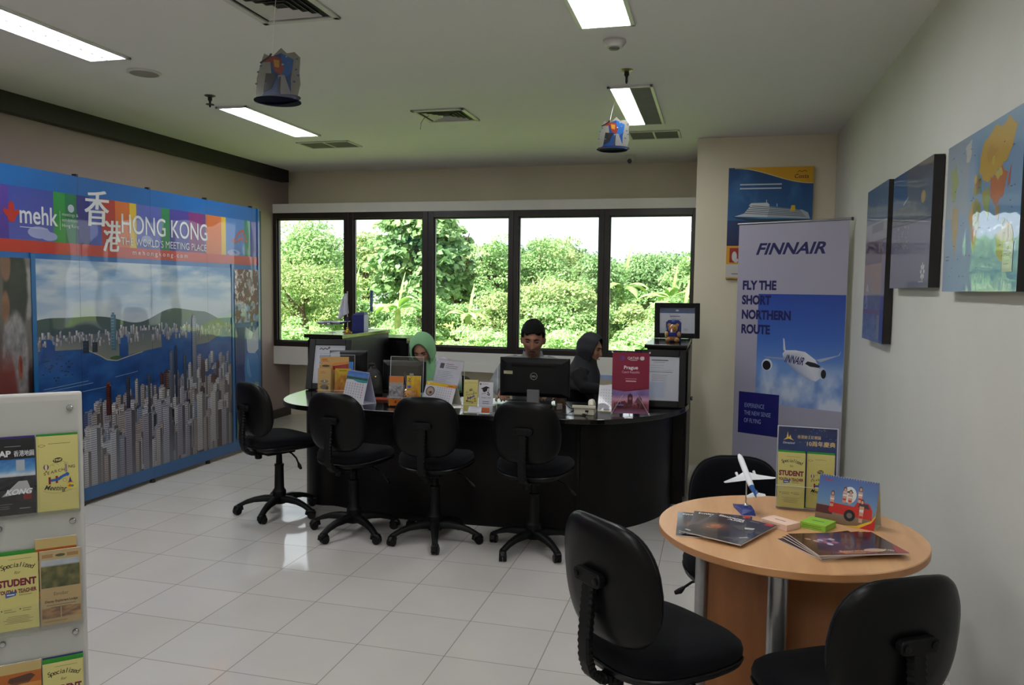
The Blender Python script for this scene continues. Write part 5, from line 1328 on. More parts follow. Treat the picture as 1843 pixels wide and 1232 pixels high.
# card blocks
for nm, lab, P, h, c in (('card_block', 'pale pink block beside the dark magazines on the round table', [(.181, 2.972), (.267, 2.902), (.318, 2.958), (.232, 3.03)], .022, (232, 196, 176)),
                         ('card_block', 'bright green block between the pink block and the tent calendar', [(.318, 2.975), (.40, 2.932), (.446, 3.012), (.364, 3.054)], .022, (140, 190, 60))):
    t = thing(nm, lab, 'block', (0, 0, 0))
    cx, cy = sum(p[0] for p in P) / 4, sum(p[1] for p in P) / 4; t.location = (cx, cy, TT)
    bm = BM(); add_prism(bm, [(p[0] - cx, p[1] - cy) for p in P], 0, h); obj('body', bm, mat('block_%d' % c[0], c, rough=.5, vary=.03), t, bevel=.001)
    A = Art(); pu = Vector((P[1][0] - P[0][0], P[1][1] - P[0][1], 0)); A.lines(.008, .012, pu.length - .02, 2, .006, .0016, tuple(int(k * .62) for k in c))
    pn = Vector((pu.y, -pu.x, 0)).normalized() * .0006
    A.build('fine_print', P_matt, t, frame_M((P[0][0] - cx + pn.x, P[0][1] - cy + pn.y, 0), pu, (0, 0, 1)))
    bm = BM(); add_box(bm, -.022, .022, -.0012, .0012, h - .004, h + .0006, M=Matrix.Rotation(math.atan2(pu.y, pu.x), 4, 'Z')); obj('slot', bm, mat('slot_dark', (40, 36, 30), rough=.8), t)
# leaflet holder with the blue card
hu = Vector((.216, -.012, 0)).normalized(); hn = Vector((hu.y, -hu.x, 0)); ho = Vector((.252, 3.238, TT))
lean = Vector((-hn.x * .10, -hn.y * .10, 1)).normalized()
def holder(name, label, o, u, W, H, dep, leanv, lip=.05, group='clear leaflet holders'):
    t = thing(name, label, 'leaflet holder', group=group); t.matrix_world = frame_M(o, u, leanv)
    bm = BM(); add_box(bm, 0, W, 0, H, -.003, 0); obj('back_plate', bm, M_acr, t)
    bm = BM(); add_box(bm, 0, W, 0, .003, 0, dep); add_box(bm, 0, W, .0, lip, dep, dep + .0025); obj('front_pocket', bm, M_acr, t)
    for xx in (0, W - .0025):
        bm = BM(); add_box(bm, xx, xx + .0025, .003, lip, 0, dep); obj('side_wall', bm, M_acr, t)
    bm = BM(); add_box(bm, 0, W, H, H + .002, -.003, 0); add_box(bm, -.0015, .0003, 0, H + .002, -.003, 0); add_box(bm, W - .0003, W + .0015, 0, H + .002, -.003, 0); obj('polished_edge', bm, M_edge_acr, t)
    bm = BM(); add_box(bm, 0, W, lip, lip + .0018, dep, dep + .0025); obj('lip_edge', bm, M_edge_acr, t)
    return t
holder('leaflet_holder', 'clear leaflet holder with blue top card on the round table', ho, hu, .222, .32, .042, lean, .09)
hn = hu.cross(lean)
A = Art(); W, H = .2155, .315
A.field(0, 0, W, H, 20, 30, lambda U, V_: ramp(V_, [(0, (30, 60, 120)), (.6, (26, 62, 128)), (1, (18, 40, 92))]) + 26 * (fbm(U, V_, 61, 4)[..., None] - .5))
g = random.Random(3); A.up()
for k in range(26): A.ell(g.uniform(.06, W), g.uniform(.24, H), .0009, .0009, (190, 206, 226), 6, False)
A.poly([(.018, .262), (.03, .272), (.034, .296), (.038, .272), (.044, .284), (.048, .27), (.058, .262), (.038, .268)], (230, 196, 100)); A.text('Disneyland', .016, .248, .012, (196, 206, 226), .01, width=.044, shear=.2)

for k in (0, .0006):
    A.text('香港迪士尼樂園', .07 + k, .272, .015, (196, 176, 140), 0, width=.086); A.text('10周年慶典', .102 + k, .245, .022, (236, 208, 140), 0, width=.108)
o = ho + hu * .003 + lean * .004 + hn * .0020
sheet('poster_card', 'dark blue anniversary card with gold Chinese lettering behind the yellow leaflets', 'card', o, hu, lean, W, H, .0015, A, None, M_paper, P_gloss, ('print', 'card'))
def stack(o, u, v, nrm, W, n, T, art, labs, group, page, green):
    for k in range(n):
        last = k == n - 1
        oo = o + nrm * ((k + 1) * (T + .0003)) + v * (-.0015 * k + .008 + (.004 if k < 2 else 0))
        sheet('leaflet', labs[0] if last else labs[1] % ('first from the back', 'second from the back', 'third from the back', 'fourth from the back')[k], 'leaflet', oo, u, v, W, .21, T, art if last else None, group, green if k < 2 else page)
stack(ho + hu * .003 + lean * .004 + hn * .0035, hu, lean, hn, .101, 5, .0062, art_student(.101, .21), ('yellow STUDENT leaflet at the front of the stack on the round table', 'leaflet in the STUDENT stack on the round table, %s'), 'stacked yellow student leaflets on the round table', M_page_y, M_page_g)
stack(ho + hu * .111 + lean * .004 + hn * .0035, hu, lean, hn, .101, 3, .005, art_search(.101, .21), ('yellow leaflet with hot-air balloon at the front of its stack on the round table', 'leaflet behind the balloon leaflet on the round table, %s'), 'stacked yellow balloon leaflets on the round table', M_page_y, M_page_g)

def tent(label, bl, br, H, depth, art, back, z, group='tent calendars', spiral=True, board=(224, 220, 212)):
    u = Vector((br[0] - bl[0], br[1] - bl[1], 0)); W = u.length; u.normalize(); n = Vector((u.y, -u.x, 0))
    t = thing('tent_calendar', label, 'calendar', group=group); t.matrix_world = frame_M((bl[0], bl[1], z), u, (0, 0, 1))     # local: x along, y up, z towards the viewer
    h2 = math.sqrt(H * H - (depth / 2) ** 2)
    Mb = mat('calendar_board_%d' % board[2], board, rough=.6)
    bm = BM()
    for a, b in (((0, 0), (h2, -depth / 2)), ((0, -depth), (h2, -depth / 2))):
        q = [Vector((0, a[0], a[1])), Vector((W, a[0], a[1])), Vector((W, b[0], b[1])), Vector((0, b[0], b[1]))]
        add_rings(bm, [q, [p + Vector((0, 0, -.0018)) for p in q]])
    add_box(bm, 0, W, 0, .0018, -depth, 0)
    obj('stand', bm, Mb, t)
    vv = Vector((0, h2, -depth / 2)).normalized()
    art.build('front_page', P_gloss, t, frame_M((0, 0, .0008), (1, 0, 0), vv))
    bm = BM(); n_ = int(W / .009)
    for k in range(n_):
        x = (k + .5) * W / n_
        add_tube(bm, [(x, h2 + .0035 * math.sin(q * PI / 4) - .001, -depth / 2 + .0045 * math.cos(q * PI / 4)) for q in range(9)], .0008, 5)
    obj('spiral', bm, mat('spiral_white', (200, 200, 206), rough=.3), t, smooth=60)
    return t
A = Art(); W, H = .212, .172
A.field(0, 0, W, H, 16, 12, lambda U, V_: ramp(V_, [(0, (120, 90, 60)), (.25, (150, 130, 110)), (.42, (110, 150, 190)), (1, (66, 100, 170))]))
A.text('AirAsia', .018, H - .02, .011, (180, 40, 40), .03, width=.03); A.ell(.115, .112, .024, .03, (226, 228, 230)); A.ell(.115, .122, .012, .004, (60, 70, 90)); A.rect(.0, .03, .06, .06, (90, 40, 40))
A.poly([(.045, .045), (.05, .075), (.135, .072), (.145, .092), (.185, .092), (.198, .07), (.2, .035), (.05, .038)], (206, 36, 30)); A.poly([(.148, .074), (.152, .088), (.182, .088), (.19, .072)], (50, 50, 60)); A.ell(.122, .038, .02, .021, (24, 22, 22)); A.ell(.122, .038, .010, .010, (110, 100, 96)); A.poly([(.14, 0), (.2, .03), (W, .05), (W, 0)], (206, 30, 30)); A.poly([(.11, 0), (.15, .006), (.2, .034), (W, .056), (W, .048), (.2, .026), (.16, 0)], (236, 190, 40))
for x, y, h in ((.098, .08, .05), (.118, .078, .045), (.152, .09, .05), (.162, .02, .075), (.055, .06, .05)):
    A.ell(x, y + h, .006, .009, (90, 50, 36)); A.ell(x, y + h - .002, .004, .006, (214, 160, 130)); A.poly([(x - .006, y), (x + .006, y), (x + .008, y + h * .78), (x - .008, y + h * .78)], (214, 160, 130)); A.rect(x - .007, y + h * .5, x + .007, y + h * .62, (230, 230, 230)); A.rect(x - .006, y + h * .2, x + .006, y + h * .32, (200, 40, 40))
tent('landscape tent calendar with red truck picture on the round table', (.382, 3.095), (.571, 3.0), .172, .085, A, None, TT, 'tent calendars', True, (222, 210, 180))

# ------------------------------------------------------------------ on the reception desk
DZ = DT + .0006
def cal_art(kind, W, H):
    A = Art(); A.rect(0, 0, W, H, (214, 212, 218))
    if kind == 'lake':
        A.field(0, H * .66, W, H, 16, 10, lambda U, V_: ramp(V_, [(0, (60, 150, 150)), (.2, (60, 150, 160)), (.25, (50, 80, 50)), (.4, (60, 86, 60)), (.5, (96, 140, 200)), (1, (80, 120, 206))]) + 30 * (fbm(U, V_, 5, 4)[..., None] - .5))
        A.poly([(0, H * .6), (W, H * .6), (W, H * .68), (W * .8, H * .655), (W * .55, H * .665), (W * .3, H * .72), (W * .1, H * .715), (0, H * .69)], (216, 214, 220))
    elif kind == 'yellow':
        A.rect(0, H * .84, W, H, (226, 180, 30), (232, 190, 40)); A.poly([(W * .6, H * .84), (W, H * .84), (W, H)], (226, 130, 30)); A.text('05', W * .07, H * .875, .014, (240, 240, 236), .02); A.lines(W * .74, H * .9, W * .16, 1, .01, .004, (160, 50, 30))
        A.ell(W * .2, H * .56, W * .15, H * .23, (70, 70, 56)); A.ell(W * .2, H * .56, W * .125, H * .19, (170, 156, 130)); A.rect(W * .12, H * .56, W * .28, H * .66, (196, 160, 150)); A.ell(W * .22, H * .5, W * .05, H * .07, (120, 60, 50))
        g0, gx = W * .4, W * .5
    else:
        A.field(0, H * .72, W, H, 14, 8, lambda U, V_: mixc((120, 100, 40), (90, 120, 180), np.clip(V_ * 1.4 - .2 + fbm(U, V_, 6, 4) - .5, 0, 1))); A.poly([(0, H * .6), (W, H * .6), (W, H * .74), (W * .6, H * .76), (W * .2, H * .72), (0, H * .64)], (214, 214, 224)); A.rect(0, .0, W, .008, (214, 206, 170)); A.lines(W * .1, .014, W * .8, 2, .006, .0025, (120, 120, 130))
    gx0, gx1 = (W * .08, W * .94) if kind != 'yellow' else (W * .42, W * .94)
    top_, bot = (H * .58, H * .1) if kind != 'yellow' else (H * .76, H * .1)
    A.up()
    for r in range(6):
        for c in range(7):
            x = gx0 + (gx1 - gx0) * c / 7; y = top_ - (top_ - bot) * r / 6
            s = (gx1 - gx0) / 26
            A.poly([(x, y), (x + s, y), (x + s, y + s * 1.1), (x, y + s * 1.1)], (190, 90, 90) if (c == 6 or (r == 0 and c == 3)) else (150, 150, 160), False)
    return A
GT = 'tent calendars'
tent('portrait tent calendar with lake picture, second from the desk end by the backdrop', (-2.618, 5.18), (-2.39, 5.046), .229, .115, cal_art('lake', .264, .229), None, DZ, GT, True, (196, 196, 214))
tent('low tent calendar with yellow header between bear and paper sign', (-2.06, 5.335), (-1.775, 5.17), .155, .10, cal_art('yellow', .329, .155), None, DZ, GT, True, (190, 186, 176))
tent('narrow tent calendar between the telephone and the red airline banner', (-.768, 5.325), (-.615, 5.305), .25, .11, cal_art('city', .154, .25), None, DZ, GT, True, (190, 194, 226))

def photo_frame(label, o, u, v, W, H, art, fw, group=None, thick=.018):
    t = thing('picture_frame', label, 'picture frame', group=group); t.matrix_world = frame_M(o, u, v)
    bm = BM()
    for a, b, c, d in ((0, fw, 0, H), (W - fw, W, 0, H), (fw, W - fw, 0, fw), (fw, W - fw, H - fw, H)): add_box(bm, a, b, c, d, -thick, .006)
    obj('frame', bm, M_framewood, t, bevel=.004)
    bm = BM(); add_box(bm, fw * .8, W - fw * .8, fw * .8, H - fw * .8, -thick + .002, -.004); obj('backing', bm, M_paper, t)
    art.build('certificate', P_matt, t, Matrix.Translation((fw, fw, -.0035)))
    bm = BM(); add_box(bm, fw * .9, W - fw * .9, fw * .9, H - fw * .9, .0005, .002); obj('glass', bm, M_glasspic, t)
    bm = BM(); add_box(bm, W * .45, W * .55, H * .1, H * .75, -thick - .006, -thick - .001); obj('easel_strut', bm, M_framewood, t)
    return t
def cert(W, H, kind):
    A = Art(); A.rect(0, 0, W, H, (206, 208, 222), (216, 218, 228)); g = random.Random(kind)
    if kind == 1:
        A.rect(.01, .01, W - .01, H - .01, (180, 182, 206)); A.rect(.013, .013, W - .013, H - .013, (212, 214, 226))
        A.line([(.035, H - .035), (.05, H - .022), (.065, H - .036), (.08, H - .022), (.096, H - .034), (.112, H - .02)], .008, (40, 40, 50)); A.poly([(.10, H - .018), (.12, H - .01), (.12, H - .028)], (24, 24, 30))
        for y in (.16, .21): A.rect(.04, y, W - .05, y + .02, (140, 160, 206))
        A.lines(.04, H - .07, W - .08, 5, .014, .003, (150, 154, 186), g); A.lines(.04, .13, W - .08, 6, .014, .003, (150, 154, 186), g); A.rect(W - .07, H - .1, W - .04, H - .08, (120, 140, 190))
    elif kind == 2:
        A.lines(W * .28, H - .03, W * .44, 1, .01, .008, (90, 92, 106), g); A.lines(W * .34, H - .042, W * .3, 1, .01, .003, (130, 132, 146), g)
        A.lines(.025, H - .065, W - .05, 3, .017, .0022, (150, 152, 170), g); A.lines(.02, H - .112, W - .04, 1, .01, .004, (110, 112, 130), g); A.lines(W * .3, H - .135, W * .45, 4, .012, .003, (140, 142, 160), g); A.lines(W * .38, H - .19, W * .2, 1, .01, .005, (70, 90, 150), g); A.lines(W * .2, H - .215, W * .6, 1, .01, .002, (150, 152, 170), g)
        A.rect(W * .17, .02, W * .22, H * .55, (196, 204, 222)); A.rect(W * .62, .02, W * .68, H * .55, (196, 204, 222)); A.rect(W * .22, .02, W * .62, H * .42, (186, 196, 222)); A.rect(.012, .05, W * .14, .06, (170, 176, 200))
    else:
        A.rect(0, H - .045, W, H, (70, 92, 140), (52, 72, 116)); A.ell(W / 2, H - .022, .014, .008, (200, 206, 216)); A.lines(W * .3, H - .075, W * .4, 1, .01, .007, (80, 90, 120), g); A.lines(W * .35, H - .1, W * .32, 1, .01, .004, (120, 126, 150), g); A.lines(W * .4, H - .14, W * .3, 1, .01, .006, (90, 96, 120), g); A.lines(.03, H - .12, .05, 1, .01, .003, (150, 152, 170), g); A.ell(W * .75, .03, .02, .012, (190, 186, 206))
    return A
GF = 'black framed certificates'
fl = Vector((.34, .075, 0)).normalized(); fnrm = Vector((fl.y, -fl.x, 0)); fv = Vector((-fnrm.x * .34, -fnrm.y * .34, 1)).normalized()
photo_frame('black framed certificate leaning at the desk end by the backdrop', Vector((-3.165, 5.63, DZ + .006)), fl, fv, .345, .415, cert(.345 - .10, .415 - .10, 1), .05, GF)
fr = Vector((.365, .02, 0)).normalized(); frn = Vector((fr.y, -fr.x, 0)); frv = Vector((-frn.x * .2, -frn.y * .2, 1)).normalized()
photo_frame('black framed certificate behind the red airline banner', Vector((-.555, 5.60, DZ + .004)), fr, frv, .365, .41, cert(.365 - .096, .41 - .096, 2), .048, GF)
ft = Vector((.39, .06, 0)).normalized(); ftn = Vector((ft.y, -ft.x, 0)); ftv = Vector((-ftn.x * .12, -ftn.y * .12, 1)).normalized()
photo_frame('black framed landscape certificate standing on the cabinet by the pillar', Vector((-.497, 6.70, 1.203)), ft, ftv, .375, .298, cert(.375 - .084, .298 - .084, 3), .042, GF)

# acrylic holders on the desk with what stands in them
h1u = Vector((.245, .06, 0)).normalized(); h1n = Vector((h1u.y, -h1u.x, 0)); h1v = Vector((-h1n.x * .08, -h1n.y * .08, 1)).normalized(); h1o = Vector((-2.885, 5.325, DZ))
holder('leaflet_holder', 'clear leaflet holder with orange leaflets at the desk end by the backdrop', h1o, h1u, .27, .315, .062, h1v, .05)
A = Art(); W, H = .215, .297
h1n = h1u.cross(h1v)
A.rect(0, 0, W, H, (196, 140, 70), (206, 160, 96)); A.poly([(0, .222), (W * .4, .226), (W, .246), (W, .2), (0, .2)], (160, 40, 34)); A.poly([(W * .35, .23), (W, .248), (W, .262), (W * .5, .25)], (210, 130, 60)); A.lines(.012, .272, .055, 1, .01, .007, (200, 70, 40)); A.lines(.014, .262, .05, 1, .01, .004, (150, 80, 50))
sheet('brochure', 'big orange brochure with a red band at the back of the end holder', 'brochure', h1o + h1u * .012 + h1v * .004 + h1n * .006, h1u, h1v, W, H, .003, A)
A = Art(); A.rect(0, 0, .2, .26, (30, 110, 190), (50, 130, 206))
sheet('brochure', 'blue brochure peeping out beside the big orange one', 'brochure', h1o + h1u * .06 + h1v * .004 + h1n * .0028, h1u, h1v, .2, .26, .002, A)
A = Art(); W, H = .098, .21
A.rect(0, 0, W, H, (190, 150, 84), (200, 164, 104)); A.lines(.018, H - .028, .06, 2, .009, .004, (190, 110, 60)); A.ell(.05, .112, .03, .012, (120, 120, 116)); A.poly([(.045, .11), (.05, .125), (.056, .11)], (220, 220, 214)); A.rect(.008, .09, .09, .095, (110, 106, 96)); A.ell(.05, .07, .032, .018, (96, 92, 84)); A.ell(.07, .062, .012, .012, (60, 60, 56)); A.ell(.05, .02, .012, .01, (206, 150, 50))
sheet('leaflet', 'tan leaflet with a grey round drawing in the end holder', 'leaflet', h1o + h1u * .006 + h1v * .004 + h1n * .05, h1u, h1v, W, H, .004, A, None, mat('paper_tan', (150, 120, 74), rough=.6))
A = Art(); A.rect(0, 0, W, .235, (180, 130, 60), (190, 146, 84)); A.ell(.05, .228, .03, .008, (50, 40, 36)); A.lines(.01, .2, .08, 2, .01, .004, (110, 70, 40))
sheet('leaflet', 'tan leaflet standing taller behind the round-drawing leaflet', 'leaflet', h1o + h1u * .012 + h1v * .004 + h1n * .036, h1u, h1v, .1, .235, .006, A, None, mat('paper_tan', (150, 120, 74), rough=.6))
A = Art(); A.field(0, 0, .118, .21, 16, 24, lambda U, V_: mixc((150, 70, 14), (206, 170, 30), np.clip(V_ * 1.2 - .1 + (fbm(U, V_, 18, 6) - .5) * 1.2, 0, 1))); A.lines(.03, .19, .06, 1, .01, .006, (90, 120, 30))
sheet('leaflet', 'golden yellow leaflet between tan leaflets and lake calendar', 'leaflet', h1o + h1u * .135 + h1v * .004 + h1n * .046, h1u, h1v, .118, .21, .006, A)

h2u = Vector((.235, .03, 0)).normalized(); h2n = Vector((h2u.y, -h2u.x, 0)); h2v = Vector((-h2n.x * .12, -h2n.y * .12, 1)).normalized(); h2o = Vector((-2.20, 5.075, DZ))
holder('leaflet_holder', 'clear leaflet holder with orange-topped leaflet between two chairs', h2o, h2u, .235, .345, .062, h2v, .06)
h2n = h2u.cross(h2v)
A = Art(); W, H = .1, .205
A.rect(0, 0, W, H, (206, 120, 40), (200, 110, 40)); A.field(0, .045, W, .135, 20, 14, lambda U, V_: mixc((70, 70, 76), (206, 200, 204), fbm(U, V_, 19, 8))); A.rect(0, .135, W, .16, (150, 146, 140)); A.ell(.05, .025, .008, .01, (160, 60, 30))
sheet('leaflet', 'orange and grey crowd leaflet in the holder between two chairs', 'leaflet', h2o + h2u * .008 + h2v * .004 + h2n * .052, h2u, h2v, W, H, .012, A, None, mat('paper_orange', (200, 140, 60), rough=.6))
A = Art(); A.field(0, 0, .1, .21, 16, 24, lambda U, V_: mixc((170, 90, 20), (214, 180, 30), np.clip(V_ * 1.1 + (fbm(U, V_, 20, 6) - .5) * 1.4, 0, 1))); A.text('Z', .01, .17, .03, (90, 90, 20), .02); A.rect(-.012, 0, 0, .2, (30, 40, 90))
sheet('leaflet', 'yellow leaflet behind the teddy bear in the clear holder', 'leaflet', h2o + h2u * .126 + h2v * .004 + h2n * .03, h2u, h2v, .1, .21, .008, A)

h3u = Vector((.214, .012, 0)).normalized(); h3n = Vector((h3u.y, -h3u.x, 0)); h3v = Vector((-h3n.x * .09, -h3n.y * .09, 1)).normalized(); h3o = Vector((-1.63, 5.0, DZ))
holder('leaflet_holder', 'tall clear leaflet holder with graduation cap leaflet beside the big monitor', h3o, h3u, .228, .33, .06, h3v, .05)
h3n = h3u.cross(h3v)
sheet('leaflet', 'yellow leaflet in the tall clear holder by the big monitor', 'leaflet', h3o + h3u * .004 + h3v * .004 + h3n * .022, h3u, h3v, .098, .212, .006, art_search(.098, .212), None, M_page_y)
A = Art(); W, H = .098, .2
A.rect(0, 0, W, H, (206, 204, 214), (216, 214, 222)); A.ell(.012, H - .014, .006, .006, (60, 70, 70)); A.lines(.022, H - .014, .06, 1, .01, .003, (150, 150, 160))
A.poly([(.012, .155), (.05, .172), (.075, .165), (.04, .146)], (20, 20, 24)); A.poly([(.026, .15), (.04, .146), (.058, .156), (.058, .142), (.04, .132), (.027, .138)], (26, 26, 30)); A.line([(.07, .164), (.068, .14), (.06, .125)], .003, (40, 40, 44)); A.line([(.06, .135), (.075, .118), (.07, .112), (.058, .12)], .006, (60, 60, 64)); A.line([(.02, .12), (.05, .126)], .003, (120, 110, 110)); A.text('Student Fare', .018, .092, .013, (120, 110, 116), .01, width=.066, shear=.2); A.lines(.02, .068, .06, 2, .012, .004, (100, 116, 150), align='c')
sheet('leaflet', 'white leaflet with a black graduation cap in the tall clear holder', 'leaflet', h3o + h3u * .11 + h3v * .004 + h3n * .03, h3u, h3v, W, H, .004, A)
A = Art(); A.rect(0, 0, .088, .05, (206, 204, 212), (214, 212, 222)); A.lines(.012, .038, .064, 4, .009, .002, (150, 150, 170))
sheet('business_card', 'white business card propped at the foot of the tall clear holder', 'card', h3o + h3u * .052 + h3n * .085 + Vector((0, 0, .002)), h3u, (h3v + h3n * -.9).normalized(), .088, .05, .006, A, None, M_paper, P_matt, ('print', 'card'))
A = Art(); A.rect(0, 0, .05, .034, (190, 90, 40), (200, 104, 50))
sheet('business_card', 'orange card beside the white card at the tall clear holder', 'card', h3o + h3u * .145 + h3n * .078 + Vector((0, 0, .002)), h3u, h3v, .05, .034, .012, A, None, mat('paper_orange', (200, 140, 60)), P_matt, ('print', 'card'))

# slanted paper sign
su = Vector((.257, -.16, 0)).normalized(); sn = Vector((su.y, -su.x, 0)); sv = Vector((-sn.x * .34, -sn.y * .34, 1)).normalized(); so = Vector((-2.08, 5.54, DZ + .016))
A = Art(); W, H = .30, .285; A.rect(0, 0, W, H, (206, 204, 214), (214, 212, 220)); A.rect(W * .14, H * .78, W * .3, H * .92, (96, 70, 70)); A.lines(W * .1, H * .7, W * .8, 14, .013, .003, (150, 148, 160)); A.lines(W * .36, H * .9, W * .5, 3, .014, .004, (120, 118, 130))
t = sheet('paper_sign', 'white printed sheet in a slanted clear stand behind the yellow calendar', 'sign', so + sn * .004, su, sv, W, H, .001, A, None, M_paper, P_matt, ('print', 'sheet'))
bm = BM(); add_box(bm, -.008, W + .008, 0, H + .012, .0025, .005); add_box(bm, -.008, W + .008, 0, H + .012, -.006, -.0035); obj('clear_stand', bm, M_acr, t)
bm = BM(); add_box(bm, -.008, W + .008, .0, .003, -.06, -.007, M=Matrix.Translation((0, .004, 0)) @ Matrix.Rotation(-.33, 4, 'X')); obj('foot', bm, M_acr, t)
# round pale mirror behind the sign
t = thing('desk_mirror', 'pale round-topped desk mirror peeping over the slanted paper sign', 'mirror', (-2.02, 5.66, DZ), D(20))
bm = BM(); add_lathe(bm, [(.0, -.008), (.046, -.008), (.051, -.003), (.051, .004), (.046, .008), (.0, .008)], 40, M=Matrix.Translation((0, 0, .25)) @ Matrix.Rotation(PI / 2, 4, 'X'), cap0=False, cap1=False); obj('disc', bm, mat('mirror_lilac', (196, 190, 206), rough=.4), t, smooth=40)
bm = BM(); add_box(bm, -.012, .012, -.01, .01, .008, .205); add_lathe(bm, [(.035, 0), (.035, .005), (.02, .012)], 24); obj('stand', bm, mat('mirror_lilac', (196, 190, 206), rough=.4), t, bevel=.002)
# white paper laid where the polished desktop reflects the window, brightness put in as colour
for lab, c, r in (('white sheet standing in for window reflection on the desk between tent calendar and tall holder', (-1.735, 5.22), .3), ('white sheet standing in for window reflection farther back on the desk near the mirror', (-1.80, 5.5), -.15)):
    t = tag(obj('reflection_sheet', (lambda b: (add_box(b, -.075, .075, -.1, .1, 0, .0008), b)[1])(BM()), M_paper), lab, 'paper', 'white sheets in place of desk reflections'); t.location = (c[0], c[1], DZ); t.rotation_euler.z = r

# monitors
def monitor(label, c, rz, W, H, zb, logo=False, extra=None, grey=False, tilt=0.0):
    t = thing('monitor', label, 'monitor', (c[0], c[1], DZ), rz, 'desk monitors')                # back faces -y
    Mm = mat('monitor_black', (15, 15, 17), rough=.42, vary=.05, spec=.25); Mm2 = mat('monitor_silver', (120, 122, 126), rough=.35, metal=.6)
    z0 = zb - DT; bm = BM()
    add_rings(bm, [[Vector((x, y, z)) for x, z in ((-w_, a), (w_, a), (w_, b), (-w_, b))] for y, w_, a, b in ((.012, W / 2, z0, z0 + H), (-.004, W / 2, z0, z0 + H), (-.02, W / 2 - .012, z0 + .012, z0 + H - .012), (-.034, W / 2 - .05, z0 + .03, z0 + H - .035))])
    p = obj('housing', bm, Mm, t, bevel=.003)
    bm = BM(); add_box(bm, -W / 2 + .014, W / 2 - .014, .0121, .0135, z0 + .02, z0 + H - .014); obj('screen', bm, mat('screen_glass', (40, 60, 96), rough=.15, emit=.5, vary=.3, vscale=9), t)
    bm = BM(); add_box(bm, -.045, .045, -.05, -.034, .01, z0 + .055); obj('stand_neck', bm, Mm2, t, bevel=.004)
    bm = BM(); add_prism(bm, rrect(.24, .17, .03, 5, 0, -.01), 0, .014); obj('stand_foot', bm, Mm, t, bevel=.003)
    A = Art()
    if logo:
        cy = z0 + H * .54; A.line([(.024 * math.cos(a * PI / 20), cy + .024 * math.sin(a * PI / 20)) for a in range(41)], .003, (150, 152, 158)); A.text('DELL', 0, cy - .0065, .017, (150, 152, 158), .03, 'c', .034)
        A.rect(-W / 2 + .034, z0 + H * .58, -W / 2 + .098, z0 + H * .66, (196, 188, 150)); A.lines(-W / 2 + .055, z0 + H * .62, .035, 1, .01, .004, (150, 140, 110)); A.build('logo_and_label', P_matt, t, frame_M((0, -.0352, 0), (1, 0, 0), (0, 0, 1)))
        bm = BM()
        for k in range(10): add_box(bm, -.16, .16, -.0375, -.0345, z0 + H - .062 + k * .0018, z0 + H - .0612 + k * .0018)
        obj('vent', bm, Mm, t)
    if extra: extra(t, z0)
    return t
monitor('big black monitor seen from behind, with round DELL logo', (-1.222, 5.36), D(1.5), .50, .275, .842, True)
def note(t, z0):
    A = Art(); A.poly([(-.13, z0 + .12), (-.055, z0 + .135), (-.062, z0 + .235), (-.135, z0 + .225)], (196, 200, 210)); A.build('paper_note', P_matt, t, frame_M((0, -.037, 0), (1, 0, 0), (0, 0, 1)))
monitor('black monitor with a white note on it, turned away near the tall cabinet', (-2.72, 5.50), D(14), .29, .24, .87, False, note)
def stick(t, z0):
    A = Art(); A.rect(.055, z0 + .13, .085, z0 + .146, (150, 150, 156)); A.rect(.058, z0 + .085, .085, z0 + .096, (150, 150, 156)); A.build('label', P_matt, t, frame_M((0, -.037, 0), (1, 0, 0), (0, 0, 1)))
monitor('black monitor in front of the green hijab', (-2.262, 5.50), D(3), .34, .235, .812, False, stick)

# telephone
t = thing('telephone', 'cream desk telephone seen from behind beside the narrow calendar', 'telephone', (-.828, 5.14, DZ), D(3))
Mp = mat('phone_cream', (196, 190, 172), rough=.45, vary=.03)
bm = BM(); add_prism(bm, [(-.03, 0), (.12, 0), (.12, .02), (-.02, .062), (-.035, .06)], -.068, .068, M=Matrix(((0, 0, 1, 0), (1, 0, 0, 0), (0, 1, 0, 0), (0, 0, 0, 1)))); bo = obj('body', bm, Mp, t, bevel=.004)
bm = BM(); add_box(bm, -.078, .078, -.042, -.03, .046, .066); obj('rear_ledge', bm, Mp, t, bevel=.003)
bm = BM(); add_tube(bm, [(.045, -.01, .062), (.045, .0, .085), (.045, .06, .08), (.045, .11, .055)], [.02, .022, .018, .02], 12); obj('handset', bm, Mp, t, smooth=60)
bm = BM(); add_box(bm, .008, .03, -.0375, -.0302, .022, .034); add_box(bm, -.01, .012, -.037, -.0302, .004, .012); obj('socket', bm, mat('lens_black', (12, 12, 14)), t)
tag(obj('phone_cable', (lambda b: (add_tube(b, [(-.803, 5.098, DZ + .028), (-.80, 5.08, DZ + .012), (-.83, 5.07, DZ + .003), (-.93, 5.085, DZ + .003), (-1.02, 5.14, DZ + .003), (-1.06, 5.2, DZ + .004)], .0022, 6), b)[1])(BM()), M_black), 'thin black cable curling from the telephone across the desk', 'cable')
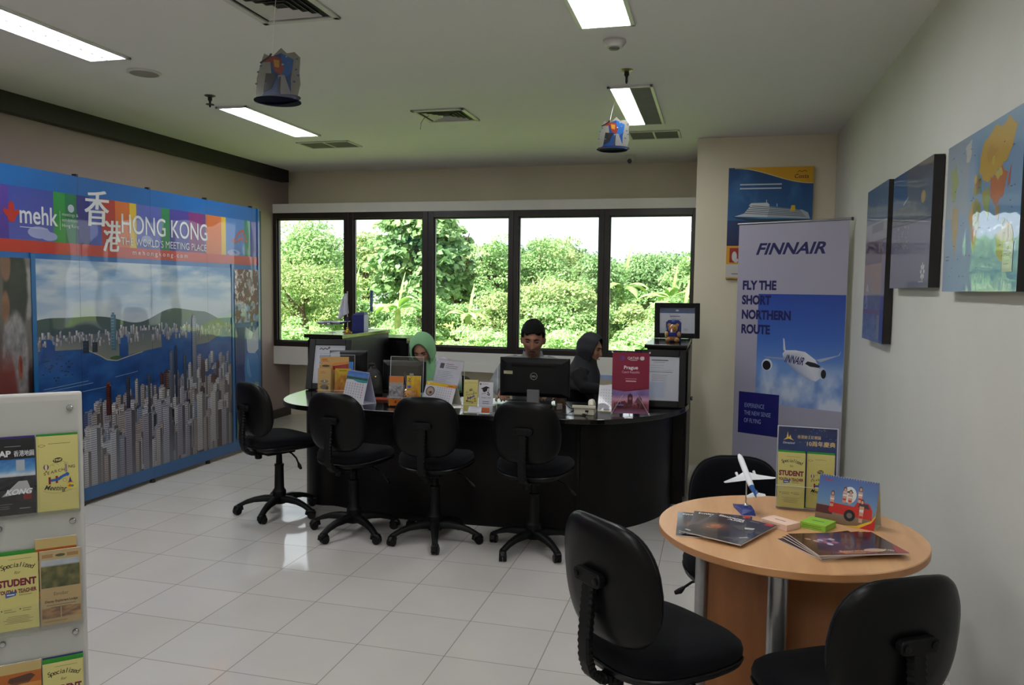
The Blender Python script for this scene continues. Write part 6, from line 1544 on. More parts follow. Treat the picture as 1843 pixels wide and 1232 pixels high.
# adapters and cable clutter
t = thing('power_adapter', 'small grey plug adapter among cables beside the big monitor', 'adapter', (-1.03, 5.3, DZ), .4)
bm = BM(); add_box(bm, -.02, .02, -.014, .014, 0, .04); obj('body', bm, mat('adapter_grey', (110, 104, 96), rough=.5), t, bevel=.004)
bm = BM(); add_tube(bm, [(0, 0, .04), (.01, 0, .065), (.03, -.02, .06), (.06, -.04, .02), (.1, -.06, .003), (.06, -.1, .003)], .003, 6); obj('cord', bm, M_black, t, smooth=60)
t = thing('coffee_mug', 'tan mug standing behind the plug adapter by the big monitor', 'mug', (-1.06, 5.5, DZ), 2.4)
bm = BM(); add_lathe(bm, [(.036, 0), (.040, .006), (.041, .075), (.0385, .0752), (.0375, .012), (.0, .01)], 28, cap1=False); obj('cup', bm, mat('mug_tan', (130, 100, 72), rough=.35), t, smooth=40)
bm = BM(); add_tube(bm, [(.039, 0, .062), (.06, 0, .06), (.066, 0, .04), (.058, 0, .02), (.039, 0, .016)], .005, 8); obj('handle', bm, mat('mug_tan', (130, 100, 72)), t, smooth=60)
t = thing('black_bag', 'black bag of odds and ends on the desk between noted monitor and clear holder', 'bag', (-2.495, 5.44, DZ))
bm = BM(); R_ = []
g = random.Random(6)
for z, k in ((0, .9), (.03, 1.05), (.09, 1.0), (.15, .85), (.2, .6), (.225, .3)): R_.append([Vector((.085 * k * math.cos(a * PI / 9) * g.uniform(.85, 1.1), .06 * k * math.sin(a * PI / 9) * g.uniform(.85, 1.1), z + g.uniform(-.01, .01) * (z > 0))) for a in range(18)])
add_rings(bm, R_); bo = obj('body', bm, mat('bag_black', (16, 16, 17), rough=.5, bump=.4, bscale=60), t, smooth=80)
bm = BM(); add_tube(bm, [(-.03, 0, .2), (-.02, -.01, .25), (.02, -.01, .255), (.035, 0, .2)], .006, 8); obj('strap', bm, mat('bag_black', (16, 16, 17)), t, smooth=60)
bm = BM(); add_ball(bm, (.05, -.055, .16), .009, 10, 8); obj('brass_clasp', bm, M_gold, t, smooth=60)
tag(obj('red_notebook', (lambda b: (add_box(b, -.08, .08, -.05, .05, 0, .012), b)[1])(BM()), mat('notebook_red', (150, 60, 36), rough=.5), bevel=.002, loc=(-2.36, 5.33, DZ), rot=(0, 0, .1)), 'orange-red notebook lying between lake calendar and clear holder', 'notebook')

# Qatar mini banner
t = thing('mini_banner', 'small dark red QATAR banner for Prague on the desk', 'banner'); qu = Vector((.236, .035, 0)).normalized(); qn = Vector((qu.y, -qu.x, 0)); qv = Vector((-qn.x * .08, -qn.y * .08, 1)).normalized()
t.matrix_world = frame_M(Vector((-.655, 5.19, DZ + .012)), qu, qv); A = Art(); W, H = .245, .405
A.rect(0, 0, W, H, (122, 16, 52), (134, 18, 56))
A.field(.0, .005, W, .165, 30, 24, lambda U, V_: ramp(V_, [(0, (110, 60, 90)), (.35, (150, 80, 100)), (.55, (206, 150, 170)), (.75, (120, 96, 150)), (1, (130, 100, 150))]) + 50 * (fbm(U, V_ * .7, 23, 4)[..., None] - .5))
A.poly([(0, .165), (W, .165), (W, .185), (W * .7, .172), (W * .35, .145), (0, .158)], (126, 17, 53)); g = random.Random(9); A.up()
for k in range(34):
    x = g.uniform(0, W - .02); h = g.uniform(.02, .05); A.poly([(x, .03), (x + .016, .03), (x + .016, .03 + h), (x + .008, .038 + h), (x, .03 + h)], g.choice([(110, 40, 50), (150, 70, 70), (86, 40, 60), (170, 110, 110)]), False)
A.poly([(.105, .06), (.105, .12), (.122, .135), (.138, .12), (.138, .06)], (70, 24, 40)); A.ell(.122, .1, .01, .01, (150, 90, 96)); A.poly([(.105, .04), (.14, .04), (.135, .065), (.11, .065)], (96, 40, 54)); A.poly([(.15, .07), (.2, .07), (.198, .1), (.18, .12), (.165, .1)], (110, 60, 70)); A.rect(0, .0, W, .028, (150, 90, 120), (96, 50, 80)); A.rect(.02, .05, .08, .06, (120, 100, 160))
A.ell(.066, .368, .016, .016, (70, 60, 140)); A.ell(.07, .37, .008, .011, (150, 40, 90)); A.text('QATAR', .1, .36, .024, (226, 216, 220), .012, width=.075); A.ell(.196, .367, .015, .013, (206, 190, 196)); A.poly([(.196, .372), (.21, .382), (.2, .36)], (220, 206, 210)); A.lines(.118, .352, .05, 1, .01, .004, (200, 170, 180))
A.text('Prague', W / 2, .295, .032, (240, 226, 230), .02, 'c', .094); A.text('Czech Republic', W / 2, .268, .022, (224, 170, 186), 0, 'c', .118); A.lines(.075, .228, .1, 1, .01, .004, (206, 130, 150), align='c'); A.lines(.08, .212, .09, 1, .01, .006, (230, 200, 208), align='c')
A.build('printed_sheet', P_cloth, t)
bm = BM(); add_box(bm, 0, W, 0, H, -.001, -.0003); obj('sheet_back', bm, M_paper, t)
bm = BM()
for a, b in (((-.006, -.012, .02), (W + .006, H + .008, -.004)), ((W + .006, -.012, .02), (-.006, H + .008, -.004))):
    add_tube(bm, [a, (W / 2, H / 2, -.014), b], .002, 6)
add_tube(bm, [(W / 2, H / 2, -.016), (W / 2, -.005, -.085)], .002, 6); obj('cross_stand', bm, mat('stand_grey', (150, 150, 154), rough=.4), t, smooth=50)
for x, y in ((0, 0), (W, 0), (0, H), (W, H)):
    bm = BM(); add_ball(bm, (x, y, .003), .006, 10, 6); obj('corner_clip', bm, mat('clip_clear', (190, 170, 170), rough=.3), t, smooth=60)
t = tag(obj('glare_patch', (lambda b: (add_box(b, -.027, .027, -.036, .036, 0, .0012), b)[1])(BM()), mat('glare_white', (236, 236, 240), rough=.5)), 'small white patch standing in for reflected light before the red airline banner', 'card'); t.location = (-.535, 5.115, DZ); t.rotation_euler.z = .2  # white slip takes the place of light reflected off the desktop

# teddy bears in clear bags
def bear(label, loc, rz, s, bagtop, board=False):
    t = thing('teddy_bear', label, 'teddy bear', loc, rz, 'small teddy bears in clear bags'); Mf = mat('bear_fur', (176, 122, 54), rough=.95, bump=.6, bscale=300, vary=.15, vscale=60, sheen=.3); Mj = mat('bear_blue_jumper', (26, 36, 120), rough=.9, bump=.3, bscale=300)
    bm = BM(); add_ball(bm, (0, 0, .042 * s), (.034 * s, .028 * s, .036 * s), 16, 12); add_ball(bm, (0, -.002 * s, .094 * s), (.033 * s, .029 * s, .029 * s), 18, 12); add_ball(bm, (0, -.026 * s, .088 * s), (.015 * s, .012 * s, .011 * s), 12, 8)
    for sx in (-1, 1):
        add_ball(bm, (sx * .027 * s, .004 * s, .118 * s), (.012 * s, .007 * s, .012 * s), 12, 8); add_ball(bm, (sx * .03 * s, -.03 * s, .016 * s), (.018 * s, .026 * s, .0165 * s), 14, 10); add_ball(bm, (sx * .042 * s, -.012 * s, .054 * s), (.013 * s, .014 * s, .02 * s), 12, 8)
    obj('body', bm, Mf, t, smooth=80)
    bm = BM(); add_ball(bm, (0, 0, .048 * s), (.0365 * s, .0305 * s, .026 * s), 18, 12); obj('jumper', bm, Mj, t, smooth=80)
    bm = BM(); add_ball(bm, (0, -.0385 * s, .091 * s), .0042 * s, 8, 6)
    for sx in (-1, 1): add_ball(bm, (sx * .012 * s, -.029 * s, .102 * s), .003 * s, 8, 6)
    obj('nose_and_eyes', bm, M_black, t, smooth=80)
    R_ = []; g = random.Random(5)
    for z, k in ((.001, .9), (.03, 1.12), (.07, 1.1), (.1, .95), (.125, .6), (.14, .18), (.15, .16), (bagtop * .8 / s + .02, .5), (bagtop / s, .62)): R_.append([Vector((.05 * s * k * math.cos(a * PI / 10) * g.uniform(.93, 1.05), (.048 * s * k * math.sin(a * PI / 10) - .008 * s) * g.uniform(.93, 1.05), z * s)) for a in range(20)])
    bm = BM(); add_rings(bm, R_, cap1=False); obj('clear_bag', bm, glass_mat('cellophane', (.97, .97, .98), 1.35, .05), t)
    bm = BM(); add_lathe(bm, [(.010 * s, .139 * s), (.0115 * s, .145 * s), (.010 * s, .151 * s)], 14); obj('ribbon', bm, mat('ribbon_blue', (50, 90, 190), rough=.4), t, smooth=60)
    if board:
        bm = BM(); add_prism(bm, [(-.06, 0), (.06, 0), (.06, .15), (.04, .17), (-.04, .17), (-.06, .15)], .04, .043, M=Matrix.Rotation(PI / 2, 4, 'X') @ Matrix.Translation((0, 0, -.085))); obj('backing_card', bm, mat('card_blue', (24, 46, 110), rough=.5), t)
    return t
bear('teddy bear in blue jumper on the desk behind the middle chair', (-1.995, 4.937, DZ), D(-14), 1.1, .26)
bear('teddy bear in blue jumper on the tall cabinet by the pillar', (-.322, 6.26, 1.2006), D(-2), 1.12, .22, True)

# ------------------------------------------------------------------ on the tall cabinet by the window
CZ = 1.2006
aircraft('grey model airliner in side view on a thin stand, on the tall cabinet', (-3.225, 6.205, CZ), D(4), .29, D(-1), .085, ('grey', (150, 154, 164)), ('navy', (24, 30, 80)), ('silver', (150, 150, 154)), base='disc')
t = thing('table_flag', 'small white table flag on a golden foot, on the tall cabinet', 'flag', (-3.115, 6.27, CZ))
bm = BM(); add_lathe(bm, [(.042, 0), (.042, .004), (.03, .012), (.012, .02), (.01, .032), (.014, .038), (.006, .044)], 24); obj('gold_foot', bm, M_gold, t, smooth=40)
bm = BM(); add_tube(bm, [(0, 0, .04), (0, 0, .345)], .0035, 8); add_ball(bm, (0, 0, .35), .007, 10, 8); obj('pole', bm, M_chrome, t, smooth=50)
bm = BM(); nx_, ny_ = 10, 14; vv = [[bm.verts.new((-.006 - (.075 * (j / ny_) ** .7 + .004) * i / nx_ + .02 * (1 - i / nx_) * (j / ny_), .012 * math.sin(i * 1.4) * (j / ny_) - .003 * i, .34 - .235 * j / ny_ * (1 - .28 * (1 - i / nx_)))) for i in range(nx_ + 1)] for j in range(ny_ + 1)]
for j in range(ny_):
    for i in range(nx_): bm.faces.new((vv[j][i], vv[j][i + 1], vv[j + 1][i + 1], vv[j + 1][i]))
o = obj('cloth', bm, mat('flag_white', (206, 206, 222), rough=.8), t, smooth=80); so_ = o.modifiers.new('thick', 'SOLIDIFY'); so_.thickness = .0012
A = Art(); A.text('FINNAIR', 0, 0, .016, (60, 66, 130), .02, width=.07, shear=.3); A.build('lettering', P_matt, o, frame_M((-.045, -.022, .2), (.25, .0, .97), (-.97, 0, .25)))
t = thing('paper_bag', 'dark blue paper bag with white side on the tall cabinet', 'bag', (-3.125, 6.55, CZ), D(12))
bm = BM(); add_rings(bm, [[Vector((x * (1 - .0 * k), y, z)) for x, y in ((-.058, -.075), (.05, -.075), (.05, .1), (-.058, .1))] for k, z in enumerate((0, .145))]); bo = obj('bag_body', bm, [mat('bag_blue', (22, 36, 110), rough=.5)], t)
bm = BM(); add_box(bm, .0503, .0512, -.075, .1, 0, .145); obj('white_side', bm, mat('bag_white', (190, 194, 220), rough=.6), t)
bm = BM(); add_rings(bm, [[Vector(p) for p in ((-.058, -.06, .145), (.05, -.06, .145), (.05, .09, .145), (-.058, .09, .145))], [Vector(p) for p in ((-.02, -.05, .168), (.045, -.05, .172), (.045, .08, .172), (-.02, .08, .168))]]); obj('folded_top', bm, mat('bag_blue_dark', (20, 30, 80), rough=.5), t)
t = thing('pennant', 'narrow blue pennant hanging on a thin pole behind the blue paper bag', 'flag', (-3.155, 6.82, CZ))
bm = BM(); add_lathe(bm, [(.035, 0), (.035, .004), (.006, .008)], 24); obj('foot', bm, M_chrome, t, smooth=40)
bm = BM(); add_tube(bm, [(0, 0, .005), (0, 0, .37)], .002, 6); add_tube(bm, [(0, 0, .368), (.026, 0, .368)], .0016, 6); obj('pole', bm, M_chrome, t)
bm = BM(); add_box(bm, .001, .027, -.001, .001, .168, .366); bo = obj('pennant_cloth', bm, mat('pennant_blue', (44, 60, 120), rough=.7), t)
A = Art(); A.text('FINNAIR', 0, 0, .011, (170, 180, 206), .02, width=.09, shear=.3); A.build('lettering', P_matt, bo, frame_M((.02, -.0014, .21), (0, 0, 1), (-1, 0, 0)))

# ------------------------------------------------------------------ hanging ceiling ornaments
def mobile(label, x, y, ztop, s, drop, rz=0.0):
    t = thing('hanging_ornament', label, 'hanging ornament', (x, y, ztop), rz, 'hanging ceiling ornaments'); A = Art(.0004)
    A.poly([(-.115, -.2), (-.11, -.06), (-.085, .05), (-.07, .105), (-.03, .075), (.02, .135), (.05, .095), (.09, .1), (.12, .06), (.115, -.04), (.12, -.12), (.105, -.2)], (150, 150, 136))
    A.poly([(-.04, .075), (.02, .1), (.085, .05), (.07, -.08), (.07, -.2), (-.09, -.2), (-.03, -.06)], (26, 74, 140)); A.poly([(.02, .1), (.085, .05), (.075, -.03), (.02, -.1)], (44, 104, 176))
    A.poly([(-.085, .045), (-.03, .085), (.015, .07), (.035, .0), (.02, -.05), (-.015, -.02), (-.03, .045)], (150, 60, 44)); A.poly([(-.02, .06), (.012, .05), (.01, .0), (-.015, .01)], (206, 150, 50)); A.line([(-.09, .04), (-.04, .08), (-.03, .1)], .012, (60, 44, 54))
    A.poly([(-.06, -.03), (.0, -.04), (-.03, -.13), (-.075, -.16)], (44, 44, 50)); A.poly([(.005, -.05), (.04, -.05), (.075, -.19), (.02, -.19)], (150, 150, 150)); A.poly([(.01, -.06), (.02, -.06), (.015, -.17), (.0, -.17)], (60, 60, 66))
    for k in range(9): A.ell((-.1, -.085, -.11, .1, .105, .09, -.06, .11, .06)[k], (-.02, .02, -.1, -.02, .05, -.1, -.1, -.06, .03)[k], .007, .007, (70, 104, 150) if k % 2 else (96, 120, 140), 10, k == 0)
    A.ell(.03, .02, .006, .006, (190, 214, 236), 8); A.ell(.05, .07, .004, .004, (190, 214, 236), 8)
    A.ell(0, -.215, .125, .036, (18, 24, 50), 28); A.ell(.0, -.21, .11, .025, (30, 70, 130), 28); A.poly([(-.1, -.195), (.0, -.2), (.0, -.225), (-.09, -.225)], (96, 44, 36)); A.line([(.0, -.222), (.1, -.214)], .006, (130, 130, 130))
    A.v = [(u * s, v * s * .68, d) for u, v, d in A.v]
    A.c = [[tuple(v * .6 for v in c) for c in f] for f in A.c]
    A.build('printed_cutout', P_gloss, t, frame_M((0, 0, -drop), (1, 0, 0), (0, 0, 1)))
    bm = BM(); add_prism(bm, [(x_ * .985 * s, y_ * .985 * s * .68) for x_, y_ in ((-.115, -.2), (-.11, -.06), (-.085, .05), (-.07, .105), (-.03, .075), (.02, .135), (.05, .095), (.09, .1), (.12, .06), (.115, -.04), (.12, -.12), (.105, -.2))], -.003, -.0005, M=frame_M((0, 0, -drop), (1, 0, 0), (0, 0, 1))); obj('card_back', bm, mat('card_grey', (118, 118, 110), rough=.6), t)
    bm = BM(); add_lathe(bm, [(.05 * s, -.004), (.108 * s, -.003), (.108 * s, .0), (.05 * s, .001)], 32, c=(0, .0, -drop - .225 * s * .68)); obj('oval_foot', bm, mat('ornament_navy', (14, 18, 40), rough=.8, spec=.1), t, smooth=40)
    bm = BM(); add_tube(bm, [(-.03 * s, 0, -drop + .06 * s), (0, 0, 0)], .0012, 5); obj('thread', bm, M_paper, t)
    return t
mobile('blue and orange hanging cut-out ornament near the long ceiling light', -1.99, 3.3, ZC, .98, .38)
mobile('blue and orange hanging cut-out ornament beside the half-dark ceiling light', -.775, 5.9, ZC, .98, .195)
# ------------------------------------------------------------------ people
M_skin = mat('skin_brown', (150, 104, 80), rough=.55, vary=.06, vscale=14)
M_skin2 = mat('skin_light_brown', (176, 128, 104), rough=.5, vary=.05, vscale=14)
M_hair = mat('hair_black', (5, 5, 5), rough=.6, spec=.15, bump=.5, bscale=260)
M_eye = mat('eye_dark', (22, 16, 14), rough=.2)
M_lip = mat('lip', (126, 70, 62), rough=.45)

def sm(a, b, x): x = min(1, max(0, (x - a) / (b - a))); return x * x * (3 - 2 * x)
def gs(x, y, cx, cy, sx, sy): return math.exp(-((x - cx) / sx) ** 2 - ((y - cy) / sy) ** 2)
def head_point(dx, dy, dz, grow=0.0):
    """unit direction -> point on a head; face looks along -y; head 0.235 m tall"""
    x, y, z = dx * .073, dy * .093, dz * .1165
    low = sm(0, 1, -dz)
    x *= 1 - .30 * low ** 1.3; 
    if dy > 0: y *= 1 - .34 * low                                  # nape
    else: y *= 1 - .06 * low
    x *= 1 + .05 * sm(.1, .7, dz) * (1 if dy > 0 else .4)
    if dy < -.15:                                                   # features
        f = sm(.15, .6, -dy)
        y += -f * (.023 * gs(x, z, 0, -.036, .011, .014) + .013 * gs(x, z, 0, -.012, .0075, .022) + .005 * gs(x, z, 0, .03, .04, .01) + .0075 * gs(x, z, 0, -.068, .02, .009) + .007 * gs(x, z, 0, -.103, .02, .014))
        y += f * (.0085 * (gs(x, z, .031, .008, .016, .012) + gs(x, z, -.031, .008, .016, .012)) + .004 * gs(x, z, 0, -.055, .018, .005) + .004 * gs(x, z, 0, -.084, .02, .006))
        y += -f * .005 * (gs(x, z, .045, -.022, .018, .018) + gs(x, z, -.045, -.022, .018, .018))
        y = y * 1 + f * .004
    p = Vector((x, y, z))
    return p + Vector((dx, dy, dz)) * grow
def head_dirs(nu=44, nv=34):
    return [[(math.sin(PI * j / nv) * math.cos(2 * PI * i / nu), math.sin(PI * j / nv) * math.sin(2 * PI * i / nu), -math.cos(PI * j / nv)) for i in range(nu)] for j in range(1, nv)]
def add_head(bm, HM, sc=1.0, ears=True):
    add_rings(bm, [[HM @ (head_point(*d) * sc) for d in r] for r in head_dirs()])
    if ears:
        for s in (-1, 1):
            E_ = HM @ Matrix.Translation((s * .076 * sc, .012 * sc, -.012 * sc)) @ Matrix.Rotation(s * -.5, 4, 'Z')
            add_ball(bm, (0, 0, 0), (.008 * sc, .018 * sc, .031 * sc), 12, 10, M=E_) if False else add_rings(bm, [[E_ @ Vector((.008 * sc * math.sin(PI * j / 9) * math.cos(2 * PI * k / 12), .018 * sc * math.sin(PI * j / 9) * math.sin(2 * PI * k / 12), -.031 * sc * math.cos(PI * j / 9))) for k in range(12)] for j in range(1, 9)])
def add_hand(bm, wrist, d, nrm, s=1, curl=.5, sc=1.0):
    """palm and five fingers; d = pointing direction, nrm = back of the hand, s = thumb side"""
    d = Vector(d).normalized(); n = Vector(nrm); n = (n - d * n.dot(d)).normalized(); sd = d.cross(n) * s; w_ = Vector(wrist)
    def P(a, b, c): return w_ + (d * a + sd * b + n * c) * sc
    add_rings(bm, [[P(a, b * k + o, c * h) for b, c in ((-1, -.7), (-.6, -1), (.6, -1), (1, -.7), (1, .7), (.6, 1), (-.6, 1), (-1, .7))] for a, k, h, o in ((-.02, .026, .018, 0), (.02, .032, .016, 0), (.06, .04, .015, 0), (.09, .040, .012, 0))])
    for b, L, r in ((-.031, .055, .0078), (-.011, .07, .0085), (.010, .075, .0087), (.030, .068, .0084)):
        q = P(.085, b, 0); a = 0; pts = [q - d * .012 * sc]
        for k in range(3): a += curl * (.5 + .35 * k); q = q + (d * math.cos(a) - n * math.sin(a)) * (L * (.46, .32, .22)[k]) * sc; pts.append(q)
        add_tube(bm, [P(.075, b, 0)] + pts[1:], [r * sc, r * sc, r * .92 * sc, r * .75 * sc], 8)
    add_tube(bm, [P(.015, .022, -.004), P(.045, .05, -.012), P(.075, .062, -.02), P(.098, .06, -.026)], [.012 * sc, .0105 * sc, .0092 * sc, .0072 * sc], 8)
def torso(bm, chest, neck, hips, ws, face, k=1.0, wrinkle=0.0):
    """stacked ellipses from hips to the base of the neck"""
    f = Vector(face).normalized(); r = Vector((-f.y, f.x, 0)) if abs(f.z) < .9 else Vector((1, 0, 0)); h, c, n = Vector(hips), Vector(chest), Vector(neck); rings = []
    for q, a, b in ((0, .165, .12), (.2, .16, .115), (.45, .155, .115), (.65, .172, .122), (.82, .185, .118), (.92, .175, .10), (.98, .125, .08), (1.0, .07, .062)):
        p = h.lerp(c, min(1, q / .65)) if q < .65 else c.lerp(n, (q - .65) / .35)
        rings.append([p + r * (a * ws * k * math.cos(2 * PI * i / 28)) + f * (b * k * math.sin(2 * PI * i / 28)) + Vector((0, 0, wrinkle * math.sin(i * 2.1 + q * 9))) for i in range(28)])
    add_rings(bm, rings)
def limb(bm, pts, rad, k=0.0): add_tube(bm, pts, [r + k for r in rad], 14)
def finish(name, bm, m, parent, voxel, smooth_it=2):
    me = bpy.data.meshes.new(name); bmesh.ops.recalc_face_normals(bm, faces=bm.faces); bm.to_mesh(me); bm.free()
    tmp = bpy.data.objects.new('tmp_body', me); COL.objects.link(tmp)
    r = tmp.modifiers.new('r', 'REMESH'); r.mode = 'VOXEL'; r.voxel_size = voxel
    s = tmp.modifiers.new('s', 'SMOOTH'); s.factor = .5; s.iterations = smooth_it
    bpy.context.view_layer.update(); dg = bpy.context.evaluated_depsgraph_get()
    new = bpy.data.meshes.new_from_object(tmp.evaluated_get(dg)); bpy.data.objects.remove(tmp)
    new.materials.clear(); new.materials.append(m); new.polygons.foreach_set('use_smooth', [True] * len(new.polygons)); new.name = name
    o = bpy.data.objects.new(name, new); COL.objects.link(o); o.parent = parent
    return o
def face_parts(t, HM, sc, brow=True, closed=True, moustache=False, lipm=None):
    bm = BM()
    for s in (-1, 1): add_tube(bm, [HM @ (Vector((s * x, y, z)) * sc) for x, y, z in ((.014, -.0905, .024), (.03, -.0885, .029), (.047, -.077, .023))], [.003 * sc, .0038 * sc, .002 * sc], 8)
    obj('eyebrow', bm, M_hair, t, smooth=60)
    bm = BM()
    for s in (-1, 1): add_tube(bm, [HM @ (Vector((s * x, y, z)) * sc) for x, y, z in ((.019, -.0815, .006), (.031, -.0815, .004 if closed else .008), (.044, -.074, .006))], [.0016 * sc, .0034 * sc, .0016 * sc], 8)
    obj('eye', bm, M_eye, t, smooth=60)
    bm = BM(); add_tube(bm, [HM @ (Vector((x, y, z)) * sc) for x, y, z in ((-.019, -.078, -.07), (0, -.0895, -.069), (.019, -.078, -.07))], [.0012 * sc, .0036 * sc, .0012 * sc], 8); obj('lips', bm, lipm or M_lip, t, smooth=60)
    if moustache:
        bm = BM(); add_tube(bm, [HM @ (Vector((x, y, z)) * sc) for x, y, z in ((-.027, -.083, -.064), (-.012, -.0935, -.056), (0, -.0955, -.0545), (.012, -.0935, -.056), (.027, -.083, -.064))], [.0015 * sc, .0035 * sc, .0028 * sc, .0035 * sc, .0015 * sc], 8); obj('moustache', bm, M_hair, t, smooth=60)
def cap_mesh(keep, grow, HM, sc, nu=56, nv=44, rough_=0.0):
    bm = BM(); D_ = head_dirs(nu, nv); g = random.Random(2)
    vs = [[bm.verts.new(HM @ (head_point(*d, grow(*d) + g.uniform(-rough_, rough_)) * sc)) for d in r] for r in D_]
    tp = bm.verts.new(HM @ (head_point(0, 0, 1, grow(0, 0, 1)) * sc))
    for j in range(len(vs) - 1):
        for i in range(nu):
            d = D_[j][i]; e = D_[j + 1][i]
            if keep(*d) and keep(*e): bm.faces.new((vs[j][i], vs[j][(i + 1) % nu], vs[j + 1][(i + 1) % nu], vs[j + 1][i]))
    for i in range(nu): bm.faces.new((vs[-1][i], vs[-1][(i + 1) % nu], tp))
    for v in [v for v in bm.verts if not v.link_faces]: bm.verts.remove(v)
    return bm
def head_frame(c, yaw, pitch, roll=0.0):
    """yaw: 0 looks along -y; pitch > 0 looks down"""
    return Matrix.Translation(c) @ Matrix.Rotation(yaw, 4, 'Z') @ Matrix.Rotation(pitch, 4, 'X') @ Matrix.Rotation(roll, 4, 'Y')
def person(label, seat_xy, yaw, chest, neck, HM, sc, ws, arms, skin, shirt_m, trouser_m, sleeve=1.0, chair_label=None):
    """coordinates in the room; arms = list of (shoulder, elbow, wrist, hand direction, back of hand, thumb side)"""
    t = thing('person', label, 'person', (seat_xy[0], seat_xy[1], 0)); inv = Matrix.Translation((-seat_xy[0], -seat_xy[1], 0))
    L = lambda p: Vector(p) - Vector((seat_xy[0], seat_xy[1], 0))
    f = Vector((math.sin(yaw), -math.cos(yaw), 0)); r = Vector((-f.y, f.x, 0)); hips = Vector((0, 0, .60)); H_ = inv @ HM
    bm = BM(); add_head(bm, H_, sc)
    hc = H_ @ Vector((0, .025, -.06)); limb(bm, [hc, hc.lerp(L(neck), .6), L(neck), L(neck).lerp(L(chest), .4)], [.052 * sc, .052 * sc, .06 * sc, .05])
    torso(bm, L(chest), L(neck), hips, ws, f, .9)
    for a in arms:
        S_, E_, W_ = L(a[0]), L(a[1]), L(a[2]); limb(bm, [S_, S_.lerp(E_, .5), E_, E_.lerp(W_, .5), W_], [.048, .043, .038, .035, .026]); add_hand(bm, W_, a[3], a[4], a[5], .45)
    legs = []
    for s in (-1, 1):
        h = hips + r * (.09 * s) + Vector((0, 0, -.02)); k = h + f * .42 + r * (.03 * s) + Vector((0, 0, -.03)); an = k + Vector((0, 0, -.47)) + f * .03; to = an + f * .16 + Vector((0, 0, -.045))
        legs.append((h, k, an, to)); limb(bm, [h, h.lerp(k, .5), k, k.lerp(an, .45), an], [.082, .074, .056, .052, .036])
        limb(bm, [an - f * .03 + Vector((0, 0, -.02)), an + f * .06 + Vector((0, 0, -.03)), to], [.034, .034, .024])
    body = finish('body', bm, skin, t, .0045)
    bm = BM(); torso(bm, L(chest), L(neck), hips, ws, f, 1.04, .003)
    for a in arms:
        S_, E_, W_ = L(a[0]), L(a[1]), L(a[2]); W2 = E_.lerp(W_, .92)
        limb(bm, [S_.lerp(L(neck), .35), S_, S_.lerp(E_, .5), E_, E_.lerp(W2, .5), W2], [.05, .066, .06, .054, .05, .042])
    finish('shirt', bm, shirt_m, t, .008, 3)
    bm = BM(); add_ball(bm, hips + f * .02, (.19 * ws, .16, .13), 20, 12)
    for h, k, an, to in legs: limb(bm, [h, h.lerp(k, .5), k, k.lerp(an, .5), an + Vector((0, 0, .02))], [.1, .09, .074, .068, .06])
    finish('trousers', bm, trouser_m, t, .009, 3)
    for h, k, an, to in legs:
        bm = BM(); limb(bm, [an - f * .05 + Vector((0, 0, -.05)), an + f * .03 + Vector((0, 0, -.045)), to + f * .02 + Vector((0, 0, .0))], [.038, .042, .032]); o = obj('shoe', bm, mat('shoe_black', (14, 13, 13), rough=.3), t, smooth=60)
    if chair_label: 
        c = dup(ch0, (seat_xy[0] - f.x * .02, seat_xy[1] - f.y * .02, 0), math.atan2(-f.x, f.y), chair_label, 'task chairs under the staff'); chair_raise(c, -.115); base_rot(c, 20)
    return t, H_, L
def hijab(t, HM, sc, neck, f, m, drape, grow0=.02, open_=.62, ws=1.0, front=.2, back=1.15):
    """hood around the face and a cape over the shoulders"""
    def keep(x, y, z): return not (y < -.12 and (x / open_) ** 2 + ((z + .16) / .88) ** 2 < 1)
    def grow(x, y, z): return grow0 + .014 * max(0, y) + .010 * sm(-.2, -1, z) + .006 * max(0, z) + .0025 * math.sin(9 * z + 5 * x)
    bm = cap_mesh(keep, grow, HM, sc, 128, 100)
    for _ in range(14):                                             # even out the face edge
        eg = [e for e in bm.edges if len(e.link_faces) == 1]; nb = {}
        for e in eg:
            for a_, b_ in ((e.verts[0], e.verts[1]), (e.verts[1], e.verts[0])): nb.setdefault(a_, []).append(b_.co.copy())
        for v_, n_ in nb.items():
            if len(n_) == 2: v_.co = v_.co * .4 + (n_[0] + n_[1]) * .3
    r = Vector((-f.y, f.x, 0)); cen = HM @ Vector((0, .012, -.085 * sc)); rings = []
    nk = Vector(neck)
    for q, (a, b, dz, fw) in enumerate(((.062, .07, .03, .0), (.07, .078, -.02, .0), (.088, .092, -.06, .005), (.125, .11, -.10, .01), (.175 * ws, .13, -.135, .015), (.208 * ws, .145, -.18, .02), (.218 * ws, .155, -.18 - drape * .5, .03), (.222 * ws, .16, -.18 - drape, .035))):
        base = cen.lerp(Vector((nk.x, nk.y, cen.z)), min(1, q / 4)); ring = []
        for i in range(48):
            an = 2 * PI * i / 48; w_ = 1 + .035 * sm(0, 5, q) * math.sin(an * 7 + q * .6) + .02 * math.sin(an * 13 + q)
            dd = dz - (front * sm(3, 7, q) * max(0, math.sin(an)) ** 1.5 if q > 3 else 0)
            ring.append(base + r * (a * w_ * math.cos(an)) + f * (b * w_ * math.sin(an) * (back if math.sin(an) < 0 and q < 6 else 1) + fw) + Vector((0, 0, dd)))
        rings.append(ring)
    add_rings(bm, rings, True, False, False)
    o = obj('hijab', bm, m, t, smooth=70); s = o.modifiers.new('thick', 'SOLIDIFY'); s.thickness = .004; s.offset = 1
    return o
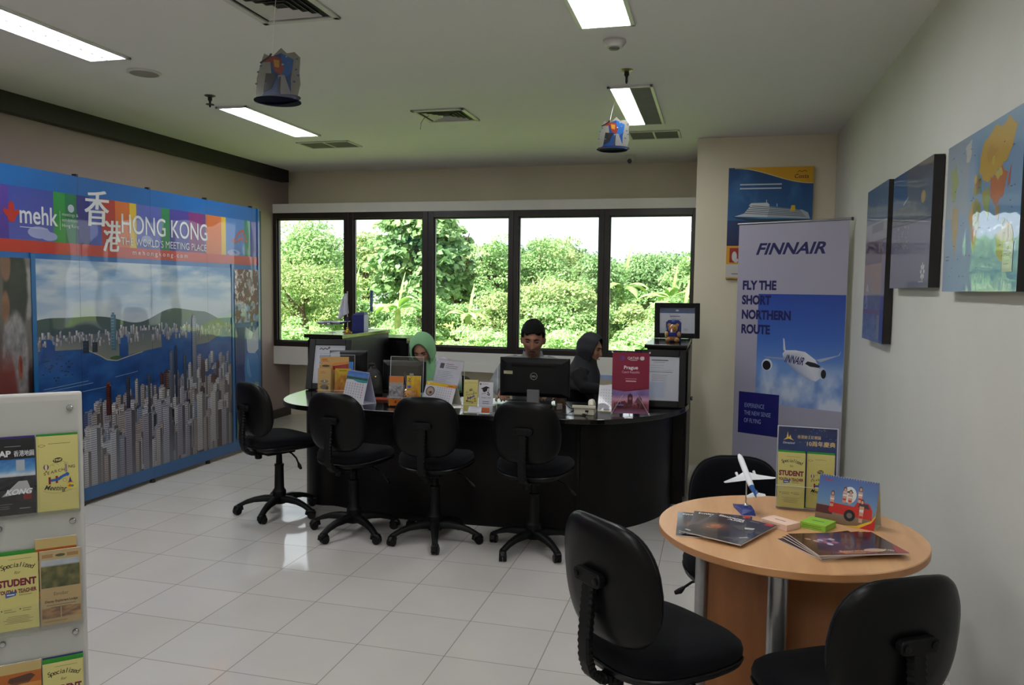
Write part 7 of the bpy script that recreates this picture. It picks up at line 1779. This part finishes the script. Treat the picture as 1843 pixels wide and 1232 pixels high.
# the man behind the big monitor, head bent
HMm = head_frame((-1.303, 5.64, 1.232), D(9), D(17), D(2)); SCm = 1.10
M_shirt = mat('shirt_grey', (120, 122, 126), rough=.85, bump=.2, bscale=500, vary=.08)
t, H_, L = person('man with short black hair in a grey shirt looking down behind the big monitor', (-1.37, 6.02), D(-4), (-1.375, 5.86, .95), (-1.335, 5.78, 1.095), HMm, SCm, 1.0,
    [((-1.545, 5.86, 1.025), (-1.615, 5.75, .875), (-1.505, 5.54, .828), (.35, -.9, .0), (-.3, 0, 1), 1), ((-1.19, 5.84, 1.03), (-1.11, 5.76, .875), (-1.165, 5.66, .828), (-.3, -1, .0), (.2, 0, 1), -1)],
    M_skin, M_shirt, mat('trousers_dark', (30, 30, 36), rough=.85), 1.0, 'task chair under the man in the grey shirt, hidden behind the desk')
face_parts(t, H_, SCm, moustache=True)
def hkeep(x, y, z): return z > (.46 + .05 * math.cos(x * 6) if y < -.45 else (.20 if y < .12 else -.40))
bm = cap_mesh(hkeep, lambda x, y, z: .008 + .014 * max(0, z) + .005 * max(0, y), H_, SCm, rough_=.0022); o = obj('hair', bm, M_hair, t, smooth=80); s = o.modifiers.new('thick', 'SOLIDIFY'); s.thickness = .012; s.offset = -1
bm = BM(); nk = L((-1.335, 5.775, 1.10)); rr = []
for a, b, dz in ((.078, .074, -.012), (.074, .07, .018), (.066, .062, .036), (.07, .066, .034), (.082, .078, -.006)): rr.append([nk + Vector((a * math.cos(2 * PI * i / 28), b * math.sin(2 * PI * i / 28), dz - .03 * max(0, -math.sin(2 * PI * i / 28)) ** 2)) for i in range(28)])
add_rings(bm, rr, True, False, False); obj('collar', bm, M_shirt, t, smooth=70)
# the woman in the green hijab
HMg = head_frame((-2.305, 5.99, 1.09), D(6), D(27), D(-5)); SCg = .99
M_hg = mat('hijab_green', (122, 172, 126), rough=.85, bump=.15, bscale=700, vary=.06)
t, H_, L = person('woman in a pale green hijab bent over her desk behind a black monitor', (-2.24, 6.30), D(-6), (-2.255, 6.16, .83), (-2.285, 6.09, .965), HMg, SCg, .92,
    [((-2.43, 6.13, .90), (-2.50, 5.97, .83), (-2.42, 5.74, .828), (.3, -.9, .0), (-.2, 0, 1), 1), ((-2.08, 6.13, .90), (-2.02, 5.98, .83), (-2.18, 5.76, .828), (-.3, -.9, .0), (.2, 0, 1), -1)],
    M_skin2, mat('blouse_white', (196, 196, 200), rough=.85), mat('skirt_dark', (36, 36, 44), rough=.85), 1.0, 'task chair under the woman in green, hidden behind the desk')
face_parts(t, H_, SCg)
hijab(t, H_, SCg, L((-2.275, 6.12, .965)), Vector((math.sin(D(-6)), -math.cos(D(-6)), 0)), M_hg, .10, .026, .72, 1.22, .2, 1.4)
# the woman in black, in profile
HMb = head_frame((-.995, 6.45, 1.105), D(76), D(7), D(2)); SCb = .98
M_hb = mat('hijab_charcoal', (36, 37, 42), rough=.8, bump=.15, bscale=700, vary=.1)
t, H_, L = person('woman in a dark grey hijab and black top seen in profile', (-1.175, 6.56), D(80), (-1.08, 6.47, .83), (-1.045, 6.47, .965), HMb, SCb, .95,
    [((-1.07, 6.31, .905), (-1.02, 6.25, .81), (-.87, 6.26, .802), (1, .1, .0), (0, -.2, 1), -1), ((-1.06, 6.63, .905), (-.99, 6.6, .81), (-.86, 6.5, .802), (.9, -.3, .0), (0, .2, 1), 1)],
    M_skin2, mat('top_black', (14, 14, 16), rough=.9), mat('skirt_black', (14, 14, 16), rough=.9), 1.0, 'task chair under the woman in black, hidden behind the desk')
face_parts(t, H_, SCb, closed=False)
hijab(t, H_, SCb, L((-1.06, 6.47, .965)), Vector((math.sin(D(80)), -math.cos(D(80)), 0)), M_hb, .06, .020, .86, .92, .2, 1.5)
tag(obj('white_cup', (lambda b: (add_lathe(b, [(.022, 0), (.03, .06), (.029, .06), (.022, .004)], 20, cap1=False), b)[1])(BM()), M_paper, smooth=40, loc=(-.80, 6.12, .746)), 'small white cup on the side desk before the woman in black', 'cup')
